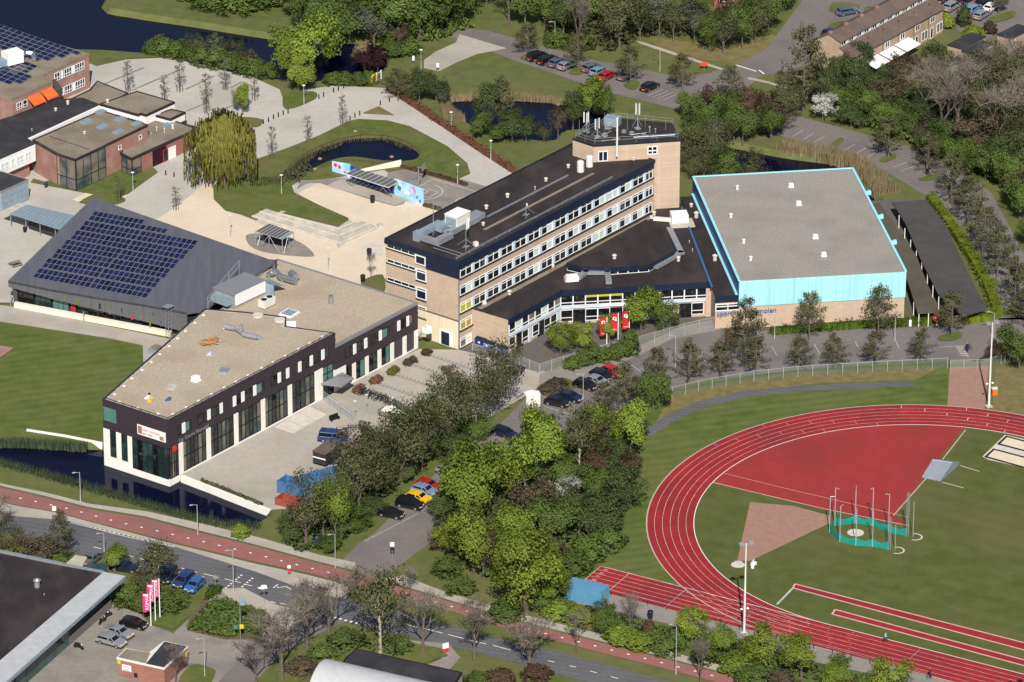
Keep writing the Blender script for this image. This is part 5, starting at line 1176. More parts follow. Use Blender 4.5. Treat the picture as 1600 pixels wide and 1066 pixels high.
a0, a1 = Vector(FB.g(19, 155.5, 6.5)), Vector(FB.g(82, 128, 6.5)); d = (a1 - a0); a = math.atan2(d.y, d.x); L = d.length; d.normalize(); nn = Vector((math.sin(a), -math.cos(a)))
for t0, t1, lab in ((.36, .66, 1), (.7, .97, 2)):
    p, q = a0 + d * (L * t0), a0 + d * (L * t1); b = MB(); o1 = nn * .05; o2 = nn * 1.7
    for th in (0, -.05): b.quad((*(p + o1), 5.6 + th), (*(q + o1), 5.6 + th), (*(q + o2), 4.5 + th), (*(p + o2), 4.5 + th))
    b.quad((*(p + o2), 4.2), (*(q + o2), 4.2), (*(q + o2), 4.5), (*(p + o2), 4.5)); b.build('awning', 'orange', brk)
b = MB(); b.prism(ccw([FB.g(u, v, 4.8) for u, v in ((70, 121), (82, 118), (98, 138), (84, 144))]), 3.6, 4.8); b.build('stair_canopy', 'shed_roof_dark', brk)
block(brk, [(-40, 188), (0, 188), (20, 182), (85, 157), (118, 154), (130, 154), (158, 165), (64, 208), (52, 222), (20, 203), (0, 190)], 3.6, 'brick_pink', 'bitumen_black', 'bitumen_black', 'link', fr=FB)
block(brk, [(100, 160), (140, 141), (152, 127), (200, 146), (172, 163), (150, 164)], 3.5, 'brick_red', 'gravel_brown', 'bitumen', 'rear', fr=FB)
b = MB(); p, q = Vector(FB.g(40, 219, 4.4)), Vector(FB.g(157, 165, 4.4)); b.obox((p + q) / 2, (q - p).length, .5, 3.3, 4.4, math.atan2(q.y - p.y, q.x - p.x)); b.build('white_parapet', 'white', brk)
block(brk, [(51, 219), (88, 240.5), (118, 250), (231, 195.5), (158, 173)], 6.1, 'brick_pink', 'gravel_brown', 'bitumen', 'auditorium', fr=FB)
MB().obox((Vector(FB.g(77, 213, 6.1)) + Vector(FB.g(139, 234, 6.1))) / 2, (Vector(FB.g(139, 234, 6.1)) - Vector(FB.g(77, 213, 6.1))).length, .12, 6.1, 6.16, math.atan2(FB.g(139, 234, 6.1)[1] - FB.g(77, 213, 6.1)[1], FB.g(139, 234, 6.1)[0] - FB.g(77, 213, 6.1)[0])).build('roof_seam', 'bitumen', brk)
block(brk, [(188, 240), (206, 248.5), (220, 242), (299, 206.5), (304, 200), (266, 187), (290, 176), (268, 171), (215, 195)], 3.4, 'brick_red', 'gravel_brown', 'bitumen', 'low', fr=FB)
wp_ = block(brk, [(156, 163), (214, 143), (273, 160), (228, 180.5), (220, 178), (216, 180)], 5.2, 'white', 'gravel_brown', 'bitumen', 'white', fr=FB, z0=3.2)
block(brk, [(266, 187), (289, 176), (268, 171), (240, 180)], 4.3, 'white', 'gravel_brown', 'bitumen', 'w2', fr=FB, z0=2.8)
MB().prism(ccw([FB.g(u, v, 2.8) for u, v in ((284, 192), (308, 198), (300, 205), (278, 197))]), 2.6, 2.8).build('porch_roof', 'navy', brk)
wins_on(brk, FB, (158, 164.5), (216, 181), 5.2, 3.9, .5, [(.1, .3, 3), (.38, .6, 3), (.7, .98, 3)])
# glazed corner and bay
wins_on(brk, FB, (88.5, 240.5), (118, 250), 6.1, .1, 5.9, [(0, 1, 2)], 'glass_grey', 'black'); wins_on(brk, FB, (118, 250), (164, 229), 6.1, .1, 5.9, [(0, 1, 4)], 'glass_grey', 'black')
wins_on(brk, FB, (190, 241.5), (206, 248.5), 3.4, .1, 3.1, [(0, 1, 2)], 'glass_grey', 'black'); wins_on(brk, FB, (206, 248.5), (220, 242), 3.4, .1, 3.1, [(0, 1, 1)], 'glass_grey', 'black')
wins_on(brk, FB, (164, 229), (231, 195.5), 6.1, 4.0, .95, [(.3, .37, 1), (.78, .85, 1)])
a0, a1 = Vector(FB.g(220, 242, 3.4)), Vector(FB.g(299, 206.5, 3.4)); d = a1 - a0; L = d.length; a = math.atan2(d.y, d.x); d.normalize(); nn = Vector((math.sin(a), -math.cos(a)))
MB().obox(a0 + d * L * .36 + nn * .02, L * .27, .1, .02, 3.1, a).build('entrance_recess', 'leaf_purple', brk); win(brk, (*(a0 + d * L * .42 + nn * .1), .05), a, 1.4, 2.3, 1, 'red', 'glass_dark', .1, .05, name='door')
MB().obox(a0 + d * L * .6 + nn * .04, L * .16, .1, .05, 2.3, a).build('door', 'white', brk)
for u, v, z, kk, s in ((87, 173, 3.6, 'dome', .9), (106, 163, 3.6, 'stack', .7), (132, 209, 6.1, 'dome', .8), (168, 160, 5.2, 'dome', 1.0), (270, 201, 3.4, 'stack', .8), (257, 207, 3.4, 'pipe', 1), (245, 205, 3.4, 'pipe', 1), (236, 211, 3.4, 'pipe', .6), (50, 205, 3.6, 'pipe', .6), (24, 228, 3.6, 'pipe', .6)):
    vent(brk, (*FB.g(u, v, z), z), kk, s)
_sk = MB().obox((0, 0), 2.0, 1.3, 0, .3, .9).mesh('skylight', 'galv_blue')
for u, v, z in ((135, 191, 6.1), (160, 199, 6.1), (188, 187, 6.1), (185, 207, 6.1), (214, 194, 6.1), (262, 196, 3.4), (157, 176, 6.1)): inst('skylight', _sk, brk, (*FB.g(u, v, z), z))
hv = empty('air_unit', (*FB.g(20, 100, 6.7), 6.7), .65, parent=brk); MB().box(-1.7, 1.7, -1.2, 1.2, .3, 2.6).build('housing', 'white', hv); MB().box(-7, -1.7, -.9, .9, .3, 1.5).build('duct', 'galv_blue', hv); b = MB(); b.path([(1.7, .6, 1.0), (3.6, 1.0, 1.0), (4.6, .2, .9), (3.6, -1.6, .5)], .45, 8); b.build('pipe', 'steel', hv)
# panels: tilted rows on both roofs
er2 = Vector((*[Vector(G2(118, 84, 6.7))[k] - Vector(G2(2, 44, 6.7))[k] for k in (0, 1)], 0)).normalized(); ed2 = Vector((er2.y, -er2.x, 0))
if ed2.y > 0: ed2 = -ed2
pm2 = solar_mesh(1.62, 1.02)
rm2 = Matrix((er2, (-ed2 + Vector((0, 0, .22))).normalized(), er2.cross((-ed2 + Vector((0, 0, .22))).normalized()))).transposed()
def array(px, z, rows, parent, step=1.42):
    s0 = G(*px, z) - Vector((*b0, 0))
    for r_, (c0, c1) in enumerate(rows):
        for c in range(c0, c1):
            put_panel(s0 + er2 * (1.68 * c + .35 * r_) + ed2 * (step * r_) + Vector((0, 0, .12)), parent, pm2, rm2)
array((2, 46), 6.7, [(-2, 12), (-2, 11), (-2, 11), (-2, 10), (-1, 10), (1, 9)], brk)
array((44, 105), 6.5, [(-1, 1), (-2, 1), (-4, 1), (-4, 2), (-4, 2), (-4, 2), (-3, 1)], brk, 1.4)
# white entrance building with the orange-red portal
w0_ = G2(55, 223, 6.4); FW = Fr(w0_, 0)
wb = empty('entrance_building', (*w0_, 0), 0, 'white first-floor volume with an orange-red portal below', 'building')
pw2 = ccw([FW.g(u, v, 6.4) for u, v in ((55, 223), (0, 247), (-40, 264), (-40, 200), (0, 190), (20, 203))]); MB().prism(pw2, 2.9, 6.1).build('wall', 'white', wb); slab(wb, pw2, 6.4, 'bitumen_black', 'roof', None)
MB().prism(inset(pw2, 1.2), 0, 2.9).build('ground_floor', 'brick_pink', wb)
wins_on(wb, FW, (0, 247), (55, 223), 6.4, 3.7, 1.5, [(.0, .25, 2), (.3, .4, 1), (.45, .65, 2), (.7, .88, 2)], 'blind')
pp = FW.l(G2(30, 268)); b = MB()
for x0, x1, z0, z1 in ((-2.2, 2.2, 2.6, 3.1), (-2.2, -1.8, 0, 2.6), (1.8, 2.2, 0, 2.6)): b.obox((pp[0] + math.cos(R(52)) * (x0 + x1) / 2, pp[1] + math.sin(R(52)) * (x0 + x1) / 2), x1 - x0, 2.0, z0, z1, R(52))
b.build('portal', 'orange_red', wb)
# grey-blue pavilion and covered walkway
g0_ = G2(41, 279, 3.9); FG = Fr(g0_, 0)
gb = empty('grey_building', (*g0_, 0), 0, 'pale grey-blue panelled building with black flat roof beside the covered walkway', 'building')
pg_ = ccw([FG.g(u, v, 3.9) for u, v in ((44, 281), (2, 300), (-40, 290), (-40, 258), (0, 267.5))]); MB().prism(pg_, 0, 3.6).build('wall', 'galv_blue', gb); slab(gb, pg_, 3.9, 'bitumen_black', 'roof', 'grey_metal', .1, .15)
p, q = Vector(FG.g(2, 300, 3.9)), Vector(FG.g(44, 281, 3.9)); d = q - p; a = math.atan2(d.y, d.x); nn = Vector((math.sin(a), -math.cos(a))) * .03
for r_ in range(3):
    for c in range(5): cc = p + d * ((c + .5 + (.3 if r_ % 2 else 0)) / 5.3) + nn; MB().obox(cc, d.length / 5.3 - .04, .05, .2 + 1.15 * r_, 1.3 + 1.15 * r_, a).build('panel', 'galv_blue', gb)
k0 = G2(30, 317.5, 3.0); FK = Fr(k0, 0)
wk = empty('covered_walkway', (*k0, 0), 0, 'corrugated metal walkway roof on slim posts leading to the zinc building', 'canopy')
P4 = [Vector(FK.g(u, v, 3.0)) for u, v in ((2, 330), (30, 317.5), (116, 337), (94, 359))]
for k in range(14):
    t0, t1 = k / 14, (k + 1) / 14 - .006; b = MB(); qs = [P4[1].lerp(P4[2], t0), P4[1].lerp(P4[2], t1), P4[0].lerp(P4[3], t1), P4[0].lerp(P4[3], t0)]; mid = [(qs[0] + qs[3]) / 2 * 1, (qs[1] + qs[2]) / 2]
    b.prism([tuple(x) for x in (mid[0], mid[1], qs[1], qs[0])], 2.95, 3.05, bottom=True); b.prism([tuple(x) for x in (qs[3], qs[2], mid[1], mid[0])], 2.9, 3.0, bottom=True); b.build('roof_sheet', 'galv_blue' if k > 1 else 'concrete', wk)
for t in (.12, .38, .62, .88): q = P4[0].lerp(P4[3], t) + Vector((.3, .8)); b = MB(); b.tube((*q, 0), (*q, 2.4), .08, n=6); b.tube((*q, 2.3), (q.x - .5, q.y, 2.9), .05, n=4); b.tube((*q, 2.3), (q.x + .5, q.y, 2.9), .05, n=4); b.build('post', 'galv', wk)
b = MB(); p, q = P4[0].lerp(P4[3], .35) + Vector((1.0, 2.0)), P4[3] + Vector((.5, 2.0)); b.obox((p + q) / 2, (q - p).length, .2, 0, 1.9, math.atan2(q.y - p.y, q.x - p.x)); b.build('screen_wall', 'dark_metal', wk)

# ------------------------------------------------------------------ shop with the grey roof band
HZ2 = 4.6
s0_ = G2(195, 900, HZ2); FS = Fr(s0_, 0)
shop = empty('shop_building', (*s0_, 0), 0, 'shop with black flat roof, pale grey roof band and green glass front', 'shop')
rp_ = [FS.g(u, v, HZ2) for u, v in ((195, 900), (162, 893), (99, 882), (0, 862), (-60, 850), (-60, 1070), (0, 1032), (8, 1066), (-40, 1110), (30, 1110))]
pA, pB, pC, pD = (Vector(FS.g(u, v, HZ2)) for u, v in ((162, 893.5), (195, 900), (8, 1066), (0, 1032)))
dd = (pC - pB).normalized(); pC2 = pB + dd * 60; pD2 = pA + (pD - pA).normalized() * 62
q0_, q1_ = Vector(FS.g(0, 862, HZ2)), Vector(FS.g(99, 882, HZ2)); back = q0_ + (q0_ - q1_) * 1.2
MB().prism([tuple(x) for x in (pA, q1_, q0_, back, pD2)], HZ2 - .6, HZ2 - .15).build('roof', 'bitumen', shop)
k = 26
for i in range(k):
    t0, t1 = i / k, (i + 1) / k - .0018; MB().prism([tuple(x) for x in (pA.lerp(pD2, t0), pA.lerp(pD2, t1), pB.lerp(pC2, t1), pB.lerp(pC2, t0))], HZ2 - .45, HZ2).build('roof_band_sheet', 'pale_metal', shop)
b = MB(); e = (pC2 - pB); b.obox((pB + pC2) / 2, e.length, .35, HZ2 - .55, HZ2 - .05, math.atan2(e.y, e.x)); b.build('gutter', 'galv_blue', shop)
b = MB(); e = (q0_ - q1_); 
for p, q, z in ((q1_, q0_, .25), (pA, q1_, .1)): e = q - p; b.obox((p + q) / 2, e.length, .4, HZ2 - .5, HZ2 + z, math.atan2(e.y, e.x))
b.build('parapet', 'galv', shop)
fb0 = Vector(FS.l(G2(173, 950))); fdir = (pC2 - pB).normalized(); fb1 = fb0 + fdir * 55
MB().prism(ccw([tuple(fb0), tuple(fb1), tuple(pD2), tuple(back), tuple(q1_), (fb0.x - 1, fb0.y + 7)]), 0, HZ2 - .5, top=False).build('wall', 'glass_facade', shop)
a = math.atan2(-fdir.y, -fdir.x)
q = fb1; Lf = 55
nn = Vector((math.sin(a), -math.cos(a))) * .03
win(shop, (*(fb0 + fdir * 13 + nn), .1), a, 13, 3.9, 1, 'grey_metal', 'navy', .06, .06, name='dark_panel'); MB().obox(fb0 + fdir * 6.5 + nn * 3, 13, .12, .05, 1.4, a).build('render_base', 'asphalt_warm', shop)
for i in range(5): win(shop, (*(fb0 + fdir * (13 + 3.2 * (i + 1)) + nn), .1), a, 3.2, 3.9, 1, 'glass_facade', 'glass_facade', .05, .05, name='glass_bay')
win(shop, (*(fb0 + fdir * 33 + nn), .1), a, 3.6, 3.4, 2, 'black', 'glass_dark', .08, .06, name='door')
vent(shop, (*FS.g(58, 916, HZ2), HZ2 - .15), 'stack', 1.25, 'galv'); vent(shop, (*FS.g(69, 929, HZ2), HZ2 - .15), 'pipe', .4)
# slanted porch on the back edge of the shop
b = MB(); pq = [Vector(FS.g(u, v, 4.6)) for u, v in ((101, 882), (118, 867), (136, 870), (128, 886))]; b.prism(ccw([tuple(x) for x in pq]), 4.2, 4.58, bottom=True); b.prism(inset(ccw([tuple(x) for x in pq]), .5), 0, 4.2, top=False); b.build('porch', 'concrete', shop)

# ------------------------------------------------------------------ brick transformer kiosk
KZ = 3.1
k0_ = G2(256.6, 1044, KZ); FQ = Fr(k0_, 0)
kio = empty('brick_kiosk', (*k0_, 0), 0, 'small red brick kiosk with white roof trim and yellow signs', 'kiosk')
kp = ccw([FQ.g(u, v, KZ) for u, v in ((183, 1027.5), (256.6, 1044), (293, 1010), (257, 1002), (233, 1020), (197, 1013.5))])
MB().prism(kp, 0, KZ - .25).build('wall', 'brick_red', kio); MB().prism(inset(kp, -.1), KZ - .28, KZ).build('roof_trim', 'off_white', kio)
MB().prism(ccw([FQ.g(u, v, KZ) for u, v in ((228, 1037.2), (256, 1043), (292, 1010.2), (257, 1002.8))]), KZ, KZ + .03).build('roof', 'bitumen_black', kio); MB().prism(ccw([FQ.g(u, v, KZ) for u, v in ((184.5, 1027), (227.5, 1036.6), (235, 1020.5), (197.6, 1014.2))]), KZ, KZ + .03).build('roof', 'gravel_brown', kio)
p, q = Vector(FQ.g(183, 1027.5, KZ)), Vector(FQ.g(256.6, 1044, KZ)); d = q - p; a = math.atan2(d.y, d.x); nn = Vector((math.sin(a), -math.cos(a))) * .05; L = d.length; d.normalize()
MB().obox(p + d * L * .2 + nn, 1.5, .05, 1.2, 2.2, a).build('notice_board', 'white', kio); MB().obox(p + d * L * .04 + nn, .5, .06, 2.15, 2.7, a).build('yellow_sign', 'yellow', kio); MB().obox(p + d * L * .39 + nn, .55, .06, .5, 1.2, a).build('hatch', 'black', kio)
p2 = Vector(FQ.g(293, 1010, KZ)); d2 = (p2 - q); a2 = math.atan2(d2.y, d2.x); MB().obox(p2 - d2 * .06 + Vector((math.sin(a2), -math.cos(a2))) * .06, .6, .08, 1.7, 2.5, a2).build('yellow_sign', 'yellow', kio)
for t, (z, w_) in enumerate(((2.0, 1.0), (1.75, 1.2), (1.5, .9), (1.3, 1.1))): MB().obox(p + d * L * .2 + nn * 1.7, w_, .02, z - .04, z + .04, a).build('notice_print', 'grey_metal', kio)
# ------------------------------------------------------------------ barrel-roofed building at the bottom edge
q0 = G2(557, 1014, 4.2); FR = Fr(q0, 0)
bar = empty('barrel_roof_building', (*q0, 0), 0, 'building with a silver barrel roof and a dark flat annex', 'building')
fl_ = ccw([FR.g(u, v, 4.2) for u, v in ((557, 1014), (722, 1051), (700, 1085), (533, 1040), (540, 1028))]); MB().prism(fl_, 0, 3.9).build('wall', 'brick_grey', bar); slab(bar, fl_, 4.2, 'bitumen_black', 'roof', 'black', .05, .2)
dv = (Vector(FR.g(722, 1051, 4.2)) - Vector(FR.g(557, 1014, 4.2))); av = math.atan2(dv.y, dv.x); dv.normalize(); nv = Vector((math.sin(av), -math.cos(av)))
ax0 = Vector(FR.g(504, 1031.6, 6.2)) + nv * .6; RB = 4.6
for s in range(16):
    b = MB(); L0 = 40.0; n = 2
    for t in range(2):
        th0, th1 = math.pi * (s + t / 2) / 16, math.pi * (s + (t + 1) / 2) / 16
        r0 = [ax0 - nv * (RB * math.cos(th)) for th in (th0, th1)]; z = [1.6 + RB * math.sin(th) for th in (th0, th1)]
        b.quad((*r0[0], z[0]), (*r0[1], z[1]), (*(r0[1] + dv * L0), z[1]), (*(r0[0] + dv * L0), z[0]))
    if s < 14: b.build('roof_sheet', 'pale_metal', bar)
b = MB(); b.add([(*(ax0 - nv * (RB * math.cos(math.pi * i / 16)) + dv * .05), 1.6 + RB * math.sin(math.pi * i / 16)) for i in range(17)] + [(*(ax0 + nv * RB + dv * .05), 0), (*(ax0 - nv * RB + dv * .05), 0)], [tuple(range(19))]); b.build('end_wall', 'galv', bar)
for k in range(5): c = Vector(FR.g(722, 1052, 3)) + nv * (.8 + 1.3 * k) + dv * .12; MB().obox(c, .06, 1.15, .6, 3.6, av).build('blue_panel', 'blue_container', bar)

# ------------------------------------------------------------------ terraced houses
h0_ = G2(1330.5, 90, 5.2); h1_ = Vector(G2(1473.6, 11.4, 5.2)); ah = math.atan2(h1_.y - h0_[1], h1_.x - h0_[0]); HL = (h1_ - Vector(h0_)).length
FT = Fr(h0_, ah)
rows = empty('terraced_houses', (*h0_, 0), ah, 'row of beige brick houses with brown tiled roofs and white dormer strip', 'house')
sec = [(0, 0), (0, 5.2), (2.6, 6.6), (2.6, 7.7), (5.0, 8.7), (8.6, 6.6), (8.6, 0)]
b = MB(); m0 = [(0, y, z) for y, z in sec]; m1 = [(HL, y, z) for y, z in sec]
b.add(m0, [tuple(range(7))]); b.add(m1, [tuple(reversed(range(7)))]); b.quad((0, 0, 0), (HL, 0, 0), (HL, 0, 5.2), (0, 0, 5.2)); b.quad((HL, 8.6, 0), (0, 8.6, 0), (0, 8.6, 6.6), (HL, 8.6, 6.6)); b.build('wall', 'brick_house', rows)
def roofq(y0, z0, y1, z1, nm):
    b = MB(); n = 6; e = .12
    b.add([(-.25, y0, z0), (HL + .2, y0, z0), (HL + .2, y1, z1), (-.25, y1, z1), (-.25, y0, z0 + e), (HL + .2, y0, z0 + e), (HL + .2, y1, z1 + e), (-.25, y1, z1 + e)], [(0, 3, 2, 1), (4, 5, 6, 7), (0, 1, 5, 4), (1, 2, 6, 5), (2, 3, 7, 6), (3, 0, 4, 7)]); return b.build(nm, 'roof_tile', rows)
roofq(-.45, 5.0, 2.6, 6.62, 'roof'); r2_ = roofq(2.3, 7.6, 5.05, 8.74, 'roof'); roofq(5.0, 8.72, 8.9, 6.45, 'roof')
nh = 6; hw = HL / nh
for i in range(nh):
    for k in range(2): win(rows, (i * hw + .3 + k * (hw / 2 - .05), 2.59, 6.68), 0, hw / 2 - .3, .92, 3, 'frame_white', ['glass_dark', 'glass_dark', 'blind'], .1, .06, name='dormer_window')
    MB().box(i * hw - .12, i * hw + .12, 2.52, 2.6, 6.6, 7.68).build('dormer_cheek', 'brick_house', rows)
    win(rows, (i * hw + .9, 0, 3.2), 0, 1.6, 1.3, 2, 'frame_white', 'glass_dark', .12, .06); win(rows, (i * hw + 3.2, 0, .5), 0, 2.2, 1.9, 2, 'frame_white', 'glass_grey', .12, .06)
    win(rows, (i * hw + 1.0, 0, .05), 0, 1.0, 2.2, 1, 'frame_white', 'glass_dark', .12, .06, name='door')
    MB().tube((i * hw + .1, -.1, 0), (i * hw + .1, -.1, 5.0), .06, n=5).build('downpipe', 'bark', rows)
    b = MB(); b.box(i * hw + .2, i * hw + .8, 4.7, 5.3, 8.3, 9.1); b.build('chimney', 'brick_pink', r2_)
    vent(rows, (i * hw + 2.4, 1.4, 5.95), 'pipe', .7, 'dark_metal')
for i in (1, 2, 3):
    x0 = i * hw - 1.2; b = MB()
    for th in (0, -.05): b.quad((x0, -.05, 3.0 + th), (x0 + hw - .4, -.05, 3.0 + th), (x0 + hw - .4, -2.9, 2.3 + th), (x0, -2.9, 2.3 + th))
    b.build('awning', 'white', rows)
b = MB(); b.box(.2 * HL, .32 * HL, 5.1, 5.16, 8.8, 8.84)
def small_shed(px, z, label, m='brick_house', depth=3.2):
    """px: near eave ends"""
    p, q = Vector(G2(*px[0], z)), Vector(G2(*px[1], z)); a = math.atan2(q.y - p.y, q.x - p.x); L = (q - p).length
    e = empty('garden_shed', (p.x, p.y, 0), a, label, 'shed', 'garden sheds')
    MB().box(0, L, 0, depth, 0, z - .15).build('wall', m, e); MB().box(-.15, L + .15, -.15, depth + .15, z - .15, z).build('roof', 'bitumen_black', e)
    win(e, (.6, 0, 1.0), 0, .9, .9, 1, 'frame_white', 'glass_dark', .08, .05); win(e, (L - 1.4, 0, .05), 0, .9, 1.9, 1, 'frame_white', 'wood_grey', .08, .05, name='door')
small_shed([(1503, 76), (1540, 57)], 2.6, 'beige garden shed with black roof behind the terraced gardens'); small_shed([(1580, 60), (1612, 44)], 2.6, 'garden shed with white door at the far edge of the gardens')
small_shed([(1520, 84), (1552, 68)], 2.3, 'low grey-roofed garden shed between two taller sheds', 'wood_grey', 2.4); small_shed([(1496, 100), (1512, 92)], 2.3, 'small weathered shed nearest the bare trees', 'wood_grey', 2.2)
p = G2(1116, 12); e = empty('brick_house', (*p, 0), R(20), 'red brick house glimpsed behind the far trees', 'house'); MB().box(0, 7, 0, 9, 0, 4.5).build('wall', 'brick_red', e)
b = MB(); b.add([(-.3, -.3, 4.4), (7.3, -.3, 4.4), (7.3, 9.3, 4.4), (-.3, 9.3, 4.4), (3.5, -.3, 7.4), (3.5, 9.3, 7.4)], [(0, 1, 4), (2, 3, 5), (1, 2, 5, 4), (3, 0, 4, 5)]); b.build('roof', 'roof_tile', e); win(e, (1, 0, 1), 0, 1.6, 1.4, 2); win(e, (4, 0, 1), 0, 1.6, 1.4, 2); win(e, (2.8, 0, 3.0), 0, 1.2, 1.0, 1)

# ------------------------------------------------------------------ schoolyard: mural pavilion, steps, small pavilion
m0_ = Vector(G2(519, 269)); m1_ = Vector(G2(547, 277)); m2_ = Vector(G2(616, 305)); m3_ = Vector(G2(661, 322))
mu = empty('mural_pavilion', (*m0_, 0), 0, 'pavilion with a blue painted mural wall under a slatted solar canopy', 'pavilion')
def mseg(p, q, z0, z1, z2, m, nm):
    p, q = p - m0_, q - m0_; a = (q - p).normalized(); nn = Vector((-a.y, a.x)) * .2; b = MB()
    b.add([(*p, z0), (*q, z0), (*q, z2), (*p, z1), (*(p + nn), z0), (*(q + nn), z0), (*(q + nn), z2), (*(p + nn), z1)], [(0, 1, 2, 3), (5, 4, 7, 6), (3, 2, 6, 7), (4, 0, 3, 7), (1, 5, 6, 2)]); return b.build(nm, m, mu)
mat('mural_pale', (0.3, 0.52, 0.75), (0.6, 0.74, 0.85), 0.6, 0.6, c3=(0.12, 0.55, 0.72), scale3=0.35, amt3=1.0)
mat('mural_blue', (0.02, 0.06, 0.3), (0.04, 0.14, 0.5), 0.7, 0.6, c3=(0.01, 0.02, 0.12), scale3=0.6, amt3=1.0)
mat('mural_pink', (0.62, 0.2, 0.5), rough=0.6); mat('mural_green', (0.01, 0.22, 0.25), rough=0.6); mat('mural_lilac', (0.5, 0.5, 0.72), rough=0.6)
mseg(m0_, m1_, 0, 2.1, 2.5, 'mural_pale', 'wall'); mseg(m1_, m2_, 0, 2.2, 2.2, 'mural_blue', 'wall'); mseg(m2_, m3_, 0, 3.2, 3.2, 'mural_pale', 'wall')
def splash(p, q, t, z, r_, m, sx=1.0):
    a = (q - p).normalized(); c = p.lerp(q, t) - m0_ - Vector((-a.y, a.x)) * .03; b = MB(); n = 9; rr_ = random.Random(int(t * 97 + z * 13))
    vs = []
    for i in range(n): th = 2 * math.pi * i / n; k = r_ * rr_.uniform(.75, 1.2); vs.append((c.x + a.x * k * sx * math.cos(th), c.y + a.y * k * sx * math.cos(th), z + k * math.sin(th)))
    b.add(vs, [tuple(range(n))]); b.build('mural_shape', m, mu)
for t, z, r_, m, sx in ((.2, 1.55, .42, 'red', 1), (.42, 1.4, .42, 'red', .8), (.7, .7, .2, 'red', 1.6)): splash(m0_, m1_, t, z, r_, m, sx)
for t, z, r_, m, sx in ((.18, 1.8, .55, 'mural_green', .8), (.22, 2.3, .3, 'white', 1.2), (.45, 1.4, .45, 'white', 1.6), (.5, .7, .5, 'cyan', 1.4), (.25, .6, .5, 'cyan', 1.4), (.72, 2.2, .5, 'mural_pink', .7), (.68, 2.7, .35, 'mural_pink', 1), (.6, 1.2, .22, 'mural_pink', 1), (.8, 1.3, .4, 'mural_green', .5), (.9, .7, .42, 'mural_blue', .5), (.88, 2.4, .5, 'mural_lilac', .6)): splash(m2_, m3_, t, z, r_, m, sx)
for t, z, r_, m, sx in ((.15, 1.2, .5, 'mural_pale', 1.4), (.4, .8, .5, 'cyan', 1.6), (.7, 1.3, .5, 'royal_blue', 1.3)): splash(m1_, m2_, t, z, r_, m, sx)
cp4 = [Vector(G2(u, v, 2.9)) - m0_ for u, v in ((540, 271), (557, 263.5), (624, 283), (607, 292.5))]
for k in range(9):
    t0, t1 = k / 9 + .012, (k + 1) / 9 - .012; MB().prism(ccw([tuple(x) for x in (cp4[0].lerp(cp4[3], t0), cp4[0].lerp(cp4[3], t1), cp4[1].lerp(cp4[2], t1), cp4[1].lerp(cp4[2], t0))]), 2.86, 2.92, bottom=True).build('roof_panel', 'asphalt', mu)
b = MB()
for k in range(10): p, q = cp4[0].lerp(cp4[3], k / 9), cp4[1].lerp(cp4[2], k / 9); b.tube((*p, 2.82), (*q, 2.82), .07, n=4)
b.tube((*cp4[0], 2.78), (*cp4[3], 2.78), .07, n=4); b.tube((*cp4[1], 2.78), (*cp4[2], 2.78), .07, n=4); b.build('roof_beam', 'off_white', mu)
for base, tops in (((548, 291), (0, .25)), ((613, 309), (.8, 1.0))):
    g = Vector(G2(*base)) - m0_
    for t in tops: q = cp4[0].lerp(cp4[3], t); MB().tube((*g, 0), (*q, 2.8), .06, n=5).build('prop', 'grey_metal', mu)
MB().obox((Vector(G2(600, 297)) - m0_), 1.6, .5, 0, .5, R(-25)).build('bench', 'wood', mu)
# concrete retaining wall behind it
p, q = Vector(G2(558, 271)), Vector(G2(627, 261)); e = empty('concrete_wall', (*p, 0), math.atan2(q.y - p.y, q.x - p.x), 'plain concrete wall end rising behind the mural pavilion', 'wall')
b = MB(); L = (q - p).length; b.add([(0, 0, 0), (L, 0, 0), (L, 0, 1.3), (0, 0, .5), (0, .3, 0), (L, .3, 0), (L, .3, 1.3), (0, .3, .5)], [(0, 1, 5, 4)[::-1], (0, 1, 2, 3), (1, 5, 6, 2), (3, 2, 6, 7), (5, 4, 7, 6), (4, 0, 3, 7)]); b.build('wall', 'cream_wall', e)
# stepped seating
st0 = Vector(G2(533, 384)); st = empty('stepped_seating', (*st0, 0), 0, 'three L-shaped concrete seating steps around a grass patch', 'steps')
for k, px in enumerate(([(393, 337), (532, 380), (592, 354)], [(405, 330.5), (529, 369), (577, 349)], [(432, 333), (530, 358), (556, 346)])):
    z1 = .42 * (k + 1); pts = [Vector(G2(u, v, z1)) - st0 for u, v in px]
    for i, (p, q) in enumerate(zip(pts, pts[1:])):
        d = (q - p).normalized(); nn = Vector((-d.y, d.x)); w_ = 2.2 - .3 * k; c = (p + q) / 2 + nn * w_ / 2
        MB().obox(c, (q - p).length + (.0 if i == 0 else 0), w_, 0, z1 - .12 - .004 * i, math.atan2(d.y, d.x)).build('step', 'concrete', st)
        MB().obox((p + q) / 2 + nn * .22, (q - p).length, .44, z1 - .12 - .004 * i, z1 - .004 * i, math.atan2(d.y, d.x)).build('step_edge', 'concrete_light', st)
g4 = [Vector(G2(u, v, 1.25)) - st0 for u, v in ((470, 326), (545, 343), (528, 354), (440, 333))]; MB().prism(ccw([tuple(x) for x in g4]), .9, 1.25).build('grass_top', 'lawn', st)
c = Vector(G2(533, 386)) - st0; MB().obox(c, 1.1, 1.1, 0, .5, .5).build('corner_block', 'concrete', st)
c = Vector(G2(594, 354)) - st0; MB().obox(c, .9, .9, 0, .45, .5).build('corner_block', 'concrete', st)
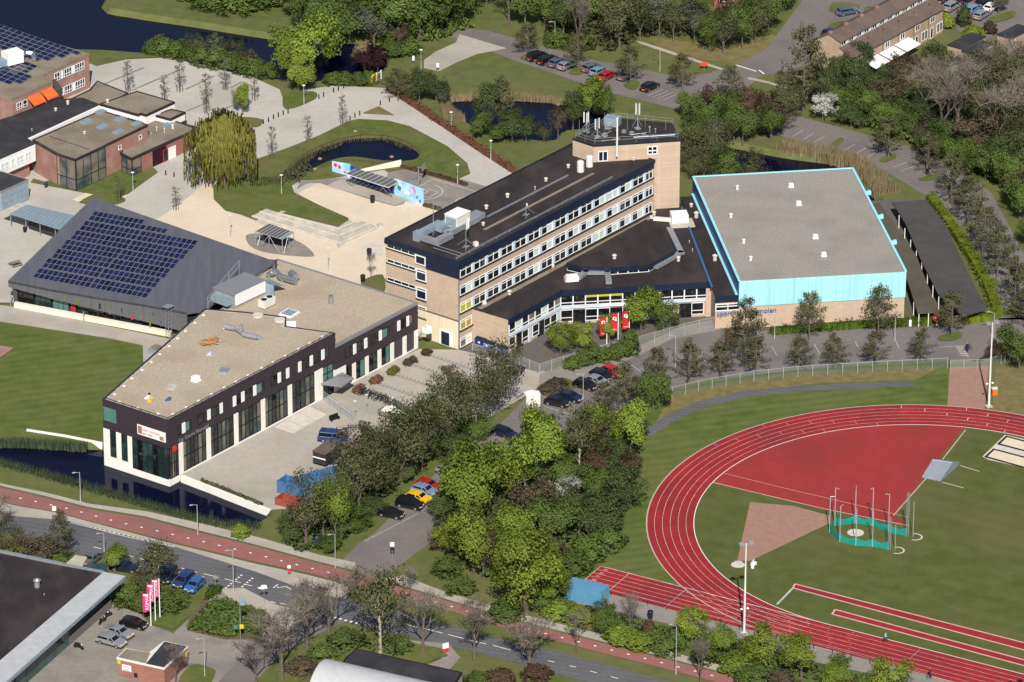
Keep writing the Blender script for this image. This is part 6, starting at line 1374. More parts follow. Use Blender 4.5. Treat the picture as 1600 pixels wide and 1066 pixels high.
# small pavilion
pv0 = Vector(G2(418, 393)); pv = empty('small_pavilion', (*pv0, 0), 0, 'small steel pavilion with slatted solar roof on an oval grey island', 'pavilion')
c4 = [Vector(G2(u, v, 2.9)) - pv0 for u, v in ((399.5, 362), (420.5, 350), (459, 363), (441, 374))]
for k in range(8):
    t0, t1 = k / 8 + .014, (k + 1) / 8 - .014; MB().prism(ccw([tuple(x) for x in (c4[0].lerp(c4[3], t0), c4[0].lerp(c4[3], t1), c4[1].lerp(c4[2], t1), c4[1].lerp(c4[2], t0))]), 2.88, 2.94, bottom=True).build('roof_panel', 'asphalt' if k < 7 else 'galv_blue', pv)
b = MB()
for k in range(9): b.tube((*c4[0].lerp(c4[3], k / 8), 2.85), (*c4[1].lerp(c4[2], k / 8), 2.85), .06, n=4)
b.build('roof_beam', 'off_white', pv)
for i, (p, q) in enumerate(zip(c4, c4[1:] + c4[:1])):
    MB().tube((*p, 0), (*p, 2.9), .08, n=5).build('post', 'galv', pv); m_ = (p + q) / 2
    MB().tube((*p, 2.9), (*q, 2.9), .07, n=5).build('edge_beam', 'galv', pv)
    MB().tube((*m_, 2.9), (*(p.lerp(q, .12)), .1), .05, n=4).build('brace', 'galv', pv); MB().tube((*m_, 2.9), (*(p.lerp(q, .88)), .1), .05, n=4).build('brace', 'galv', pv)
m_ = (c4[0] + c4[3]) / 2; MB().tube((*m_, 0), (*m_, 2.9), .07, n=5).build('post', 'galv', pv)
MB().obox((c4[0] + c4[1] + c4[2] + c4[3]) / 4 + Vector((.0, .9)), 4.2, .15, 0, 1.7, R(-22)).build('back_screen', 'navy', pv)
# ------------------------------------------------------------------ vegetation
def leaf_cloud(b, rng, centres, per, rad, s, up=0.35, flat_=1.0, droop=0.0):
    for c in centres:
        c = Vector(c)
        for _ in range(per):
            while True:
                o = Vector((rng.uniform(-1, 1), rng.uniform(-1, 1), rng.uniform(-1, 1)))
                if o.length < 1: break
            p = c + Vector((o.x * rad, o.y * rad, o.z * rad * flat_))
            n = (o + Vector((rng.uniform(-1, 1), rng.uniform(-1, 1), rng.uniform(-1, 1) + up))).normalized()
            a = n.orthogonal().normalized(); t = rng.uniform(0, 6.283); q = n.cross(a)
            u_ = (a * math.cos(t) + q * math.sin(t)); v_ = n.cross(u_); k = s * rng.uniform(.6, 1.25)
            if droop: v_ = (v_ + Vector((0, 0, -droop))).normalized() * (1 + droop)
            b.add([p - u_ * k * .5, p + v_ * k * .38, p + u_ * k * .5, p - v_ * k * .38], [(0, 1, 2, 3)])
def limbs(b, rng, p, d, L, r, depth, ends, spread=.7, n=5, kids=3, upb=.25):
    p = Vector(p); d = Vector(d).normalized(); q = p + d * L
    b.tube(p, q, r, r * .62, n, caps=False)
    if depth == 0: ends.append(q); return
    for i in range(kids):
        a = 6.283 * (i + rng.uniform(-.25, .25)) / kids; o = d.orthogonal().normalized(); w_ = d.cross(o)
        nd = (d + (o * math.cos(a) + w_ * math.sin(a)) * spread * rng.uniform(.7, 1.2) + Vector((0, 0, upb))).normalized()
        limbs(b, rng, p.lerp(q, rng.uniform(.72, 1.0)), nd, L * rng.uniform(.58, .8), r * .55, depth - 1, ends, spread, 4 if depth > 1 else 3, kids, upb)
def soft(b, name, m, c=None, up=.25):
    """leaf mesh whose faces look outward from the crown, shaded as one soft mass"""
    fs, nv = [], [None] * len(b.v); rng = random.Random(1)
    for f in b.f:
        p = [Vector(b.v[i]) for i in f]; q = sum(p, Vector()) / len(p); n = (p[1] - p[0]).cross(p[2] - p[0]); n = n.normalized() if n.length > 1e-9 else Vector((0, 0, 1))
        o = (q - c).normalized() if c is not None else Vector((0, 0, 1)); o = (o + Vector((0, 0, up))).normalized()
        if n.dot(o) < 0: f = tuple(reversed(f)); n = -n
        fs.append(f); s_ = (o + n * .75).normalized()
        for i in f: nv[i] = s_
    b.f = fs; me = b.mesh(name, m, True); me.normals_split_custom_set_from_vertices([v or Vector((0, 0, 1)) for v in nv]); return me
KIND = {}
def mk(kind, seed, H=10.0):
    """trunk and crown meshes of one tree, about 10 m high and 10 m wide before scaling"""
    rng = random.Random(seed * 31 + sum(map(ord, kind))); tb, cb = MB(), MB(); ends = []
    leaf, bark, lf = 'leaf_mid', 'bark', None
    shape = dict(maple=(1, .5, 130, 56, 1.0, .33), lime=(1, .5, 125, 56, 1.0, .32), mid=(1, .5, 120, 52, 1.0, .34), dark=(1, .46, 120, 50, 1.0, .33), olive=(.95, .5, 120, 24, 1.1, .28),
                 rust=(1, .46, 100, 28, 1.0, .42), purple=(1, .46, 110, 34, .9, .42), white=(1, .46, 130, 30, .7, .34), brown=(.95, .5, 110, 22, .9, .36), grey=(.95, .5, 110, 22, .9, .36)).get(kind)
    if shape:
        lf, zc, nc, per, rad, ls = shape; bark = 'bark'
        limbs(tb, rng, (0, 0, 0), (rng.uniform(-.05, .05), rng.uniform(-.05, .05), 1), 2.6, .26, 3, ends, .75)
        cs = []
        lobes = [(Vector((rng.uniform(-.66, .66), rng.uniform(-.66, .66), rng.uniform(-.5, .72))), rng.uniform(.26, .5)) for _ in range(11)] + [(Vector((0, 0, -.1)), .6)]
        while len(cs) < nc:
            lo = rng.choice(lobes); o = Vector((rng.gauss(0, 1), rng.gauss(0, 1), rng.gauss(0, 1))).normalized() * (rng.uniform(.3, 1.0) ** .6)
            p = lo[0] + o * lo[1]
            if p.length > 1.08: p *= 1.0 / p.length * rng.uniform(.8, 1.06)
            cs.append((p.x * 4.3, p.y * 4.3, 5.6 + p.z * 3.7))
        leaf_cloud(cb, rng, cs, per, rad, ls)
        leaf = {'maple': 'leaf_bright', 'lime': 'leaf_lime', 'mid': 'leaf_mid', 'dark': 'leaf_dark', 'olive': 'leaf_olive', 'rust': 'leaf_rust', 'purple': 'leaf_purple', 'white': 'leaf_white', 'brown': 'leaf_brown', 'grey': 'leaf_grey'}[kind]
    elif kind == 'alder':       # conical, thinly leaved
        tb.tube((0, 0, 0), (0, 0, 9.4), .2, .04, 6); cs = []
        for i in range(46):
            z = 1.9 + 7.4 * (i / 46) ** .9; L = (3.9 if z < 4 else 3.9 * (1 - (z - 4) / 6.4)) * rng.uniform(.7, 1.05) + .5; a = rng.uniform(0, 6.283); e = Vector((math.cos(a) * L, math.sin(a) * L, z + .45 * L * rng.uniform(.2, 1)))
            tb.tube((0, 0, z), e, .07, .02, 3, caps=False)
            for t in (.45, .7, .95): cs.append(Vector((0, 0, z)).lerp(e, t))
        leaf_cloud(cb, rng, cs, 20, .62, .3); leaf = 'leaf_olive'
    elif kind == 'bush':
        for i in range(6): a = rng.uniform(0, 6.28); tb.tube((0, 0, 0), (2.6 * math.cos(a), 2.6 * math.sin(a), 6), .12, .03, 3)
        cs = []
        while len(cs) < 100:
            a = rng.uniform(0, 6.283); el = rng.uniform(0, 1); r_ = rng.uniform(.6, 1); cs.append((4.2 * r_ * math.cos(a) * math.cos(el * 1.5), 4.2 * r_ * math.sin(a) * math.cos(el * 1.5), .8 + 7.6 * r_ * math.sin(el * 1.5) * rng.uniform(.75, 1.1)))
        leaf_cloud(cb, rng, cs, 26, 1.15, .75); leaf = 'leaf_mid'
    elif kind == 'bare':
        limbs(tb, rng, (0, 0, 0), (0, 0, 1), 2.5, .2, 4, ends, .6, 6, 3, .38); bark = 'bark'
        for e in ends:
            for _ in range(7):
                d = Vector((rng.gauss(0, 1), rng.gauss(0, 1), rng.gauss(.6, .8))).normalized() * rng.uniform(.5, 1.3); cb.tube(e, e + d, .02, .008, 3, caps=False)
        leaf = 'leaf_twig'
    elif kind == 'birch':
        limbs(tb, rng, (0, 0, 0), (0, 0, 1), 3.4, .2, 3, ends, .42, 6, 3, .5); bark = 'bark_pale'; cs = []
        for e in ends:
            for _ in range(3): cs.append(e + Vector((rng.gauss(0, .7), rng.gauss(0, .7), rng.gauss(-.4, .8))))
        for _ in range(40): a = rng.uniform(0, 6.28); r_ = rng.uniform(.4, 3.4); cs.append(Vector((r_ * math.cos(a), r_ * math.sin(a), rng.uniform(1.6, 9.2) - r_ * .3)))
        leaf_cloud(cb, rng, cs, 22, .75, .24, droop=.5); leaf = 'leaf_olive'
    elif kind == 'willow':
        limbs(tb, rng, (0, 0, 0), (0, 0, 1), 3.0, .4, 3, ends, .7, 6, 3, .2)
        lobes = [(rng.uniform(.2, 3.3), 6.283 * k / 13 + rng.uniform(-.3, .3), rng.uniform(1.3, 2.1)) for k in range(16)] + [(0, 0, 2.6)] * 3
        for i in range(1150):
            lr, la, rad = rng.choice(lobes); a = rng.uniform(0, 6.283); r_ = rad * math.sqrt(rng.uniform(.02, 1)); x, y = lr * math.cos(la) + r_ * math.cos(a), lr * math.sin(la) + r_ * math.sin(a)
            zt = 9.7 - .14 * lr * lr - .32 * r_ * r_ + .5 * math.sin(la * 3) + rng.uniform(-.4, .3); zb = max(.5 + 1.1 * abs(math.sin(la * 2.5)), zt - rng.uniform(1.6, 7.5)); z = zt
            while z > zb:
                s = rng.uniform(.3, .55); t = rng.uniform(0, 3.14); dx, dy = math.cos(t) * .085, math.sin(t) * .085
                cb.add([(x - dx, y - dy, z), (x + dx, y + dy, z), (x + dx * .3, y + dy * .3, z - s * 1.7), (x - dx * .3, y - dy * .3, z - s * 1.7)], [(0, 1, 2, 3)])
                z -= s; x += rng.uniform(-.07, .07) + math.cos(a) * .02; y += rng.uniform(-.07, .07)
        leaf = 'leaf_willow'
    elif kind == 'sapling':
        tb.tube((0, 0, 0), (0, 0, 9.6), .16, .03, 5); cs = []
        for x, y in ((-.5, -.5), (.5, -.5), (.5, .5), (-.5, .5)): tb.tube((x, y, 0), (x, y, 2.2), .09, n=4)
        for i in range(26):
            z = 2.6 + 6.4 * i / 26; a = rng.uniform(0, 6.28); L = rng.uniform(.9, 1.9) * (1 - .5 * i / 26); e = Vector((math.cos(a) * L, math.sin(a) * L, z + L * .9)); tb.tube((0, 0, z), e, .06, .02, 3); cs.append(e); cs.append(e * .8 + Vector((0, 0, z * .2)))
        leaf_cloud(cb, rng, cs, 7, .5, .3); leaf = 'leaf_grey'
    allv = tb.v + cb.v; zs = sorted(p[2] for p in allv); rs = sorted(math.hypot(p[0], p[1]) for p in cb.v)
    kz = 9.6 / zs[int(len(zs) * .995)]; kr = 4.8 / rs[int(len(rs) * .97)]
    if kind == 'sapling': kr = 1.0
    for m_ in (tb, cb): m_.v = [(x * kr, y * kr, z * kz) for x, y, z in m_.v]
    return tb.mesh('trunk', bark), (cb.mesh('crown', leaf) if kind == 'bare' else soft(cb, 'crown', leaf, Vector((0, 0, 4.6))))
for kd, nv in (('maple', 3), ('lime', 3), ('mid', 3), ('dark', 3), ('olive', 3), ('rust', 2), ('purple', 1), ('white', 2), ('brown', 2), ('grey', 2), ('alder', 3), ('bush', 3), ('bare', 3), ('birch', 2), ('willow', 1), ('sapling', 2)):
    KIND[kd] = [mk(kd, i) for i in range(nv)]
_LEAFV = {}
def recol(me, m):
    k = (me.name, m)
    if k not in _LEAFV: c = me.copy(); c.name = 'crown'; c.materials[0] = MATS[m]; _LEAFV[k] = c
    return _LEAFV[k]
DESC = dict(maple='bright green maple', lime='yellow-green leafy tree', mid='mid-green tree', dark='dark green tree', olive='olive-brown sparse tree', rust='rust-brown shrub tree', purple='dark purple bush', white='white blossoming tree',
            brown='brown budding tree', grey='grey-green tree', alder='conical sparse alder', bush='green bush', bare='bare twiggy tree', birch='slender pale-stemmed birch', willow='weeping willow', sapling='staked young tree')
trng = random.Random(99)
def plant(place, mark, mpx, items, group=None):
    """items: (kind, u, v, height, width[, leaf material, word]); labelled by kind and order counted from a landmark"""
    mp = Vector(G2(*mpx)); cnt = {}
    for it in sorted(items, key=lambda i: (Vector(G2(i[1], i[2])) - mp).length):
        kind, u, v, h, w_ = it[:5]; word = it[6] if len(it) > 6 else DESC[kind]
        p = G2(u, v); vi = trng.randrange(len(KIND[kind])); tm, cm = KIND[kind][vi]
        if len(it) > 5 and it[5]: cm = recol(cm, it[5])
        cnt[word] = cnt.get(word, 0) + 1; n_same = sum(1 for i in items if (i[6] if len(i) > 6 else DESC[i[0]]) == word)
        lab = f'{word} {place}' if n_same == 1 else f'{ORD[cnt[word] - 1]} {word} from the {mark}, {place}'
        nm = 'bush' if kind in ('bush', 'purple') else ('willow_tree' if kind == 'willow' else 'tree')
        e = empty(nm, (*p, .03), trng.uniform(0, 6.28), lab, nm.replace('_', ' ').replace('willow ', ''), group or f'greenery {place}')
        e.scale = (w_ / 9.6, w_ / 9.6, h / 9.6) if kind != 'sapling' else (w_ / 4, w_ / 4, h / 9.6)
        inst('trunk', tm, e); inst('crown', cm, e)
B = 'bush'
plant('by the plaza edge', 'stump wall', (580, 140), [('maple', 486, 134, 14, 11.5), ('maple', 450, 128, 11.5, 8.5), ('lime', 466, 146, 8, 6.5), (B, 520, 131, 2.2, 4), (B, 540, 131, 2.2, 4), (B, 560, 132, 2.4, 4), (B, 576, 130, 2.4, 3.5), ('purple', 570, 117, 5.2, 5), ('purple', 590, 114, 5.0, 4.6), (B, 566, 92, 3.5, 4, 'leaf_reed', 'straw-coloured bush')])
plant('in the grove beyond the river', 'purple bushes', (580, 115), [('mid', 470, 40, 9, 8), ('mid', 505, 60, 10, 9), ('mid', 545, 68, 8, 9), ('grey', 585, 74, 8, 8), ('mid', 590, 52, 11, 9), ('mid', 622, 64, 12, 10), ('mid', 655, 64, 12, 10), ('mid', 690, 54, 11, 9), ('mid', 724, 36, 10, 9), ('mid', 560, 20, 10, 10), ('mid', 640, 24, 12, 11), ('mid', 700, 12, 11, 10), ('mid', 500, 12, 9, 10), ('dark', 540, 40, 9, 9), ('dark', 610, 30, 9, 8), ('brown', 625, 75, 5, 4), ('mid', 600, -10, 11, 11), ('mid', 670, -20, 11, 11), ('mid', 740, -5, 9, 9), (B, 640, 84, 3, 5), (B, 610, 88, 3.4, 5), (B, 330, 10, 4, 8), (B, 370, 16, 5, 9), (B, 410, 8, 5, 9), (B, 300, -8, 4, 9), ('mid', 450, 5, 7, 8)])
plant('on the river bank by the plaza', 'bright maple', (450, 128), [(B, 238, 82, 2.6, 4), (B, 258, 84, 3, 5), (B, 278, 90, 3.2, 5), (B, 298, 94, 3.2, 5), (B, 318, 100, 3.4, 5), (B, 340, 104, 3.6, 5), (B, 360, 108, 3.4, 5), (B, 380, 113, 3, 5), (B, 400, 117, 3, 5), (B, 420, 122, 3, 4), ('grey', 333, 100, 6, 4), ('olive', 369, 108, 6, 4.5), ('olive', 300, 92, 5, 4), (B, 250, 78, 3, 4, 'leaf_olive', 'brown-green bush'), (B, 310, 88, 3.4, 4, 'leaf_olive', 'brown-green bush'), (B, 348, 96, 3.4, 4, 'leaf_olive', 'brown-green bush'), (B, 392, 106, 3.4, 4, 'leaf_olive', 'brown-green bush')])
plant('on the grey plaza', 'weeping willow', (350, 288), [('sapling', 200, 145, 6.5, 3), ('sapling', 257, 157, 5, 2.6), ('sapling', 281, 144, 6.5, 3), ('sapling', 322, 163, 6, 3), ('sapling', 352, 141, 6.5, 3), ('sapling', 398, 157, 5, 2.6), ('maple', 379, 180, 6.5, 4.2), ('sapling', 535, 200, 6.5, 2.4), ('sapling', 481, 224, 5.5, 2.4), ('sapling', 425, 250, 6.5, 2.4), ('sapling', 275, 329, 4.6, 2.4), ('sapling', 187, 316, 5, 2.6), ('sapling', 322, 178, 3.5, 2.0)])
plant('beside the lawn pond', 'pond', (560, 230), [('willow', 350, 289, 13.4, 11.6), ('bare', 580, 440, 5.5, 1.7, None, 'narrow bare tree')])
plant('behind the beech hedge', 'pond', (790, 170), [('alder', 622, 158, 6.5, 6), ('olive', 640, 160, 6, 6), ('dark', 655, 162, 6.5, 6), ('dark', 682, 162, 6, 5), ('grey', 690, 165, 4, 4), ('dark', 765, 212, 10.5, 6), ('alder', 786, 208, 11, 5.5), ('dark', 800, 224, 6, 7), ('mid', 748, 218, 5.5, 5), ('dark', 822, 224, 5, 5), ('maple', 920, 196, 9.5, 6), ('dark', 895, 205, 8, 5), ('brown', 872, 218, 6, 4), ('olive', 850, 225, 4, 4), ('mid', 945, 190, 7, 4), ('mid', 780, 222, 4, 6)])
plant('along the far car park', 'red car', (948, 122), [('alder', 825, 88, 6.5, 5.5), ('alder', 903, 113, 8, 5.5), ('alder', 985, 133, 8, 6), ('alder', 1066, 142, 7.5, 6), ('alder', 1140, 166, 8, 6), ('alder', 1220, 208, 7, 6), ('alder', 1388, 248, 8.5, 6.5), ('alder', 1450, 277, 8.5, 6.5)])
plant('in the far woodland strip', 'pale footpath', (1060, 90), [('bare', 795, 45, 13, 7), ('mid', 820, 42, 8, 7), ('mid', 850, 45, 9, 8), ('dark', 880, 60, 9, 7), ('bare', 903, 96, 14, 6), ('olive', 968, 78, 12, 10), ('mid', 940, 40, 9, 8), ('dark', 1000, 62, 8, 6), ('grey', 1030, 60, 10, 6), ('olive', 1052, 66, 9, 6), ('grey', 1085, 70, 9, 6), ('mid', 1108, 82, 8, 6), ('olive', 1130, 85, 9, 7), ('mid', 1160, 76, 9, 7), ('olive', 1180, 68, 9, 7), ('mid', 1200, 50, 9, 7), ('mid', 1030, 30, 9, 8), ('mid', 1090, 28, 8, 7), ('olive', 1150, 34, 9, 8), ('mid', 1185, 24, 8, 8), ('mid', 760, 8, 8, 8), ('brown', 990, 20, 9, 8), ('mid', 920, 10, 9, 9), ('mid', 870, 10, 9, 9), ('bush', 905, 76, 3, 5), ('bush', 870, 72, 3, 5), ('mid', 1220, 20, 8, 7), ('mid', 1060, -5, 8, 9), ('mid', 980, -5, 8, 9), ('mid', 815, -5, 8, 9)])
plant('between the stair tower and the hall ditch', 'stair tower', (1040, 250), [('mid', 1075, 190, 6, 5), ('mid', 1102, 212, 7.5, 6), ('olive', 1090, 262, 8, 7), ('olive', 1112, 262, 9, 7), ('mid', 1146, 224, 8, 6), ('rust', 1112, 176, 5, 5), ('mid', 1132, 190, 6, 6), ('rust', 1168, 185, 6, 6), ('rust', 1188, 208, 7, 6), ('mid', 1204, 222, 7, 5), ('mid', 1160, 226, 8, 6), ('olive', 1172, 297, 7.5, 6.5), ('mid', 1136, 292, 7.5, 7), ('olive', 1120, 240, 7, 6), ('olive', 1084, 284, 6, 6), ('olive', 1100, 282, 6, 6), ('rust', 1198, 190, 6, 6), ('mid', 1080, 228, 6, 5), ('olive', 1068, 262, 6, 5), ('grey', 1110, 245, 7, 6), ('rust', 1206, 216, 6, 6)])
plant('in the wood beside the terraced houses', 'white blossom', (1285, 188), [('alder', 1255, 178, 17, 10), ('alder', 1225, 192, 10, 7), ('dark', 1285, 168, 8, 6), ('white', 1285, 190, 5.6, 5.2), ('mid', 1312, 180, 6, 6), ('dark', 1330, 152, 8, 7), ('mid', 1345, 194, 7, 7), ('mid', 1372, 203, 6, 6), ('dark', 1360, 165, 7, 6), ('mid', 1316, 132, 6, 5), ('dark', 1345, 120, 7, 6), ('mid', 1400, 208, 6, 6), ('mid', 1424, 220, 6, 6), ('brown', 1386, 176, 8, 7), ('brown', 1410, 150, 8, 7), ('dark', 1462, 125, 7.5, 6), ('bare', 1445, 190, 12, 9), ('bare', 1495, 218, 15, 11), ('olive', 1540, 222, 13, 9), ('brown', 1580, 205, 13, 10), ('bare', 1560, 160, 12, 10), ('brown', 1520, 140, 7, 7), ('olive', 1600, 262, 12, 9), ('bare', 1470, 222, 13, 10), ('olive', 1545, 160, 12, 7), ('mid', 1460, 250, 6, 7), ('mid', 1490, 262, 6, 6), ('mid', 1515, 272, 6, 6), ('mid', 1540, 282, 7, 7), ('dark', 1560, 262, 7, 7), ('mid', 1575, 300, 8, 7), ('rust', 1585, 322, 6, 6), ('mid', 1600, 345, 8, 7), ('dark', 1590, 290, 8, 7), ('brown', 1520, 245, 8, 8), ('bare', 1556, 240, 13, 11), ('olive', 1610, 170, 12, 9), ('bare', 1482, 172, 11, 10), ('mid', 1610, 390, 6, 6), ('brown', 1440, 232, 6, 6), ('dark', 1385, 130, 4, 4), ('olive', 1500, 190, 8, 7), ('olive', 1585, 245, 9, 8), ('dark', 1435, 205, 6, 7), ('dark', 1475, 235, 6, 7), ('dark', 1330, 200, 4, 6), ('mid', 1385, 222, 4, 6), ('bare', 1592, 132, 9, 8), ('bare', 1600, 225, 14, 11)])
plant('by the terraced gardens', 'beige shed', (1520, 66), [(B, 1506, 40, 4.2, 3.2, 'leaf_dark', 'dark green bush'), (B, 1478, 44, 3, 3.4, 'leaf_lime', 'yellow-green bush'), (B, 1522, 58, 2.4, 4.6, 'leaf_lime', 'yellow-green bush'), (B, 1546, 52, 2.4, 3, 'leaf_rust', 'rust-brown bush'), ('grey', 1560, 22, 4, 4), (B, 1402, 88, 2.2, 3, None), (B, 1428, 100, 1.8, 3, 'leaf_brown', 'brown bush'), (B, 1400, 105, 2, 4, 'leaf_brown', 'brown bush')])
plant('along the road east of the hall', 'dark bicycle shed', (1440, 315), [('alder', 1512, 353, 9.5, 7), ('alder', 1535, 399, 9.5, 7), ('alder', 1558, 434, 9.5, 7), ('alder', 1585, 485, 9.5, 7), ('alder', 1486, 318, 9.5, 7), ('alder', 1608, 520, 9, 7)])
plant('in front of the sports hall', 'school gate', (1060, 508), [('alder', 1163, 566, 11.5, 7), ('alder', 1264, 532, 8.8, 6), ('alder', 1372, 526, 9.4, 6.6), ('alder', 1487, 527, 8.6, 6.2), ('alder', 1076, 602, 8.2, 5.4), ('alder', 1125, 592, 6.8, 5.4), ('alder', 1181, 584, 6.6, 5.6), ('alder', 1248, 578, 6, 5), ('alder', 1303, 575, 6, 5), ('alder', 1368, 573, 6.6, 5.4), ('alder', 1439, 565, 5.8, 4.8), ('alder', 1026, 608, 7.5, 5), ('mid', 1592, 578, 8.2, 7.4), ('rust', 1556, 566, 4, 4), ('brown', 1142, 560, 7, 4.5)])
plant('on the school apron', 'red banners', (948, 538), [('lime', 876, 559, 6.2, 5), ('lime', 912, 548, 5, 4.6), ('maple', 1002, 524, 8.2, 7.6), ('mid', 1036, 520, 6, 5), ('maple', 952, 537, 5, 4.4)])
plant('along the apron fence', 'red banners', (948, 538), [(B, 893, 575, 2, 3.4), (B, 910, 570, 2.6, 3.4), (B, 927, 565, 3.2, 3.6), (B, 944, 563, 2.2, 3.6), (B, 962, 559, 2.4, 3.6), (B, 984, 553, 4.4, 3.4), (B, 972, 558, 3, 3.2), (B, 870, 606, 1.6, 4, 'leaf_brown', 'low brown bush'), (B, 855, 612, 1.2, 3, 'leaf_brown', 'low brown bush')])
plant('in the dark belt beside the forecourt', 'blue skips', (470, 760), [('olive', 478, 858, 12.5, 9), ('maple', 525, 850, 11, 6), ('olive', 505, 845, 11, 7), ('olive', 562, 806, 12.5, 8.5), ('olive', 588, 784, 12, 8), ('brown', 560, 770, 11, 8), ('olive', 628, 758, 12.5, 9), ('dark', 590, 760, 10, 8), ('olive', 605, 745, 8.5, 7.5), ('olive', 660, 736, 13, 9), ('dark', 640, 715, 9, 8), ('olive', 700, 706, 13.5, 9), ('olive', 738, 684, 13, 8.5), ('olive', 776, 658, 13.5, 9), ('dark', 690, 686, 7.5, 7), ('olive', 735, 644, 7, 6), ('alder', 655, 696, 7, 6), ('olive', 540, 790, 9.5, 7), ('dark', 584, 806, 3, 5), ('mid', 556, 832, 2.6, 5), ('mid', 510, 862, 2.6, 5), ('dark', 636, 752, 4, 5), ('dark', 705, 730, 6, 7), ('mid', 745, 690, 4, 6), ('olive', 790, 622, 10.5, 6.5), ('olive', 606, 708, 4.5, 5), ('alder', 700, 650, 9, 6.5), ('mid', 540, 835, 4.5, 6), ('olive', 572, 740, 7.5, 6), ('dark', 455, 850, 5, 5)])
plant('in the green belt beside the track', 'blue container', (920, 945), [('maple', 850, 742, 11.2, 9.5), ('maple', 800, 792, 11.5, 8), ('maple', 735, 828, 14, 13), ('lime', 765, 800, 11, 9), ('birch', 905, 748, 12.5, 7), ('maple', 925, 706, 9, 7), ('maple', 985, 716, 10.5, 8), ('mid', 1020, 645, 7.5, 5.6), ('alder', 975, 648, 9.5, 6), ('dark', 1002, 640, 6, 5), ('lime', 740, 898, 11, 9), ('lime', 822, 962, 13, 11.5), ('maple', 795, 912, 9.5, 7), ('maple', 864, 952, 6.5, 5.4), ('rust', 935, 748, 5.5, 6), ('rust', 985, 752, 5, 4.4), ('rust', 688, 862, 3.4, 4.4), ('brown', 832, 832, 9, 8), ('olive', 800, 848, 8, 7), ('mid', 862, 850, 8, 8), ('dark', 905, 838, 7.5, 8), ('dark', 945, 838, 7.5, 7.5), ('dark', 972, 800, 8, 7), ('mid', 935, 790, 7, 7), ('white', 882, 812, 6.6, 6), (B, 955, 858, 3.5, 5), (B, 918, 872, 3.6, 6), (B, 895, 892, 3.2, 6), (B, 872, 915, 3.2, 5), ('mid', 840, 700, 6, 6), ('mid', 880, 770, 6, 7), ('maple', 800, 866, 8, 7), ('brown', 755, 905, 7.5, 5), ('mid', 690, 820, 6, 6), (B, 700, 895, 2.6, 5), (B, 720, 925, 2.4, 5), ('rust', 860, 880, 5, 5), ('mid', 842, 892, 6, 7), (B, 790, 965, 2.6, 6), ('brown', 950, 700, 6, 6), ('dark', 960, 740, 6, 6), ('dark', 990, 690, 5, 5), ('alder', 940, 660, 7, 5), ('lime', 700, 870, 5, 5), (B, 940, 850, 2.6, 5), ('mid', 925, 820, 4, 6)])
plant('along the main road', 'barrel roof', (600, 1040), [('bare', 514, 1002, 11, 9), ('bare', 480, 1014, 10.5, 9), ('bare', 440, 1062, 12, 10), ('bare', 400, 1072, 8, 7), ('bare', 661, 1021, 10.5, 8.5), ('bare', 741, 1034, 10, 8), ('birch', 594, 1022, 14, 8.5), ('bare', 901, 1021, 7.5, 3.6), ('bare', 827, 1048, 8.5, 8.5), ('bare', 1095, 1072, 8, 4), ('bare', 984, 993, 6.8, 4.4), ('bare', 566, 962, 8, 8), ('bare', 640, 930, 5, 3.6), ('bare', 275, 1066, 6, 5), (B, 540, 1010, 2.6, 6), (B, 470, 1048, 2, 5, 'leaf_brown', 'brown bush'), (B, 505, 1030, 2.4, 5), (B, 840, 1060, 2, 5, 'leaf_rust', 'rust-brown bush'), (B, 780, 1066, 2, 5, 'leaf_rust', 'rust-brown bush'), (B, 745, 1070, 2, 4), (B, 620, 1015, 2, 5)])
plant('between the track path and the cycle path', 'blue container', (920, 945), [('lime', 1081, 1014, 6.6, 5.2), ('maple', 1132, 1030, 5.6, 5), ('lime', 1192, 1046, 6.8, 6.6), ('lime', 1252, 1060, 6.8, 6.8), ('maple', 1308, 1074, 4.5, 6), ('lime', 1394, 1100, 6.8, 7.4), (B, 850, 948, 2.4, 5), (B, 872, 962, 2.2, 5, 'leaf_bright', 'bright green bush'), (B, 905, 972, 2.4, 5, 'leaf_bright', 'bright green bush'), ('mid', 948, 990, 5, 5.4), (B, 920, 966, 2, 2.4, 'leaf_rust', 'rust-brown bush'), (B, 968, 1002, 2.4, 5.5, 'leaf_bright', 'bright green bush'), (B, 1000, 1012, 2.4, 5, 'leaf_bright', 'bright green bush'), (B, 1013, 990, 2.2, 2.4, 'leaf_rust', 'rust-brown bush'), (B, 1040, 1018, 2.4, 5), (B, 1058, 1008, 3.2, 4.6), (B, 1150, 1048, 2.6, 6, 'leaf_bright', 'bright green bush'), (B, 1175, 1060, 2.4, 6), (B, 1105, 1030, 2.4, 5), (B, 1220, 1070, 2.2, 5, 'leaf_brown', 'brown bush'), (B, 1330, 1082, 2, 6, 'leaf_brown', 'brown bush'), (B, 1350, 1080, 2.4, 5), (B, 1160, 1015, 1.6, 3)])
plant('around the shop', 'pink banners', (240, 975), [('bare', -6, 850, 8, 7), ('olive', 10, 872, 7, 6), (B, 30, 884, 3.2, 6, 'leaf_bright', 'bright green bush'), ('brown', 68, 892, 6, 7), ('brown', 45, 880, 5, 6), ('alder', 96, 886, 9.5, 5), (B, 90, 890, 2.4, 5), ('maple', 180, 896, 4.6, 4.4), ('birch', 243, 934, 10, 7), ('olive', 225, 936, 6, 6), (B, 205, 944, 3, 5), (B, 222, 952, 3, 5), (B, 262, 952, 2.8, 5), (B, 280, 945, 2.4, 4), (B, 376, 838, 2, 3.2, 'leaf_bright', 'bright green bush'), (B, 238, 945, 2.8, 5)])
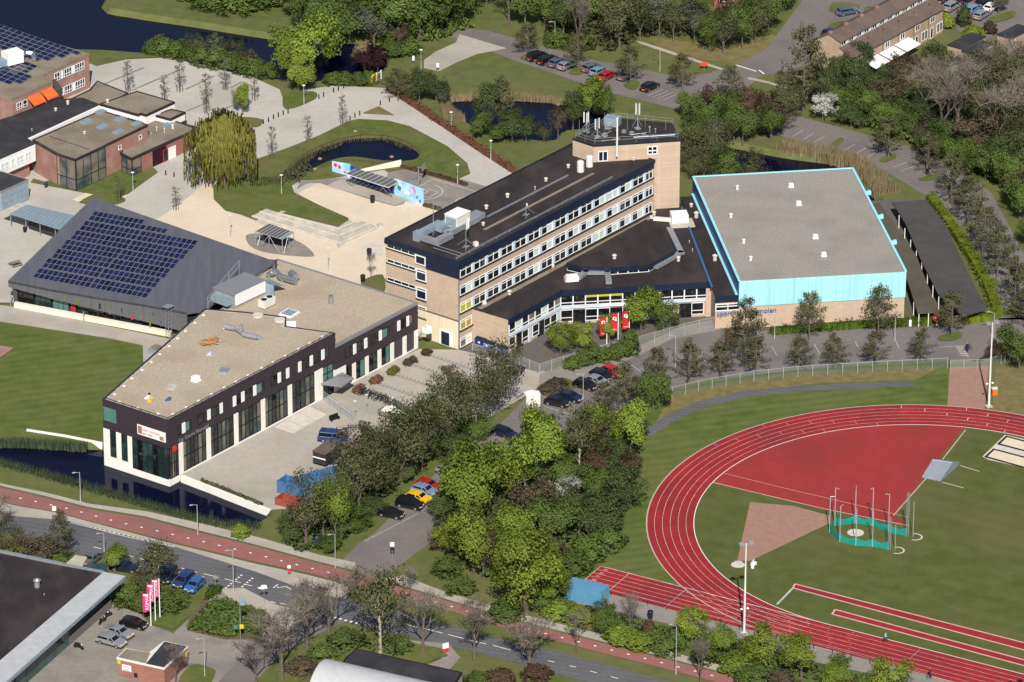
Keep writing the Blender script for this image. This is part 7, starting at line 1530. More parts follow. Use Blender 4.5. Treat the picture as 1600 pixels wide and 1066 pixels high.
# forecourt planters
plant('heading a bicycle rack row', 'entrance canopy', (520, 620), [(B, 559, 613, 1.12, 1.95, 'leaf_beech', 'reddish shrub'), (B, 564, 609, 1.05, 1.80, 'leaf_beech', 'reddish shrub'), (B, 585, 599, 1.20, 1.95, 'leaf_beech', 'reddish shrub'), (B, 591, 595, 1.05, 1.80, 'leaf_beech', 'reddish shrub'), (B, 611, 585, 1.05, 1.80, 'leaf_willow', 'yellow-green shrub'), (B, 617, 581, 1.05, 1.80, 'leaf_willow', 'yellow-green shrub'), (B, 638, 570, 1.05, 1.95, 'leaf_brown', 'brown shrub'), (B, 645, 566, 1.05, 1.80, 'leaf_brown', 'brown shrub'), (B, 667, 554, 0.98, 2.10, 'leaf_brown', 'brown shrub')])

# hedges: dense leaf masses along a line
def hedge(name, px, w_, h, m, label, zref=0.0, dens=26, ls=.34):
    pts = resample([Vector(q) for q in gpts(px)], .5); o = pts[0]; b = MB(); rng = random.Random(len(px) * 7 + int(px[0][0]))
    core = MB()
    for p, q in zip(pts, pts[1:]):
        d = (q - p).normalized(); nn = Vector((-d.y, d.x)); c = p - o
        leaf_cloud(b, rng, [(c.x + nn.x * rng.uniform(-.4, .4) * w_, c.y + nn.y * rng.uniform(-.4, .4) * w_, h * rng.uniform(.3, .9))], dens, max(.35, min(w_, h) * .5), ls, up=.8)
        core.obox(((p + q) / 2 - o), (q - p).length + .05, w_ * .7, 0, h * .72, math.atan2(d.y, d.x))
    e = empty(name, (o.x, o.y, .03), 0, label, 'hedge'); inst('foliage', soft(b, 'foliage', m), e); core.build('stems', m, e); return e
hedge('hedge', [(608, 141), (640, 162), (700, 202), (750, 236), (806, 272)], 1.3, 1.3, 'leaf_beech', 'long copper beech hedge curving beside the pale path')
hedge('hedge', [(627, 262), (650, 268), (690, 279), (733, 292)], 1.0, .7, 'leaf_rust', 'low brown hedge edging the basketball court')
hedge('hedge', [(1454, 313), (1481, 350), (1517, 404), (1540, 445), (1557, 486), (1558, 498)], 2.2, 1.7, 'leaf_lime_hedge', 'lime green hedge along the dark bicycle shed')
hedge('hedge', [(1205, 522), (1330, 513), (1400, 509), (1465, 506)], 1.8, 1.5, 'leaf_hedge', 'clipped green hedge in front of the turquoise hall')
hedge('hedge', [(1512, 506), (1556, 498)], 1.8, 1.6, 'leaf_lime_hedge', 'short green hedge by the round red sign')
hedge('hedge', [(318, 754), (360, 770), (412, 791)], .8, .5, 'leaf_olive', 'low scrubby planting behind the white forecourt wall')
hedge('hedge', [(664, 323), (690, 330)], .9, .8, 'leaf_brown', 'short brown hedge at the corner of the mural')
def ground_cover(name, px, h, m, label, n=900, s=.5, parent=None):
    p = gpts(px); o = Vector(p[0]); xs = [q[0] for q in p]; ys = [q[1] for q in p]; rng = random.Random(int(px[0][0] * 3 + px[0][1])); b = MB(); k = 0
    def inside(x, y):
        c = False; j = len(p) - 1
        for i in range(len(p)):
            if (p[i][1] > y) != (p[j][1] > y) and x < (p[j][0] - p[i][0]) * (y - p[i][1]) / (p[j][1] - p[i][1]) + p[i][0]: c = not c
            j = i
        return c
    while k < n:
        x, y = rng.uniform(min(xs), max(xs)), rng.uniform(min(ys), max(ys))
        if inside(x, y): leaf_cloud(b, rng, [(x - o.x, y - o.y, h * rng.uniform(.35, .8))], 5, .45, s, up=.8, flat_=min(1, h)); k += 1
    ob = inst(name, soft(b, name, m), None, (o.x, o.y, .05)); tag(ob, label, 'ground cover'); ob['kind'] = 'stuff'; return ob
ground_cover('hedge_bed', [(294, 985), (312, 968), (332, 947), (350, 943), (385, 955), (415, 963), (420, 975), (402, 995), (385, 990), (356, 1000)], 1.3, 'leaf_mid', 'dense dark green planting bed in the shop lot', 1300, .5)
ground_cover('ivy', [(320, 938), (330, 920), (346, 921), (342, 929), (326, 939)], .8, 'leaf_hedge', 'small clipped bed near the bus stop', 130, .4)
ground_cover('shrubbery', [(1300, 185), (1400, 215), (1440, 235), (1520, 270), (1600, 320), (1640, 250), (1600, 190), (1450, 150), (1350, 150)], 2.2, 'leaf_dark', 'dark undergrowth below the wood by the houses', 1500, .8)
ground_cover('shrubbery', [(1300, 185), (1360, 205), (1440, 234), (1520, 268), (1600, 316), (1600, 300), (1520, 250), (1440, 215), (1360, 190)], 2.0, 'leaf_mid', 'green shrub edge of the wood along the far road', 700, .7)
ground_cover('undergrowth', [(690, 760), (800, 690), (900, 700), (1000, 700), (985, 800), (930, 870), (840, 950), (740, 900), (680, 840)], 1.6, 'leaf_dark', 'dark undergrowth inside the belt beside the track', 1700, .7)
ground_cover('undergrowth', [(530, 856), (580, 800), (655, 735), (745, 682), (730, 655), (640, 712), (560, 775), (440, 848), (470, 866)], 1.4, 'leaf_dark', 'dark undergrowth inside the belt beside the forecourt', 1000, .7)
ground_cover('undergrowth', [(850, 945), (950, 985), (1060, 1012), (1180, 1040), (1300, 1072), (1420, 1100), (1420, 1080), (1280, 1045), (1160, 1015), (1040, 985), (940, 962), (870, 938)], .9, 'leaf_mid', 'low green scrub between the two paths', 1100, .55)
ground_cover('undergrowth', [(600, 70), (680, 66), (740, 45), (700, 20), (600, 40)], 1.5, 'leaf_mid', 'undergrowth below the grove beyond the river', 600, .7)
ground_cover('undergrowth', [(850, 70), (900, 78), (960, 85), (1000, 62), (1100, 60), (1200, 50), (1200, 20), (850, 20)], 1.5, 'leaf_olive', 'undergrowth in the far woodland strip', 900, .8)
# reeds and rushes along the water
def reeds(px, w_, h, m, label, n):
    pts = resample([Vector(q) for q in gpts(px)], .4); o = pts[0]; rng = random.Random(int(px[0][0])); b = MB()
    for _ in range(n):
        i = rng.randrange(len(pts) - 1); d = (pts[i + 1] - pts[i]).normalized(); c = pts[i] - o + Vector((-d.y, d.x)) * rng.uniform(-.5, .5) * w_ + Vector((rng.uniform(-.3, .3), rng.uniform(-.3, .3)))
        a = rng.uniform(0, 3.14); k = rng.uniform(.06, .12); hh = h * rng.uniform(.6, 1.15); t = Vector((rng.gauss(0, .15), rng.gauss(0, .15)))
        b.add([(c.x - math.cos(a) * k, c.y - math.sin(a) * k, -.9), (c.x + math.cos(a) * k, c.y + math.sin(a) * k, -.9), (c.x + t.x * hh, c.y + t.y * hh, hh)], [(0, 1, 2)])
    ob = b.build('reeds', m, loc=(o.x, o.y, .02)); tag(ob, label, 'reeds'); ob['kind'] = 'stuff'
reeds([(-80, 706), (0, 724), (100, 752), (190, 778), (290, 808), (350, 822), (410, 824)], 2.2, .9, 'leaf_reed_green', 'green reeds along the road side of the moat', 5200)
reeds([(-80, 690), (40, 690), (140, 697)], 1.4, .8, 'leaf_reed_green', 'green reeds along the meadow side of the moat', 1700)
reeds([(1222, 230), (1275, 238), (1338, 254), (1368, 282), (1388, 306)], 4.0, 1.5, 'leaf_reed', 'tall straw-coloured reeds behind the sports hall', 5200)
reeds([(705, 150), (780, 147), (860, 152), (950, 172)], 1.8, .55, 'leaf_reed', 'pale reeds on the far bank of the pond', 1900)
reeds([(694, 172), (704, 182), (722, 192)], 2.0, 1.7, 'leaf_reed', 'straw-coloured reeds beside the dark pond trees', 1300)
reeds([(500, 262), (540, 252), (590, 255), (632, 255)], 1.4, .5, 'leaf_grey', 'pale rushes along the near side of the lawn pond', 900)
reeds([(430, 286), (455, 262), (490, 236), (540, 216), (600, 212), (650, 230)], 2.4, .35, 'leaf_olive', 'brownish rushes along the far bank of the lawn pond', 1500)
ground_cover('undergrowth', [(400, 292), (440, 290), (470, 284), (490, 268), (482, 258), (455, 268), (430, 278), (400, 280)], .5, 'leaf_olive', 'scrubby growth at the inlet of the lawn pond', 260, .3)
# ------------------------------------------------------------------ vehicles
def paint(name, c, metal=0.0):
    m = mat('paint_' + name, c, rough=0.28, metal=metal, spec=0.5); b = m.node_tree.nodes['Principled BSDF']; b.inputs['Coat Weight'].default_value = 0.6; b.inputs['Coat Roughness'].default_value = 0.08
for nm, c, mt in (('black', (.008, .008, .01), 0), ('navy', (.012, .018, .05), .2), ('silver', (.4, .41, .43), .5), ('grey', (.16, .17, .19), .4), ('red', (.36, .012, .015), 0), ('blue', (.03, .12, .32), .1), ('midblue', (.022, .045, .16), .2), ('yellow', (.72, .42, .01), 0), ('white', (.75, .75, .74), 0), ('skyblue', (.2, .34, .5), .3), ('bluegrey', (.09, .13, .2), .3)): paint(nm, c, mt)
mat('car_glass', (.008, .009, .012), rough=.06, spec=.6); mat('head_lamp', (.7, .7, .68), rough=.15); mat('tail_lamp', (.4, .01, .01), rough=.3); mat('rim', (.4, .4, .42), rough=.35, metal=.6)
def car_meshes(kind):
    L, W, H = dict(hatch=(4.1, 1.72, 1.45), estate=(4.55, 1.76, 1.46), saloon=(4.5, 1.75, 1.42), mpv=(4.4, 1.78, 1.65), van=(4.9, 1.9, 1.95))[kind]
    prof = dict(hatch=[(-.5, .55), (-.495, .8), (-.46, .98), (-.36, 1.42), (-.1, 1.45), (.1, 1.4), (.27, .98), (.44, .86), (.495, .62), (.5, .4)],
                estate=[(-.5, .5), (-.495, .85), (-.47, 1.0), (-.41, 1.4), (-.1, 1.46), (.08, 1.4), (.24, .98), (.44, .84), (.495, .6), (.5, .4)],
                saloon=[(-.5, .55), (-.49, .92), (-.34, 1.0), (-.22, 1.36), (0, 1.42), (.1, 1.37), (.26, .97), (.44, .84), (.495, .6), (.5, .4)],
                mpv=[(-.5, .5), (-.49, .9), (-.47, 1.1), (-.42, 1.58), (-.1, 1.65), (.14, 1.55), (.34, 1.0), (.45, .86), (.495, .6), (.5, .4)],
                van=[(-.5, .5), (-.49, .9), (-.48, 1.1), (-.45, 1.85), (-.1, 1.95), (.2, 1.85), (.36, 1.12), (.46, .95), (.495, .6), (.5, .4)])[kind]
    prof = [(x * L, z) for x, z in prof]; belt = .95 if kind not in ('mpv', 'van') else 1.05
    b = MB(); n = len(prof)
    def half(z): return W / 2 * (1.0 if z < belt else 1 - .2 * (z - belt) / (H - belt))
    Lp = [(x, half(z), z) for x, z in prof]; Rp = [(x, -half(z), z) for x, z in prof]; bl = [(x, W / 2 * .97, .22) for x, _ in (prof[0], prof[-1])]; br = [(x, -W / 2 * .97, .22) for x, _ in (prof[0], prof[-1])]
    for i in range(n - 1): b.quad(Rp[i], Rp[i + 1], Lp[i + 1], Lp[i])
    b.add(Lp + [bl[1], bl[0]], [tuple(reversed(range(n + 2)))]); b.add(Rp + [br[1], br[0]], [tuple(range(n + 2))]); b.quad(br[0], Rp[0], Lp[0], bl[0]); b.quad(Rp[-1], br[1], bl[1], Lp[-1])
    body = b.mesh('body', 'paint_black')
    # glazing: screens and side windows standing just proud of the body
    def lerp2(p, q, t): return (p[0] + (q[0] - p[0]) * t, p[1] + (q[1] - p[1]) * t)
    iw = [i for i in range(n) if prof[i][1] > belt + .25]; i0, i1 = iw[0], iw[-1]
    def scr(pa, pb):
        m = MB(); d = Vector((pb[0] - pa[0], 0, pb[1] - pa[1])).normalized(); nn = Vector((-d.z, 0, d.x)) * .012
        if nn.z < 0: nn = -nn
        a, c = lerp2(pa, pb, .12), lerp2(pa, pb, .9); m.quad((a[0] + nn.x, -half(a[1]) * .86, a[1] + nn.z), (a[0] + nn.x, half(a[1]) * .86, a[1] + nn.z), (c[0] + nn.x, half(c[1]) * .86, c[1] + nn.z), (c[0] + nn.x, -half(c[1]) * .86, c[1] + nn.z)); return m
    ws = scr(prof[i1 + 1], prof[i1]).mesh('windscreen', 'car_glass'); rs = scr(prof[i0 - 1], prof[i0]).mesh('rear_window', 'car_glass')
    zt, zb = H - .14, belt + .06
    def xat(z, front):
        pa, pb = (prof[i1 + 1], prof[i1]) if front else (prof[i0 - 1], prof[i0]); t = (z - pa[1]) / (pb[1] - pa[1]); return pa[0] + (pb[0] - pa[0]) * max(0, min(1, t))
    sides = []
    for s in (1, -1):
        m = MB(); xs = [xat(zb, 0) + .16, -.12 * L / 4, .1, xat(zb, 1) - .16]; xt = [xat(zt, 0) + .12, -.12 * L / 4, .06, xat(zt, 1) - .12]
        for k in ((0, 1), (2, 3)):
            q = [(xs[k[0]], s * (half(zb) + .012), zb), (xs[k[1]], s * (half(zb) + .012), zb), (xt[k[1]], s * (half(zt) + .012), zt), (xt[k[0]], s * (half(zt) + .012), zt)]
            m.add(q, [(0, 1, 2, 3) if s < 0 else (3, 2, 1, 0)])
        sides.append(m.mesh('side_windows', 'car_glass'))
    hl, tl_ = MB().box(-.05, .04, -.2, .2, -.08, .08).mesh('headlight', 'head_lamp'), MB().box(-.04, .05, -.16, .16, -.14, .14).mesh('tail_light', 'tail_lamp')
    ty = MB().tube((0, -.1, 0), (0, .1, 0), .32, n=12).mesh('tyre', 'rubber'); rm = MB().tube((0, -.115, 0), (0, .115, 0), .2, n=10).mesh('rim', 'rim')
    mi = MB(); mi.box(.16 * L, .16 * L + .12, -W / 2 - .17, -W / 2 + .04, belt - .02, belt + .14); mi = mi.mesh('mirror', 'black'); tr_ = MB(); tr_.box(-L / 2 - .03, L / 2 + .03, -W / 2 - .012, W / 2 + .012, .2, .36); tr_.box(-.03, .0, -W / 2 - .006, W / 2 + .006, .36, belt); tr_ = tr_.mesh('lower_trim', 'rubber'); npl = MB().box(-.03, .03, -.26, .26, -.06, .06).mesh('number_plate', 'yellow')
    return dict(mi=mi, tr=tr_, npl=npl, L=L, W=W, body=body, ws=ws, rs=rs, sides=sides, hl=hl, tl=tl_, ty=ty, rm=rm)
CARS = {k: car_meshes(k) for k in ('hatch', 'estate', 'saloon', 'mpv', 'van')}
_paintb = {}
def car(kind, colour, rear, front, label, z=.06):
    """rear and front: sighted ground points that give place and heading"""
    C = CARS[kind]; p, q = Vector(G2(*rear)), Vector(G2(*front)); c = (p + q) / 2; a = math.atan2(q.y - p.y, q.x - p.x)
    e = empty('parked_car' if kind != 'van' else 'parked_van', (c.x, c.y, z), a, label, 'van' if kind == 'van' else 'car', 'parked cars')
    if (kind, colour) not in _paintb: m = C['body'].copy(); m.name = 'body'; m.materials[0] = MATS['paint_' + colour]; _paintb[(kind, colour)] = m
    inst('body', _paintb[(kind, colour)], e); inst('windscreen', C['ws'], e); inst('rear_window', C['rs'], e)
    for s in C['sides']: inst('side_windows', s, e)
    inst('lower_trim', C['tr'], e); inst('mirror', C['mi'], e); inst('mirror', C['mi'], e, (2 * .16 * C['L'] + .12, 0, 0), math.pi)
    for s in (-1, 1): inst('number_plate', C['npl'], e, (s * (C['L'] / 2 + .02), 0, .5))
    for y in (-.33, .33): inst('headlight', C['hl'], e, (C['L'] / 2 - .06, y * C['W'], .62)); inst('tail_light', C['tl'], e, (-C['L'] / 2 + .02, y * C['W'] * 1.15, .8))
    for x in (-.31, .32):
        for y in (-1, 1): w_ = inst('wheel', C['ty'], e, (x * C['L'], y * (C['W'] / 2 - .09), .32)); inst('rim', C['rm'], w_)
    return e
car('mpv', 'black', (826, 97), (854, 89), 'black car at the end of the far row, beside the planted island')
car('estate', 'black', (842, 103), (869, 93), 'second black car in the far row, beside a blue-grey one')
car('hatch', 'bluegrey', (861, 107), (881, 98), 'small blue-grey car between the black and silver cars in the far row')
car('estate', 'silver', (874, 112), (900, 101), 'silver estate car in the far row by the pond')
car('hatch', 'grey', (912, 115), (935, 106), 'dark grey car half hidden behind a tree beside the red car')
car('hatch', 'skyblue', (926, 121), (946, 112), 'pale blue car between the red car and a tree')
car('hatch', 'red', (937, 129), (959, 117), 'red car in the far row above the stair tower')
car('hatch', 'black', (1003, 146), (1027, 134), 'lone black car parked beyond the stair tower antennas')
car('saloon', 'grey', (968, 128), (990, 117), 'grey car under the tree between the red and the lone black car')
car('estate', 'bluegrey', (1310, 25), (1339, 20), 'blue-grey car parked between the round lawns behind the houses')
car('hatch', 'navy', (1289, 59), (1310, 53), 'dark blue car beside the gable of the terraced houses')
car('hatch', 'navy', (1468, 8), (1480, -4), 'navy car at the corner of the terraced houses')
car('mpv', 'silver', (1475, 22), (1499, 8), 'silver people carrier parked behind the terraced houses'); car('estate', 'navy', (1496, 9), (1520, -2), 'navy estate car beside the silver people carrier')
car('estate', 'skyblue', (1511, 24), (1531, 13), 'pale blue car in the middle of the rear car park'); car('hatch', 'black', (1528, 12), (1546, 4), 'black car in the rear car park beyond the pale blue car')
car('estate', 'silver', (1522, 35), (1546, 20), 'silver estate nearest the hedge bed in the rear car park'); car('hatch', 'white', (1543, 20), (1554, 12), 'white car at the end of the rear car park')
car('hatch', 'black', (854, 630), (887, 637), 'black car beside the white cabinet in the school car park'); car('saloon', 'navy', (874, 621), (905, 629), 'dark blue car beside the black one near the white cabinet')
car('hatch', 'black', (899, 602), (930, 611), 'black car next to the silver one in the school car park'); car('saloon', 'silver', (914, 595), (948, 605), 'silver car between two black cars in the school car park')
car('hatch', 'black', (926, 587), (954, 596), 'black car between the silver and the red one'); car('hatch', 'red', (944, 580), (970, 592), 'red car at the end of the school car park row')
car('hatch', 'black', (594, 804), (628, 811), 'black car nearest the main road on the side road'); car('mpv', 'black', (622, 789), (658, 797), 'black people carrier beside the yellow car')
car('hatch', 'yellow', (638, 779), (669, 787), 'yellow car parked under the trees'); car('hatch', 'skyblue', (650, 768), (676, 775), 'pale blue car behind the yellow car')
car('hatch', 'red', (657, 760), (680, 767), 'red car half hidden under the bright maple'); car('saloon', 'silver', (706, 721), (732, 729), 'silver car half hidden between the two tree belts'); car('estate', 'navy', (778, 678), (800, 686), 'dark blue car where the side road meets the car park')
car('hatch', 'silver', (690, 738), (712, 746), 'second silver car deep under the trees of the side road')
car('hatch', 'black', (190, 976), (228, 984), 'black hatchback in front of the shop below the pink banners'); car('saloon', 'silver', (166, 987), (206, 1000), 'silver saloon between the black hatchback and the silver estate'); car('estate', 'silver', (156, 1002), (192, 1012), 'silver estate closest to the brick kiosk')
car('mpv', 'midblue', (297, 904), (278, 921), 'dark blue people carrier by the bus stop'); car('hatch', 'blue', (312, 913), (297, 927), 'bright blue small car by the bus stop'); car('mpv', 'navy', (268, 898), (258, 912), 'navy car half hidden behind the birch by the shop')
car('estate', 'navy', (184, 890), (206, 893), 'navy car behind the small maple at the shop back'); car('saloon', 'grey', (136, 884), (154, 870), 'grey car beside the slanted porch of the shop')
# blue van with a pale window band on the forecourt
v_ = car('van', 'midblue', (502, 688), (541, 692), 'dark blue van with a pale window band beside the brown trailer')
v2 = car('hatch', 'blue', (520, 704), (542, 698), 'bright blue car with white front between van and trees')
for y in (-1, 1): MB().box(-2.1, 1.0, y * .9 - .05, y * .9 + .05, 1.02, 1.1).build('pale_stripe', 'paint_skyblue', v_); MB().box(-2.1, .9, y * .80 - .05, y * .80 + .05, 1.72, 1.8).build('pale_stripe', 'paint_skyblue', v_)
p = Vector(G2(511, 722)); tr = empty('trailer', (p.x, p.y, .05), R(60), 'brown-topped box trailer between the blue van and the skips', 'trailer')
MB().box(-2.3, 2.3, -1.2, 1.2, .6, 2.5).build('box_body', 'dark_metal', tr); MB().box(-2.4, 2.4, -1.28, 1.28, 2.5, 2.62).build('lid', 'roof_tile', tr); MB().box(-2.34, -2.3, -1.2, 1.2, 1.5, 1.7).build('pale_stripe', 'white', tr)
for x in (-.6, .4):
    for y in (-1.1, 1.1): inst('wheel', CARS['hatch']['ty'], tr, (x, y, .32))
def container(name, px, hdg, L, W, H, m, label, cat, open_=False, z=.05):
    p = Vector(G2(*px)); e = empty(name, (p.x, p.y, z), hdg, label, cat)
    n = int(L / .42)
    for s in (-1, 1):
        b = MB()
        for i in range(n):
            x0 = -L / 2 + L * i / n; d = .0 if i % 2 else .05; b.box(x0, x0 + L / n, s * (W / 2 - .03) - .05, s * (W / 2 - .03) + .05 + 0 * d, .12, H - .08) if i % 2 else b.box(x0, x0 + L / n, s * (W / 2) - .05, s * (W / 2) + .05, .12, H - .08)
        b.build('side_panel', m, e)
    b = MB(); b.box(-L / 2, L / 2, -W / 2, W / 2, 0, .12)
    if not open_: b.box(-L / 2, L / 2, -W / 2 - .06, W / 2 + .06, H - .08, H)
    b.build('floor' if open_ else 'roof', m, e)
    for x in (-1, 1): b = MB(); b.box(x * L / 2 - .05, x * L / 2 + .05, -W / 2, W / 2, .12, H - .08); b.build('end_panel', m, e)
    b = MB()
    for x in (-1, 1):
        for y in (-1, 1): b.box(x * L / 2 - .09, x * L / 2 + .09, y * W / 2 - .09, y * W / 2 + .09, 0, H)
    b.build('corner_post', m, e); b = MB()
    for y in (-.6, -.2, .2, .6): b.tube((L / 2 + .08, y, .2), (L / 2 + .08, y, H - .2), .03, n=4)
    b.build('lock_rod', 'galv', e); return e
container('shipping_container', (917, 938), R(-27), 6.0, 2.44, 2.59, 'blue_container', 'weathered blue shipping container at the start of the sprint lanes', 'container')
container('skip_container', (464, 772), R(-30), 5.6, 2.4, 2.2, 'blue_skip', 'open blue skip at the forecourt edge with the red one before it', 'skip', True)
container('skip_container', (502, 757), R(32), 6.0, 2.4, 2.0, 'blue_skip', 'open blue skip behind the bright tree', 'skip', True)
container('skip_container', (456, 790), R(-30), 4.6, 2.2, 1.3, 'red_skip', 'low rusty red skip at the corner of the forecourt', 'skip', True)
sk = container('rubble_skip', (618, 652), R(-38), 5.2, 2.4, 1.1, 'wood_grey', 'grey-green skip heaped with white rubble at the tree edge', 'skip', True)
b = MB(); rng = random.Random(5)
for _ in range(130):
    x, y = rng.uniform(-2.3, 2.3), rng.uniform(-1, 1); s = rng.uniform(.12, .4); z = .6 + .7 * (1 - (x / 2.6) ** 2) * rng.uniform(.4, 1)
    b.obox((x, y), s, s * rng.uniform(.5, 2), z, z + s * .6, rng.uniform(0, 3))
o = b.build('rubble', 'white_wall', loc=sk.location, rz=R(-38)); tag(o, 'heap of white rubble in the skip', 'rubble'); o['kind'] = 'stuff'
# bicycles
bt, bf = MB(), MB()
for x in (-.52, .52): 
    pts = [(x + .33 * math.cos(t), 0, .34 + .33 * math.sin(t)) for t in [k * math.pi / 5 for k in range(11)]]; bt.path(pts, .03, 4)
bf.path([(-.52, 0, .34), (-.1, 0, .3), (.38, 0, .75), (.52, 0, .34)], .03, 4); bf.path([(-.52, 0, .34), (-.2, 0, .75), (-.1, 0, .3)], .03, 4); bf.path([(-.2, 0, .72), (.38, 0, .72)], .03, 4); bf.tube((-.22, 0, .72), (-.22, 0, .92), .03, n=4); bf.tube((.38, 0, .72), (.34, 0, 1.0), .03, n=4); bf.tube((.3, -.28, 1.0), (.3, .28, 1.0), .03, n=4)
bwm, sdm = bt.mesh('wheels', 'rubber'), MB().box(-.36, -.08, -.09, .09, .9, .97).mesh('saddle', 'black')
bfm = {c: bf.mesh('bicycle_frame', c) for c in ('dark_metal', 'galv', 'white', 'red', 'mural_green', 'navy')}
bik = []
def bicycle(u, v, a, c, label, group): p = G2(u, v); e = empty('bicycle', (*p, .05), a, label, 'bicycle', group); inst('bicycle_frame', bfm[c], e, rot=(.12, 0, 0)); inst('wheels', bwm, e, rot=(.12, 0, 0)); inst('saddle', sdm, e, rot=(.12, 0, 0))
cc = ['dark_metal', 'galv', 'dark_metal', 'dark_metal', 'navy', 'galv', 'dark_metal', 'galv']; wd = dict(dark_metal='black', galv='silver', white='white', navy='navy', red='red', mural_green='green'); seen = {}
for i in range(34):
    t = i / 33; c = cc[(i * 3) % 8] if i not in (5, 19, 26) else ('white', 'red', 'white')[i % 3]; u = 562 + 62 * t + rng.uniform(-1.5, 1.5); v = 613 + 25 * t + rng.uniform(-3, 3); seen[c] = seen.get(c, 0) + 1
    bicycle(u, v, R(55 + rng.uniform(-25, 25)), c, f'{ORD[seen[c] - 1]} {wd[c]} bicycle of the crowded rack row, counted from the reddish shrubs', 'bicycles parked on the forecourt')
for i, (u, v, c) in enumerate(((545, 672, 'dark_metal'), (549, 676, 'galv'), (553, 672, 'navy'))): bicycle(u, v, R(40), c, f'{wd[c]} bicycle standing beside the forecourt van', 'bicycles by the van')
for i, (u, v) in enumerate(((38, 1064), (46, 1060), (52, 1055))): bicycle(u, v, R(20 + 30 * i), ('galv', 'dark_metal', 'white')[i], f'{("silver", "black", "white")[i]} bicycle against the shop door', 'bicycles at the shop')
bicycle(1512, 548, R(20), 'navy', 'navy bicycle by the track gate', None); bicycle(304, 292, R(40), 'dark_metal', 'black bicycle at the edge of the willow shade', None); bicycle(307, 289, R(60), 'galv', 'silver bicycle at the edge of the willow shade', None)
# hoops of the bicycle racks
for k, (a, b_) in enumerate((((672, 557), (760, 586)), ((645, 572), (730, 599)), ((617, 587), (690, 611)), ((594, 602), (660, 625)), ((565, 615), (622, 636)))):
    p, q = Vector(G2(*a)), Vector(G2(*b_)); e = empty('bicycle_rack', (p.x, p.y, .04), math.atan2(q.y - p.y, q.x - p.x), f'{ORD[k]} row of low bicycle rack hoops counted from the school block', 'bicycle rack', 'bicycle rack rows'); L = (q - p).length; n = int(L / .75)
    if k == 0: hm = MB().path([(0, -.25, 0), (0, -.25, .4), (.1, .25, .4), (.1, .25, 0)], .035, 4).mesh('hoop', 'grey_metal')
    for i in range(n): inst('hoop', hm, e, (L * i / n, 0, 0))
    MB().box(0, L, -.05, .05, 0, .05).build('base_rail', 'grey_metal', e)
def motorbike(u, v, a, label):
    p = G2(u, v); e = empty('motorbike', (*p, .05), a, label, 'motorbike'); b = MB()
    for x in (-.65, .65): w_ = MB().tube((x, -.07, .3), (x, .07, .3), .3, n=12).build('wheel', 'rubber', e)
    b.box(-.5, .35, -.14, .14, .35, .72); b.ball((.15, 0, .85), .3, .16, .16, 8, 4); b.build('body', 'paint_black', e); MB().box(-.7, -.05, -.14, .14, .75, .86).build('seat', 'rubber', e); b = MB(); b.tube((.65, 0, .3), (.45, 0, 1.0), .05, n=5); b.tube((.45, -.35, 1.02), (.45, .35, 1.02), .03, n=4); b.build('fork', 'galv', e); MB().ball((.62, 0, .85), .1, .12, .1, 6, 4).build('headlight', 'head_lamp', e)
motorbike(169, 965, R(55), 'dark motorbike parked at the corner of the shop front'); motorbike(160, 974, R(60), 'second motorbike leaning closer to the glass shop front'); motorbike(123, 1014, R(-35), 'silver-black motorbike in front of the green glass'); motorbike(817, 582, R(70), 'dark scooter by the school fence corner')

# ------------------------------------------------------------------ lamps, signs, banners
def lamp(px, h, kind, label, rz=0.0, cat='street lamp'):
    p = G2(*px); e = empty('street_lamp' if kind != 'park' else 'park_lamp', (*p, .03), rz, label, cat, 'street lamps'); b = MB(); b.tube((0, 0, 0), (0, 0, 1.2), .1, .1, 8); b.tube((0, 0, 1.2), (0, 0, h), .07, .05, 8); b.build('pole', 'lamp_post', e)
    if kind == 'park': b = MB(); b.tube((0, 0, h), (0, 0, h + .12), .07, .3, 12); b.tube((0, 0, h + .12), (0, 0, h + .2), .34, .22, 12); b.build('lamp_head', 'off_white', e)
    else: b = MB(); b.tube((0, 0, h - .05), (.8, 0, h + .1), .035, n=5); b.build('arm', 'lamp_post', e); MB().obox((.95, 0), .5, .18, h + .03, h + .15).build('lamp_head', 'lamp_post', e)
    return e
for u, v, h, lab in ((126, 785, 5.2, 'lamp post in the verge nearest the moat'), (309, 836, 5.2, 'lamp post in the verge below the forecourt wall'), (365, 926, 7.2, 'tall lamp post at the bus stop kerb'), (524, 888, 5.8, 'lamp post at the corner of the side road'), (163, 866, 3.6, 'lamp post behind the small maple at the shop'), (867, 74, 5.2, 'lamp post opposite the parked cars of the far row'), (1031, 112, 4.6, 'lamp post on the grass by the pale footpath'), (911, 628, 5.0, 'lamp post among the cars of the school car park'), (1055, 574, 5.6, 'lamp post in front of the school gate'), (1056, 1054, 8.0, 'tall lamp post in the scrub beside the cycle path'), (320, 1058, 6.4, 'lamp post between the brick kiosk and the side street'), (1210, 530, 4.2, 'lamp post at the hedge before the turquoise hall'), (1398, 531, 5.0, 'lamp post at the end of the turquoise hall'), (1552, 534, 5.2, 'lamp post at the bend by the lime hedge'), (1522, 258, 3, 'lamp post in the woodland edge'), (1581, 325, 3, 'lamp post among the bushes of the east road'), (1382, 190, 3.4, 'lamp post at the wood by the far road'), (820, 790, 4.6, 'slim post in the middle of the green belt'), (744, 690, 4.6, 'slim post in the dark belt by the side road')): lamp((u, v), h, 'street', lab, R(200) if u < 1000 else R(160))
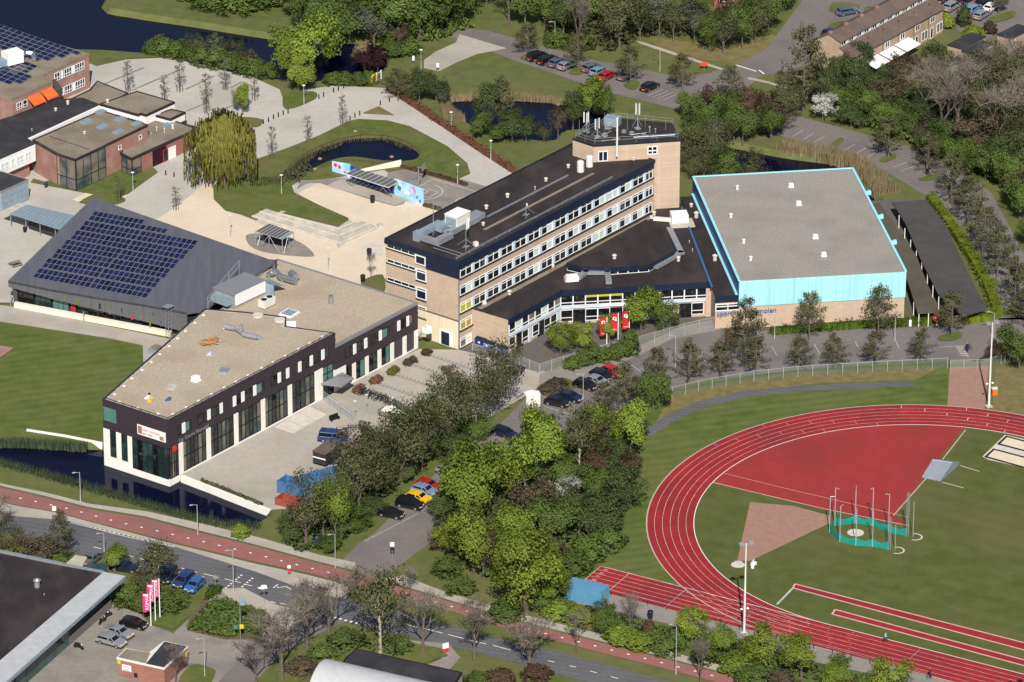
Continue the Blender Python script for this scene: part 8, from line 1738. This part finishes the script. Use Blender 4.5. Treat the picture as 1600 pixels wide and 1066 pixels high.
for u, v, lab in ((658, 107, 'park lamp by the driveway beyond the plaza'), (705, 205, 'park lamp behind the beech hedge nearest the pond'), (767, 250, 'park lamp behind the beech hedge near the school block'), (715, 288, 'park lamp beside the basketball court'), (440, 304, 'park lamp on the lawn by the curved slab'), (475, 163, 'park lamp on the small lawn by the maple'), (208, 300, 'park lamp on the lawn by the glazed bay')): lamp((u, v), 3.6, 'park', lab, 0, 'park lamp')
for u, v, lab in ((360, 372, 'slender courtyard lamp nearest the zinc roof'), (513, 424, 'slender courtyard lamp between pavilion and school block'), (573, 655, 'courtyard lamp standing on the forecourt near the skip'), (555, 665, 'thin courtyard post near the blue van')): e = lamp((u, v), 4.2, 'park', lab, 0, 'park lamp'); e.scale = (.7, .7, 1)
def floodlight(px, h, label):
    p = G2(*px); e = empty('floodlight_mast', (*p, .05), R(20), label, 'floodlight', 'floodlight masts'); MB().tube((0, 0, 0), (0, 0, h), .2, .09, 10).build('mast', 'off_white', e); MB().box(-.5, .5, -.5, .5, 0, .2).build('footing', 'concrete', e)
    b = MB(); b.tube((-1.1, 0, h - .1), (1.1, 0, h - .1), .05, n=5); b.build('crossbar', 'galv', e)
    for x in (-.75, .75): b = MB(); b.add([(x - .38, -.35, h - .15), (x + .38, -.35, h - .15), (x + .38, .2, h + .1), (x - .38, .2, h + .1), (x - .3, -.28, h + .08), (x + .3, -.28, h + .08), (x + .3, .14, h + .28), (x - .3, .14, h + .28)], [(0, 3, 2, 1), (4, 5, 6, 7), (0, 1, 5, 4), (1, 2, 6, 5), (2, 3, 7, 6), (3, 0, 4, 7)]); b.build('floodlight_head', 'grey_metal', e)
    for s in (-1, 1): MB().ball((s * .5, 0, h * .28), .22, .22, .16, 8, 4).build('loudspeaker', 'white', e)
floodlight((1162.6, 991), 15.1, 'tall white floodlight mast beside the sprint lanes'); floodlight((1545, 636), 15.0, 'tall white floodlight mast by the track entrance gate'); floodlight((1606, 1160), 15.0, 'floodlight mast beyond the jump runways')
def banner(px, h, fw, fh, m, label, kind, group):
    p = G2(*px); e = empty('banner_flag', (*p, .05), 0, label, 'flag', group); MB().tube((0, 0, 0), (0, 0, h), .085, .07, 8).build('pole', 'white', e)
    b = MB(); n = 6
    for i in range(n):
        x0, x1 = -fw * i / n - .07, -fw * (i + 1) / n - .07; y0, y1 = .12 * math.sin(i * 1.3), .12 * math.sin((i + 1) * 1.3); z0, z1 = -.1 * i / n, -.1 * (i + 1) / n
        b.quad((x1, y1, h - fh + z1 * 2), (x0, y0, h - fh + z0 * 2), (x0, y0, h - .1 + z0), (x1, y1, h - .1 + z1))
    fl_ = b.build('flag_cloth', m, e)
    if kind == 'ring':
        b = MB(); r_ = fw * .3; cx, cz = -fw * .5 - .07, h - .95
        for i in range(14): t0, t1 = 2 * math.pi * i / 14, 2 * math.pi * (i + 1) / 14; b.quad(*[(cx + k * math.cos(t), -.16, cz + k * math.sin(t)) for k, t in ((r_ * .45, t0), (r_, t0), (r_, t1), (r_ * .45, t1))])
        b.build('flag_emblem', 'white', fl_); MB().box(-fw * .85, -fw * .2, -.17, -.15, h - fh + .25, h - fh + .42).build('flag_print', 'line_pink', fl_); MB().box(cx + r_ * .2, cx + r_ * 1.1, -.17, -.15, cz - r_ * 1.25, cz - r_ * .7).build('flag_emblem', 'white', fl_)
    else:
        o = letters(fl_, 'KOMAX', (-fw * .24, -.17, h - fh + .3), 0, .7, 'white', 'flag_lettering', .01, 90); o.rotation_euler = (R(90), R(-90), 0)
        MB().box(-fw * .9, -fw * .25, -.17, -.15, h - .55, h - .3).build('flag_print', 'white', fl_)
banner((948, 538.5), 5.0, 1.1, 3.3, 'banner_red', 'red banner with white ring, lowest of the three at the apron', 'ring', 'red school banners'); banner((965.6, 542.5), 6.2, 1.1, 3.3, 'banner_red', 'red banner with white ring, middle of the three at the apron', 'ring', 'red school banners'); banner((983, 528), 5.0, 1.1, 3.3, 'banner_red', 'red banner with white ring closest to the big apron tree', 'ring', 'red school banners')
for px, h, lab in (((236, 978), 5.6, 'pink banner closest to the black hatchback'), ((243, 971), 6.4, 'pink banner in the middle of the three'), ((250, 965.5), 6.6, 'pink banner furthest from the parked cars')): banner(px, h, 1.1, 3.2, 'pink', lab, 'text', 'pink shop banners')
def post_sign(px, h, parts, label, name='road_sign', rz=0.0):
    p = G2(*px); e = empty(name, (*p, .05), rz, label, 'sign'); MB().tube((0, 0, 0), (0, 0, h), .05, n=6).build('post', 'galv', e)
    for (x0, x1, z0, z1, m) in parts: MB().box(x0, x1, -.09, -.05, z0, z1).build('sign_plate', m, e)
post_sign((613, 875), 3.0, [(-.32, .32, 2.3, 3.0, 'white'), (-.3, .3, 1.7, 2.1, 'navy')], 'white square sign over a dark one on the side road'); post_sign((376, 1004), 7.6, [(0, .8, 6.2, 7.5, 'galv_blue'), (-.1, .5, 2.3, 3.0, 'yellow'), (-.9, -.4, 2.2, 2.9, 'mural_green')], 'tall bus stop pole with pale flag sign beside the planting bed'); post_sign((413, 943), 3.2, [(-.8, .5, 2.5, 2.75, 'white'), (-.4, .4, 2.8, 3.1, 'white')], 'white arrow direction sign at the side street corner'); post_sign((337, 919), 2.2, [(-.3, .3, 1.6, 2.1, 'galv')], 'small grey sign at the bus stop kerb'); post_sign((452, 901), 2.0, [(-.25, .25, 1.4, 1.9, 'white'), (-.25, .25, .7, 1.1, 'red')], 'small red and white sign on the cycle path verge'); post_sign((85, 803), 1.4, [(-.3, .3, .5, 1.3, 'white')], 'small white sign at the kerb by the bus lane'); post_sign((498, 856), 1.6, [(-.6, .6, .6, 1.6, 'royal_blue')], 'blue board under the dark trees at the corner'); post_sign((696, 1020), 1.8, [(-.5, .5, .7, 1.6, 'white'), (-.5, .5, .2, .6, 'red')], 'red and white board by the shop path', rz=.5); post_sign((1100, 110), 1.6, [(-.7, .7, .9, 1.6, 'orange_red')], 'red notice box on two posts by the pale footpath'); post_sign((646, 104), 2.2, [(-.2, .2, 1.2, 2.1, 'white')], 'white post box sign by the driveway'); post_sign((684, 114), 2.0, [(-.25, .25, 1.1, 1.9, 'white')], 'white sign at the mouth of the driveway'); post_sign((1422, 512), 2.0, [(-.2, .2, .2, 1.4, 'white')], 'white information post by the clipped hedge')
_bo = MB(); _bo.tube((0, 0, 0), (0, 0, .85), .11, .11, 8); _bo.ball((0, 0, .88), .12, .12, .08, 8, 4); _bom = _bo.mesh('bollard', 'black')
for i, (x, y) in enumerate(((45, 750), (77, 738), (108, 720), (138, 708), (168, 695), (198, 685), (388, 595), (417, 583), (478, 556), (508, 545), (540, 530), (580, 728), (610, 712), (640, 698), (767, 635), (823, 615))):
    p = G2(400 + x / 3.9475, y / 3.9475 + 4); o = inst('bollard', _bom, None, (*p, .03)); tag(o, f'{ORD[i]} black bollard across the plaza, counted from the willow side', 'bollard', 'plaza bollards')
for i, (u, v) in enumerate(((259, 274), (272, 277), (296, 284), (309, 288))): o = inst('bollard', _bom, None, (*G2(u, v), .03)); tag(o, f'{ORD[i]} black bollard before the brick entrance, counted from the white door', 'bollard', 'entrance bollards')
def bin_(px, m, label, s=1.0):
    p = G2(*px); e = empty('litter_bin', (*p, .05), 0, label, 'bin'); b = MB(); b.tube((0, 0, 0), (0, 0, .9 * s), .28 * s, .34 * s, 10); b.build('body', m, e); MB().tube((0, 0, .9 * s), (0, 0, 1.0 * s), .36 * s, .3 * s, 10).build('lid', m, e)
bin_((582, 317), 'black', 'black litter bin on the sand paving below the mural', 1.3); bin_((577, 400), 'black', 'black litter bin by the school end wall', 1.3); bin_((567, 441), 'black', 'black litter bin at the grass patch by the school', 1.3); bin_((39, 363), 'black', 'black litter bin under the covered walkway'); bin_((72, 293), 'dark_metal', 'dark litter bin with white lid by the brick wall'); bin_((1016, 967), 'navy', 'blue-black litter bin on the trackside path', 1.3); bin_((565, 672), 'bark', 'brown litter bin by the forecourt lamp', 1.5)
def wheelie(px, label):
    p = G2(*px); e = empty('waste_container', (*p, .06), R(-37), label, 'bin', 'blue waste containers'); b = MB(); b.add([(-.8, -.5, .25), (.8, -.5, .25), (.8, .5, .25), (-.8, .5, .25), (-.95, -.6, 1.15), (.95, -.6, 1.15), (.95, .6, 1.15), (-.95, .6, 1.15)], [(0, 3, 2, 1), (0, 1, 5, 4), (1, 2, 6, 5), (2, 3, 7, 6), (3, 0, 4, 7), (4, 5, 6, 7)]); b.build('body', 'royal_blue', e); b = MB(); b.add([(-1, -.65, 1.15), (1, -.65, 1.15), (1, .65, 1.15), (-1, .65, 1.15), (-1, .1, 1.45), (1, .1, 1.45)], [(0, 1, 5, 4), (2, 3, 4, 5), (1, 2, 5), (3, 0, 4), (0, 3, 2, 1)]); b.build('lid', 'navy', e); MB().box(-.2, .2, -.66, -.62, .6, .9).build('label_plate', 'white', e)
    for x in (-.6, .6):
        for y in (-.4, .4): MB().tube((x, y - .05, .12), (x, y + .05, .12), .12, n=8).build('wheel', 'rubber', e)
wheelie((752, 540), 'blue waste container closest to the school door'); wheelie((764, 545), 'blue waste container in the middle by the brick end wall'); wheelie((784, 552), 'blue waste container standing apart near the corner')
p = G2(832, 633); e = empty('white_cabinet', (*p, .05), R(10), 'white utility cabinet at the corner of the school car park', 'cabinet'); MB().box(-1.15, 1.15, -.8, .8, 0, 2.0).build('body', 'off_white', e); b = MB(); b.add([(-1.25, -.9, 2), (1.25, -.9, 2), (1.25, .9, 2), (-1.25, .9, 2), (0, -.9, 2.25), (0, .9, 2.25)], [(0, 1, 4), (2, 3, 5), (1, 2, 5, 4), (3, 0, 4, 5)]); b.build('roof', 'white', e); MB().box(-.02, .02, -.82, -.8, .1, 1.9).build('door', 'galv', e)
p = G2(24, 416); e = empty('picnic_table', (*p, .05), R(35), 'weathered picnic table beside the zinc eave', 'picnic table')
for y, z in ((-.3, .75), (0, .75), (.3, .75), (-.75, .45), (.75, .45)): MB().box(-1, 1, y - .13, y + .13, z - .05, z).build('plank', 'wood_grey', e)
for x in (-.7, .7): b = MB(); b.box(x - .05, x + .05, -.8, .8, .35, .42); b.tube((x, -.5, 0), (x, -.2, .7), .05, n=4); b.tube((x, .5, 0), (x, .2, .7), .05, n=4); b.build('leg', 'wood_grey', e)
# loose things on the college roof
def onroof(px, z=DZ): p = G(*px, z); return (p.x, p.y, z + .02)
p = onroof((327, 537)); e = empty('timber_pile', p, FD.a, 'untidy pile of orange-brown timber on the gravel roof', 'timber pile'); rng = random.Random(8)
for i in range(34): a = rng.gauss(-.7, .5); x, y, L = rng.uniform(-1.3, 1.3), rng.uniform(-1.0, 1.0), rng.uniform(.9, 2.6); z = rng.uniform(0, .5); MB().obox((x, y), L, .13, z, z + .07, a).build('plank', 'wood', e)
for px, m, m2, lab in (((232, 622), 'white', 'black', 'black and white bucket stack on the gravel roof'), ((264, 625), 'blue_trim', 'yellow', 'blue and yellow bundle near the roof corner'), ((236, 627), 'yellow', 'off_white', 'yellow sack on the gravel roof'), ((329, 554), 'mural_lilac', 'royal_blue', 'strip of blue sheeting below the timber pile')):
    e = empty('roofing_material', onroof(px), FD.a, lab, 'building material', 'roofing materials'); MB().obox((0, 0), .9, .5, 0, .35, .3).build('bundle', m, e); MB().obox((.5, .25), .5, .4, 0, .5 if m2 == 'black' else .28, .8).build('bundle', m2, e); MB().obox((-.5, .1), .4, .35, 0, .2, .1).build('bundle', m, e)
p = G2(243, 552); e = empty('garden_shed', (*p, 0), FD.a, 'dark pallet stack behind the college building', 'pallets'); MB().box(-1, 1, -.8, .8, 0, .9).build('crate', 'galv_blue', e); MB().box(-.6, .8, -.6, .5, .9, 1.3).build('crate', 'wood_grey', e)
# college forecourt: retaining wall, glass screen, chair
def wall_line(px, h, w_, m, label, name='retaining_wall', z0=-1.6):
    p = gpts(px); o = p[0]; e = empty(name, (*o, 0), 0, label, 'wall')
    for a, b_ in zip(p, p[1:]): a, b_ = Vector(a) - Vector(o), Vector(b_) - Vector(o); d = b_ - a; MB().obox((a + b_) / 2, d.length, w_, z0, h, math.atan2(d.y, d.x)).build('wall_segment', m, e)
wall_line([(284, 744), (330, 762), (422, 798)], .15, .5, 'white_wall', 'white retaining wall between the forecourt and the moat'); wall_line([(42, 673), (100, 682), (160, 694)], .25, .4, 'white_wall', 'white low wall on the meadow bank of the moat', z0=-1.2)
mt = mat('fence_mesh', (.42, .44, .44), rough=.5); nt_ = mt.node_tree; tb_ = nt_.nodes.new('ShaderNodeBsdfTransparent'); mx_ = nt_.nodes.new('ShaderNodeMixShader'); mx_.inputs[0].default_value = .22; nt_.links.new(tb_.outputs[0], mx_.inputs[1]); nt_.links.new(nt_.nodes['Principled BSDF'].outputs[0], mx_.inputs[2]); nt_.links.new(mx_.outputs[0], nt_.nodes['Material Output'].inputs[0])
mg = mt.copy(); mg.name = 'fence_mesh_green'; mg.node_tree.nodes['Principled BSDF'].inputs['Base Color'].default_value = (.16, .22, .18, 1); MATS['fence_mesh_green'] = mg
ms = mt.copy(); ms.name = 'screen_glass'; ms.node_tree.nodes['Principled BSDF'].inputs['Base Color'].default_value = (.4, .48, .62, 1); MATS['screen_glass'] = ms
def fence(px, h, label, mesh='fence_mesh', step=2.5, post='lamp_post', cat='fence'):
    p = [Vector(q) for q in gpts(px)]; o = p[0]; e = empty('mesh_fence', (o.x, o.y, .03), 0, label, cat); pts = resample(p, step); pts.append(p[-1])
    if (pts[-1] - pts[-2]).length < .4: pts.pop(-2)
    for a, b_ in zip(pts, pts[1:]):
        a, b_ = a - o, b_ - o; d = b_ - a; q = MB(); q.quad((*a, .08), (*b_, .08), (*b_, h), (*a, h)); q.build('mesh_panel', mesh, e); MB().tube((*a, h), (*b_, h), .035, n=4).build('top_rail', post, e)
    pm = bpy.data.meshes.get('fpost_%s%.1f' % (post, h)) or MB().tube((0, 0, 0), (0, 0, h + .08), .06, n=6).mesh('fpost_%s%.1f' % (post, h), post)
    for a in pts: inst('fence_post', pm, e, (a.x - o.x, a.y - o.y, 0))
    return e
fence([(1050, 622), (1100, 610), (1180, 596), (1250, 589), (1360, 582), (1480, 576)], 1.9, 'green mesh fence with white posts along the car park edge of the athletics ground', 'fence_mesh_green')
fence([(1485, 577), (1522, 576), (1546, 575)], 1.6, 'white double gate at the track entrance', step=2.2, cat='gate'); fence([(1546, 575), (1570, 567)], 1.7, 'short mesh fence beside the track gate', 'fence_mesh_green')
fence([(756, 553), (800, 566), (841, 586), (878, 574), (940, 556), (1000, 543)], 1.9, 'grey mesh fence around the school apron'); fence([(1000, 543), (1034, 533), (1036, 533), (1080, 520), (1119, 512)], 2.0, 'sliding steel gate with bars at the school entrance', step=3.0, cat='gate')
fence([(505, 626), (552, 660)], 1.7, 'frosted glass screen wall beside the college entrance', 'screen_glass', 1.8, 'galv', 'screen'); fence([(738, 548), (756, 553)], 1.3, 'low white railing beside the waste containers')
# trackside barrier posts
ps = gpts([(955, 932), (1050, 956), (1150, 983), (1250, 1009), (1350, 1036), (1470, 1068)]); e = empty('track_barrier', (*ps[0], 0), 0, 'low post and rail barrier along the home straight', 'barrier'); o = Vector(ps[0]); pts = resample([Vector(q) for q in ps], 3.1); bm_ = MB().tube((0, 0, 0), (0, 0, 1.05), .05, n=5).mesh('barrier_post', 'dark_metal')
for q in pts: inst('barrier_post', bm_, e, (q.x - o.x, q.y - o.y, 0))
b = MB(); [b.tube((*(a - o), 1.03), (*(c - o), 1.03), .03, n=4) for a, c in zip(pts, pts[1:])]; b.build('rail', 'galv', e)
# external white stair between the college and the school block
p = G2(663, 545); e = empty('steel_stair', (*p, 0), R(140), 'white steel outside stair between the two school buildings', 'stairs'); b = MB()
for k in range(12): MB().box(.28 * k, .28 * k + .3, -.5, .5, 3.2 - .27 * k, 3.25 - .27 * k).build('tread', 'galv', e)
for y in (-.5, .5): b.tube((0, y, 4.2), (3.3, y, 1.0), .04, n=4); b.tube((0, y, 3.2), (3.3, y, 0), .06, n=4); b.box(-1.2, 0, y - .02, y + .02, 3.2, 4.2)
b.box(3.3, 3.4, -.6, .6, 0, 2.2); b.box(-1.2, 0, -.5, .5, 3.15, 3.2); b.build('stair_frame', 'white', e)
# ------------------------------------------------------------------ throwing cage, landing mat, hoop, people
cg = Vector(G2(1337, 833)); cage = empty('throwing_cage', (*cg, 0), 0, 'throwing cage with lowered green net around a concrete circle', 'throwing cage')
MB().face([(1.3 * math.cos(t), 1.3 * math.sin(t)) for t in [k * math.pi / 12 for k in range(24)]], .07).build('circle', 'concrete_light', cage)
nm_ = MATS['net_green']; 
ring = [(1296, 832), (1312, 847), (1337, 853), (1363, 855), (1389, 859)], [(1303, 812), (1336, 806), (1362, 813), (1385, 822), (1418, 838)]
front_ = [Vector(G2(*q)) - cg for q in ring[0]]; back_ = [Vector(G2(*q)) - cg for q in [(1296, 832), (1304, 822), (1336, 818), (1363, 822), (1388, 832), (1417, 838)]]
for line in (front_, back_):
    for a, c in zip(line, line[1:]):
        b = MB(); n = 5
        for i in range(n): p, q = a.lerp(c, i / n), a.lerp(c, (i + 1) / n); z0, z1 = (1.5 - .55 * math.sin(math.pi * i / n)), (1.5 - .55 * math.sin(math.pi * (i + 1) / n)); b.quad((*p, 0), (*q, 0), (*q, z1), (*p, z0))
        b.build('net', 'net_green', cage)
for q, h in [(front_[k], 6.2) for k in range(0, 4)] + [(back_[k], 6.6) for k in range(1, 5)]:
    b = MB(); b.tube((*q, 0), (*q, h), .07, n=6); d = q.normalized() * -.7; b.tube((*q, h), (q.x + d.x, q.y + d.y, h), .05, n=5); b.build('net_pole', 'lamp_post', cage)
for q, h in ((front_[4], 5.6), (back_[5], 7.6)):
    b = MB()
    for dx, dy in ((-.2, -.2), (.2, -.2), (0, .25)): b.tube((q.x + dx, q.y + dy, 0), (q.x + dx, q.y + dy, h), .04, n=4)
    for k in range(int(h / .5)): b.tube((q.x - .2, q.y - .2, .5 * k), (q.x + .2, q.y - .2, .5 * k + .5), .025, n=3); b.tube((q.x + .2, q.y - .2, .5 * k), (q.x, q.y + .25, .5 * k + .5), .025, n=3)
    b.build('lattice_mast', 'galv', cage); b = MB(); ribbon(b, [Vector((q.x + 1.2 + 1.1 * math.cos(t), q.y - .3 + 1.1 * math.sin(t))) for t in [R(-120 + 22 * k) for k in range(11)]], .25, .05); b.build('gate_rail', 'concrete_light', cage)
    MB().tube((q.x + .9, q.y - .3, 0), (q.x + .9, q.y - .3, h * .8), .05, n=5).build('gate_pole', 'lamp_post', cage)
p = [Vector(G2(*q)) for q in ((1441, 747), (1470, 753), (1499, 726), (1466, 722))]; e = empty('landing_mat', (*p[0], 0), 0, 'grey covered high jump landing mat with a sloping top', 'landing mat'); q = [x - p[0] for x in p]
m0, m1 = q[0].lerp(q[3], .62), q[1].lerp(q[2], .62); b = MB(); z = 1.5
b.add([(*q[0], 0), (*q[1], 0), (*q[2], 0), (*q[3], 0), (*q[0], .35), (*q[1], .35), (*q[2], .5), (*q[3], .5), (*m0, z), (*m1, z)], [(0, 1, 5, 4), (4, 5, 9, 8), (8, 9, 6, 7), (2, 3, 7, 6), (1, 2, 6, 9, 5), (3, 0, 4, 8, 7)]); b.build('cover', 'cover_grey', e)
b = MB(); b.tube((*q[0], .35), (*q[1], .35), .06, n=5); b.tube((*m0, z), (*m1, z), .06, n=5); b.tube((*q[1], .35), (*m1, z), .06, n=5); b.build('frame', 'galv', e)
for a, c in (((1500, 728), (1530, 737)), ((1472, 754), (1506, 763))): b = MB(); ribbon(b, [Vector(G2(*a)) - p[0], Vector(G2(*c)) - p[0]], .25, .05); b.build('rail_track', 'kerb', e)
b = MB(); x = G2(1178, 886); e = empty('white_bench', (*x, .05), R(70), 'small white bench frame beside the throwing circle', 'bench'); MB().box(-.8, .8, -.25, .25, .4, .48).build('seat', 'white', e); MB().box(-.8, .8, .2, .28, .48, .95).build('backrest', 'white', e)
for s in (-.65, .65): MB().box(s - .04, s + .04, -.22, .22, 0, .4).build('leg', 'white', e)
x = G2(654, 287); e = empty('basketball_hoop', (*x, .07), R(-20), 'grey steel basketball unit at the court edge', 'basketball hoop'); b = MB(); b.tube((0, 0, 0), (0, 0, 3.2), .1, n=8); b.tube((0, 0, 3.0), (1.0, 0, 3.1), .06, n=5); b.box(-1.6, .3, -.5, .5, 0, .5); b.tube((-1.4, 0, .4), (0, 0, 2.4), .06, n=5); b.build('stand', 'grey_metal', e); MB().box(1.0, 1.06, -.9, .9, 2.8, 3.9).build('backboard', 'galv_blue', e); b = MB(); b.path([(1.3 + .23 * math.cos(t), .23 * math.sin(t), 3.05) for t in [k * math.pi / 4 for k in range(9)]], .025, 4); b.build('rim', 'orange', e)
p = G2(584, 131); e = empty('yellow_panel', (*p, .05), R(60), 'yellow curved panel at the plaza gateway', 'gate'); b = MB(); b.tube((0, -.1, .9), (0, .1, .9), .95, n=16); b.build('panel', 'yellow', e); b = MB(); b.box(1.0, 1.1, -.1, .1, 0, 1.8); b.box(2.6, 2.7, -.1, .1, 0, 1.8); b.box(1.0, 2.7, -.05, .05, 1.5, 1.6); b.build('frame', 'off_white', e)
b = MB(); p = G2(1553, 617); e = empty('orange_box', (*p, .05), .2, 'orange equipment box at the foot of the far floodlight', 'box'); MB().box(-.35, .5, -.35, .35, 0, 1.1).build('body', 'orange', e); MB().box(-.4, .55, -.4, .4, 1.1, 1.18).build('lid', 'off_white', e)
p = G2(523, 657); e = empty('chair_stack', (*p, .05), R(40), 'dark bench seat on the forecourt by the glass screen', 'bench'); MB().box(-.9, .9, -.3, .3, .38, .48).build('seat', 'black', e); MB().box(-.9, .9, .25, .35, .48, .95).build('backrest', 'black', e); [MB().box(s - .05, s + .05, -.28, .28, 0, .38).build('leg', 'black', e) for s in (-.7, .7)]
def person(px, rz, pose, top, legs, label, lean=0.0):
    p = G2(*px); e = empty('person', (*p, .08), rz, label, 'person'); V = dict(pel=(0, 0, .95), che=(.03, 0, 1.32), nec=(.05, 0, 1.5), hed=(.07, 0, 1.68))
    rn = pose == 'run'; legsv = [((.0, .1, .92), (.3, .1, .62) if rn else (.02, .1, .5), (.05, .1, .25) if rn else (-.02, .1, .08), (.18, .1, .2) if rn else (.14, .1, .04)), ((0, -.1, .92), (-.12, -.1, .5), (-.5, -.1, .35) if rn else (-.2, -.1, .09), (-.55, -.1, .25) if rn else (-.08, -.1, .04))]
    arms = [((.03, .2, 1.42), (-.2, .26, 1.2) if rn else (0, .25, 1.15), (.05, .25, 1.08) if rn else (.06, .24, .88)), ((.03, -.2, 1.42), (.2, -.26, 1.2) if rn else (0, -.25, 1.15), (.42, -.2, 1.3) if rn else (.08, -.24, .88))]
    vs, es, rs = [], [], []
    def ad(p_, r_, par): vs.append(p_); rs.append(r_); i = len(vs) - 1; (es.append((par, i)) if par is not None else None); return i
    a = ad(V['pel'], .16, None); c = ad(V['che'], .17, a); n = ad(V['nec'], .065, c); h = ad(V['hed'], .115, n); ad((.07, 0, 1.78), .09, h)
    for L in legsv:
        k = a
        for q, r_ in zip(L, (.1, .075, .05, .045)): k = ad(q, r_, k)
    for A in arms:
        k = c
        for q, r_ in zip(A, (.07, .05, .04)): k = ad(q, r_, k)
    me = bpy.data.meshes.new('body'); me.from_pydata(vs, es, []); o = inst('body', me, e); sk_ = o.modifiers.new('skin', 'SKIN'); 
    for i, r_ in enumerate(rs): me.skin_vertices[0].data[i].radius = (r_, r_)
    me.skin_vertices[0].data[0].use_root = True; sb = o.modifiers.new('sub', 'SUBSURF'); sb.levels = 1; sb.render_levels = 1
    m = mat('clothes_' + top + legs, (0, 0, 0), rough=.8); t = m.node_tree; N = t.nodes; g = N.new('ShaderNodeTexCoord'); s = N.new('ShaderNodeSeparateXYZ'); r_ = N.new('ShaderNodeValToRGB'); d = N.new('ShaderNodeMath'); d.operation = 'DIVIDE'; d.inputs[1].default_value = 2.0
    t.links.new(g.outputs['Object'], s.inputs[0]); t.links.new(s.outputs[2], d.inputs[0]); t.links.new(d.outputs[0], r_.inputs[0]); t.links.new(r_.outputs[0], N['Principled BSDF'].inputs['Base Color']); cr = r_.color_ramp; cr.interpolation = 'CONSTANT'; cm = dict(teal=(.2, .55, .5, 1), navy=(.02, .02, .09, 1), black=(.012, .012, .015, 1)); cr.elements[0].color = cm[legs]; cr.elements[1].position = .48; cr.elements[1].color = cm[top]; x = cr.elements.new(.77); x.color = (.42, .25, .18, 1); x = cr.elements.new(.87); x.color = (.03, .02, .015, 1); me.materials.append(m)
person((1383, 1005), R(-29), 'run', 'teal', 'black', 'person in a teal top and dark trousers jogging on the inner lane'); person((1453, 1061), R(150), 'walk', 'navy', 'navy', 'person in dark blue clothes walking along the outer edge of the track'); person((1511, 551), R(100), 'walk', 'black', 'navy', 'person in dark clothes standing by the track gate')
# stone blocks and planters in the pond lawn
for i, (u, v) in enumerate(((555, 207), (612, 247), (492, 266), (500, 250))): p = G2(u, v); b = MB(); b.ball((0, 0, .12), .42, .32, .25, 7, 4); o = b.build('boulder', 'clay', loc=(*p, .1)); tag(o, f'{ORD[i]} reddish stone at the lawn pond, counted from the plaza edge', 'boulder', 'pond stones')
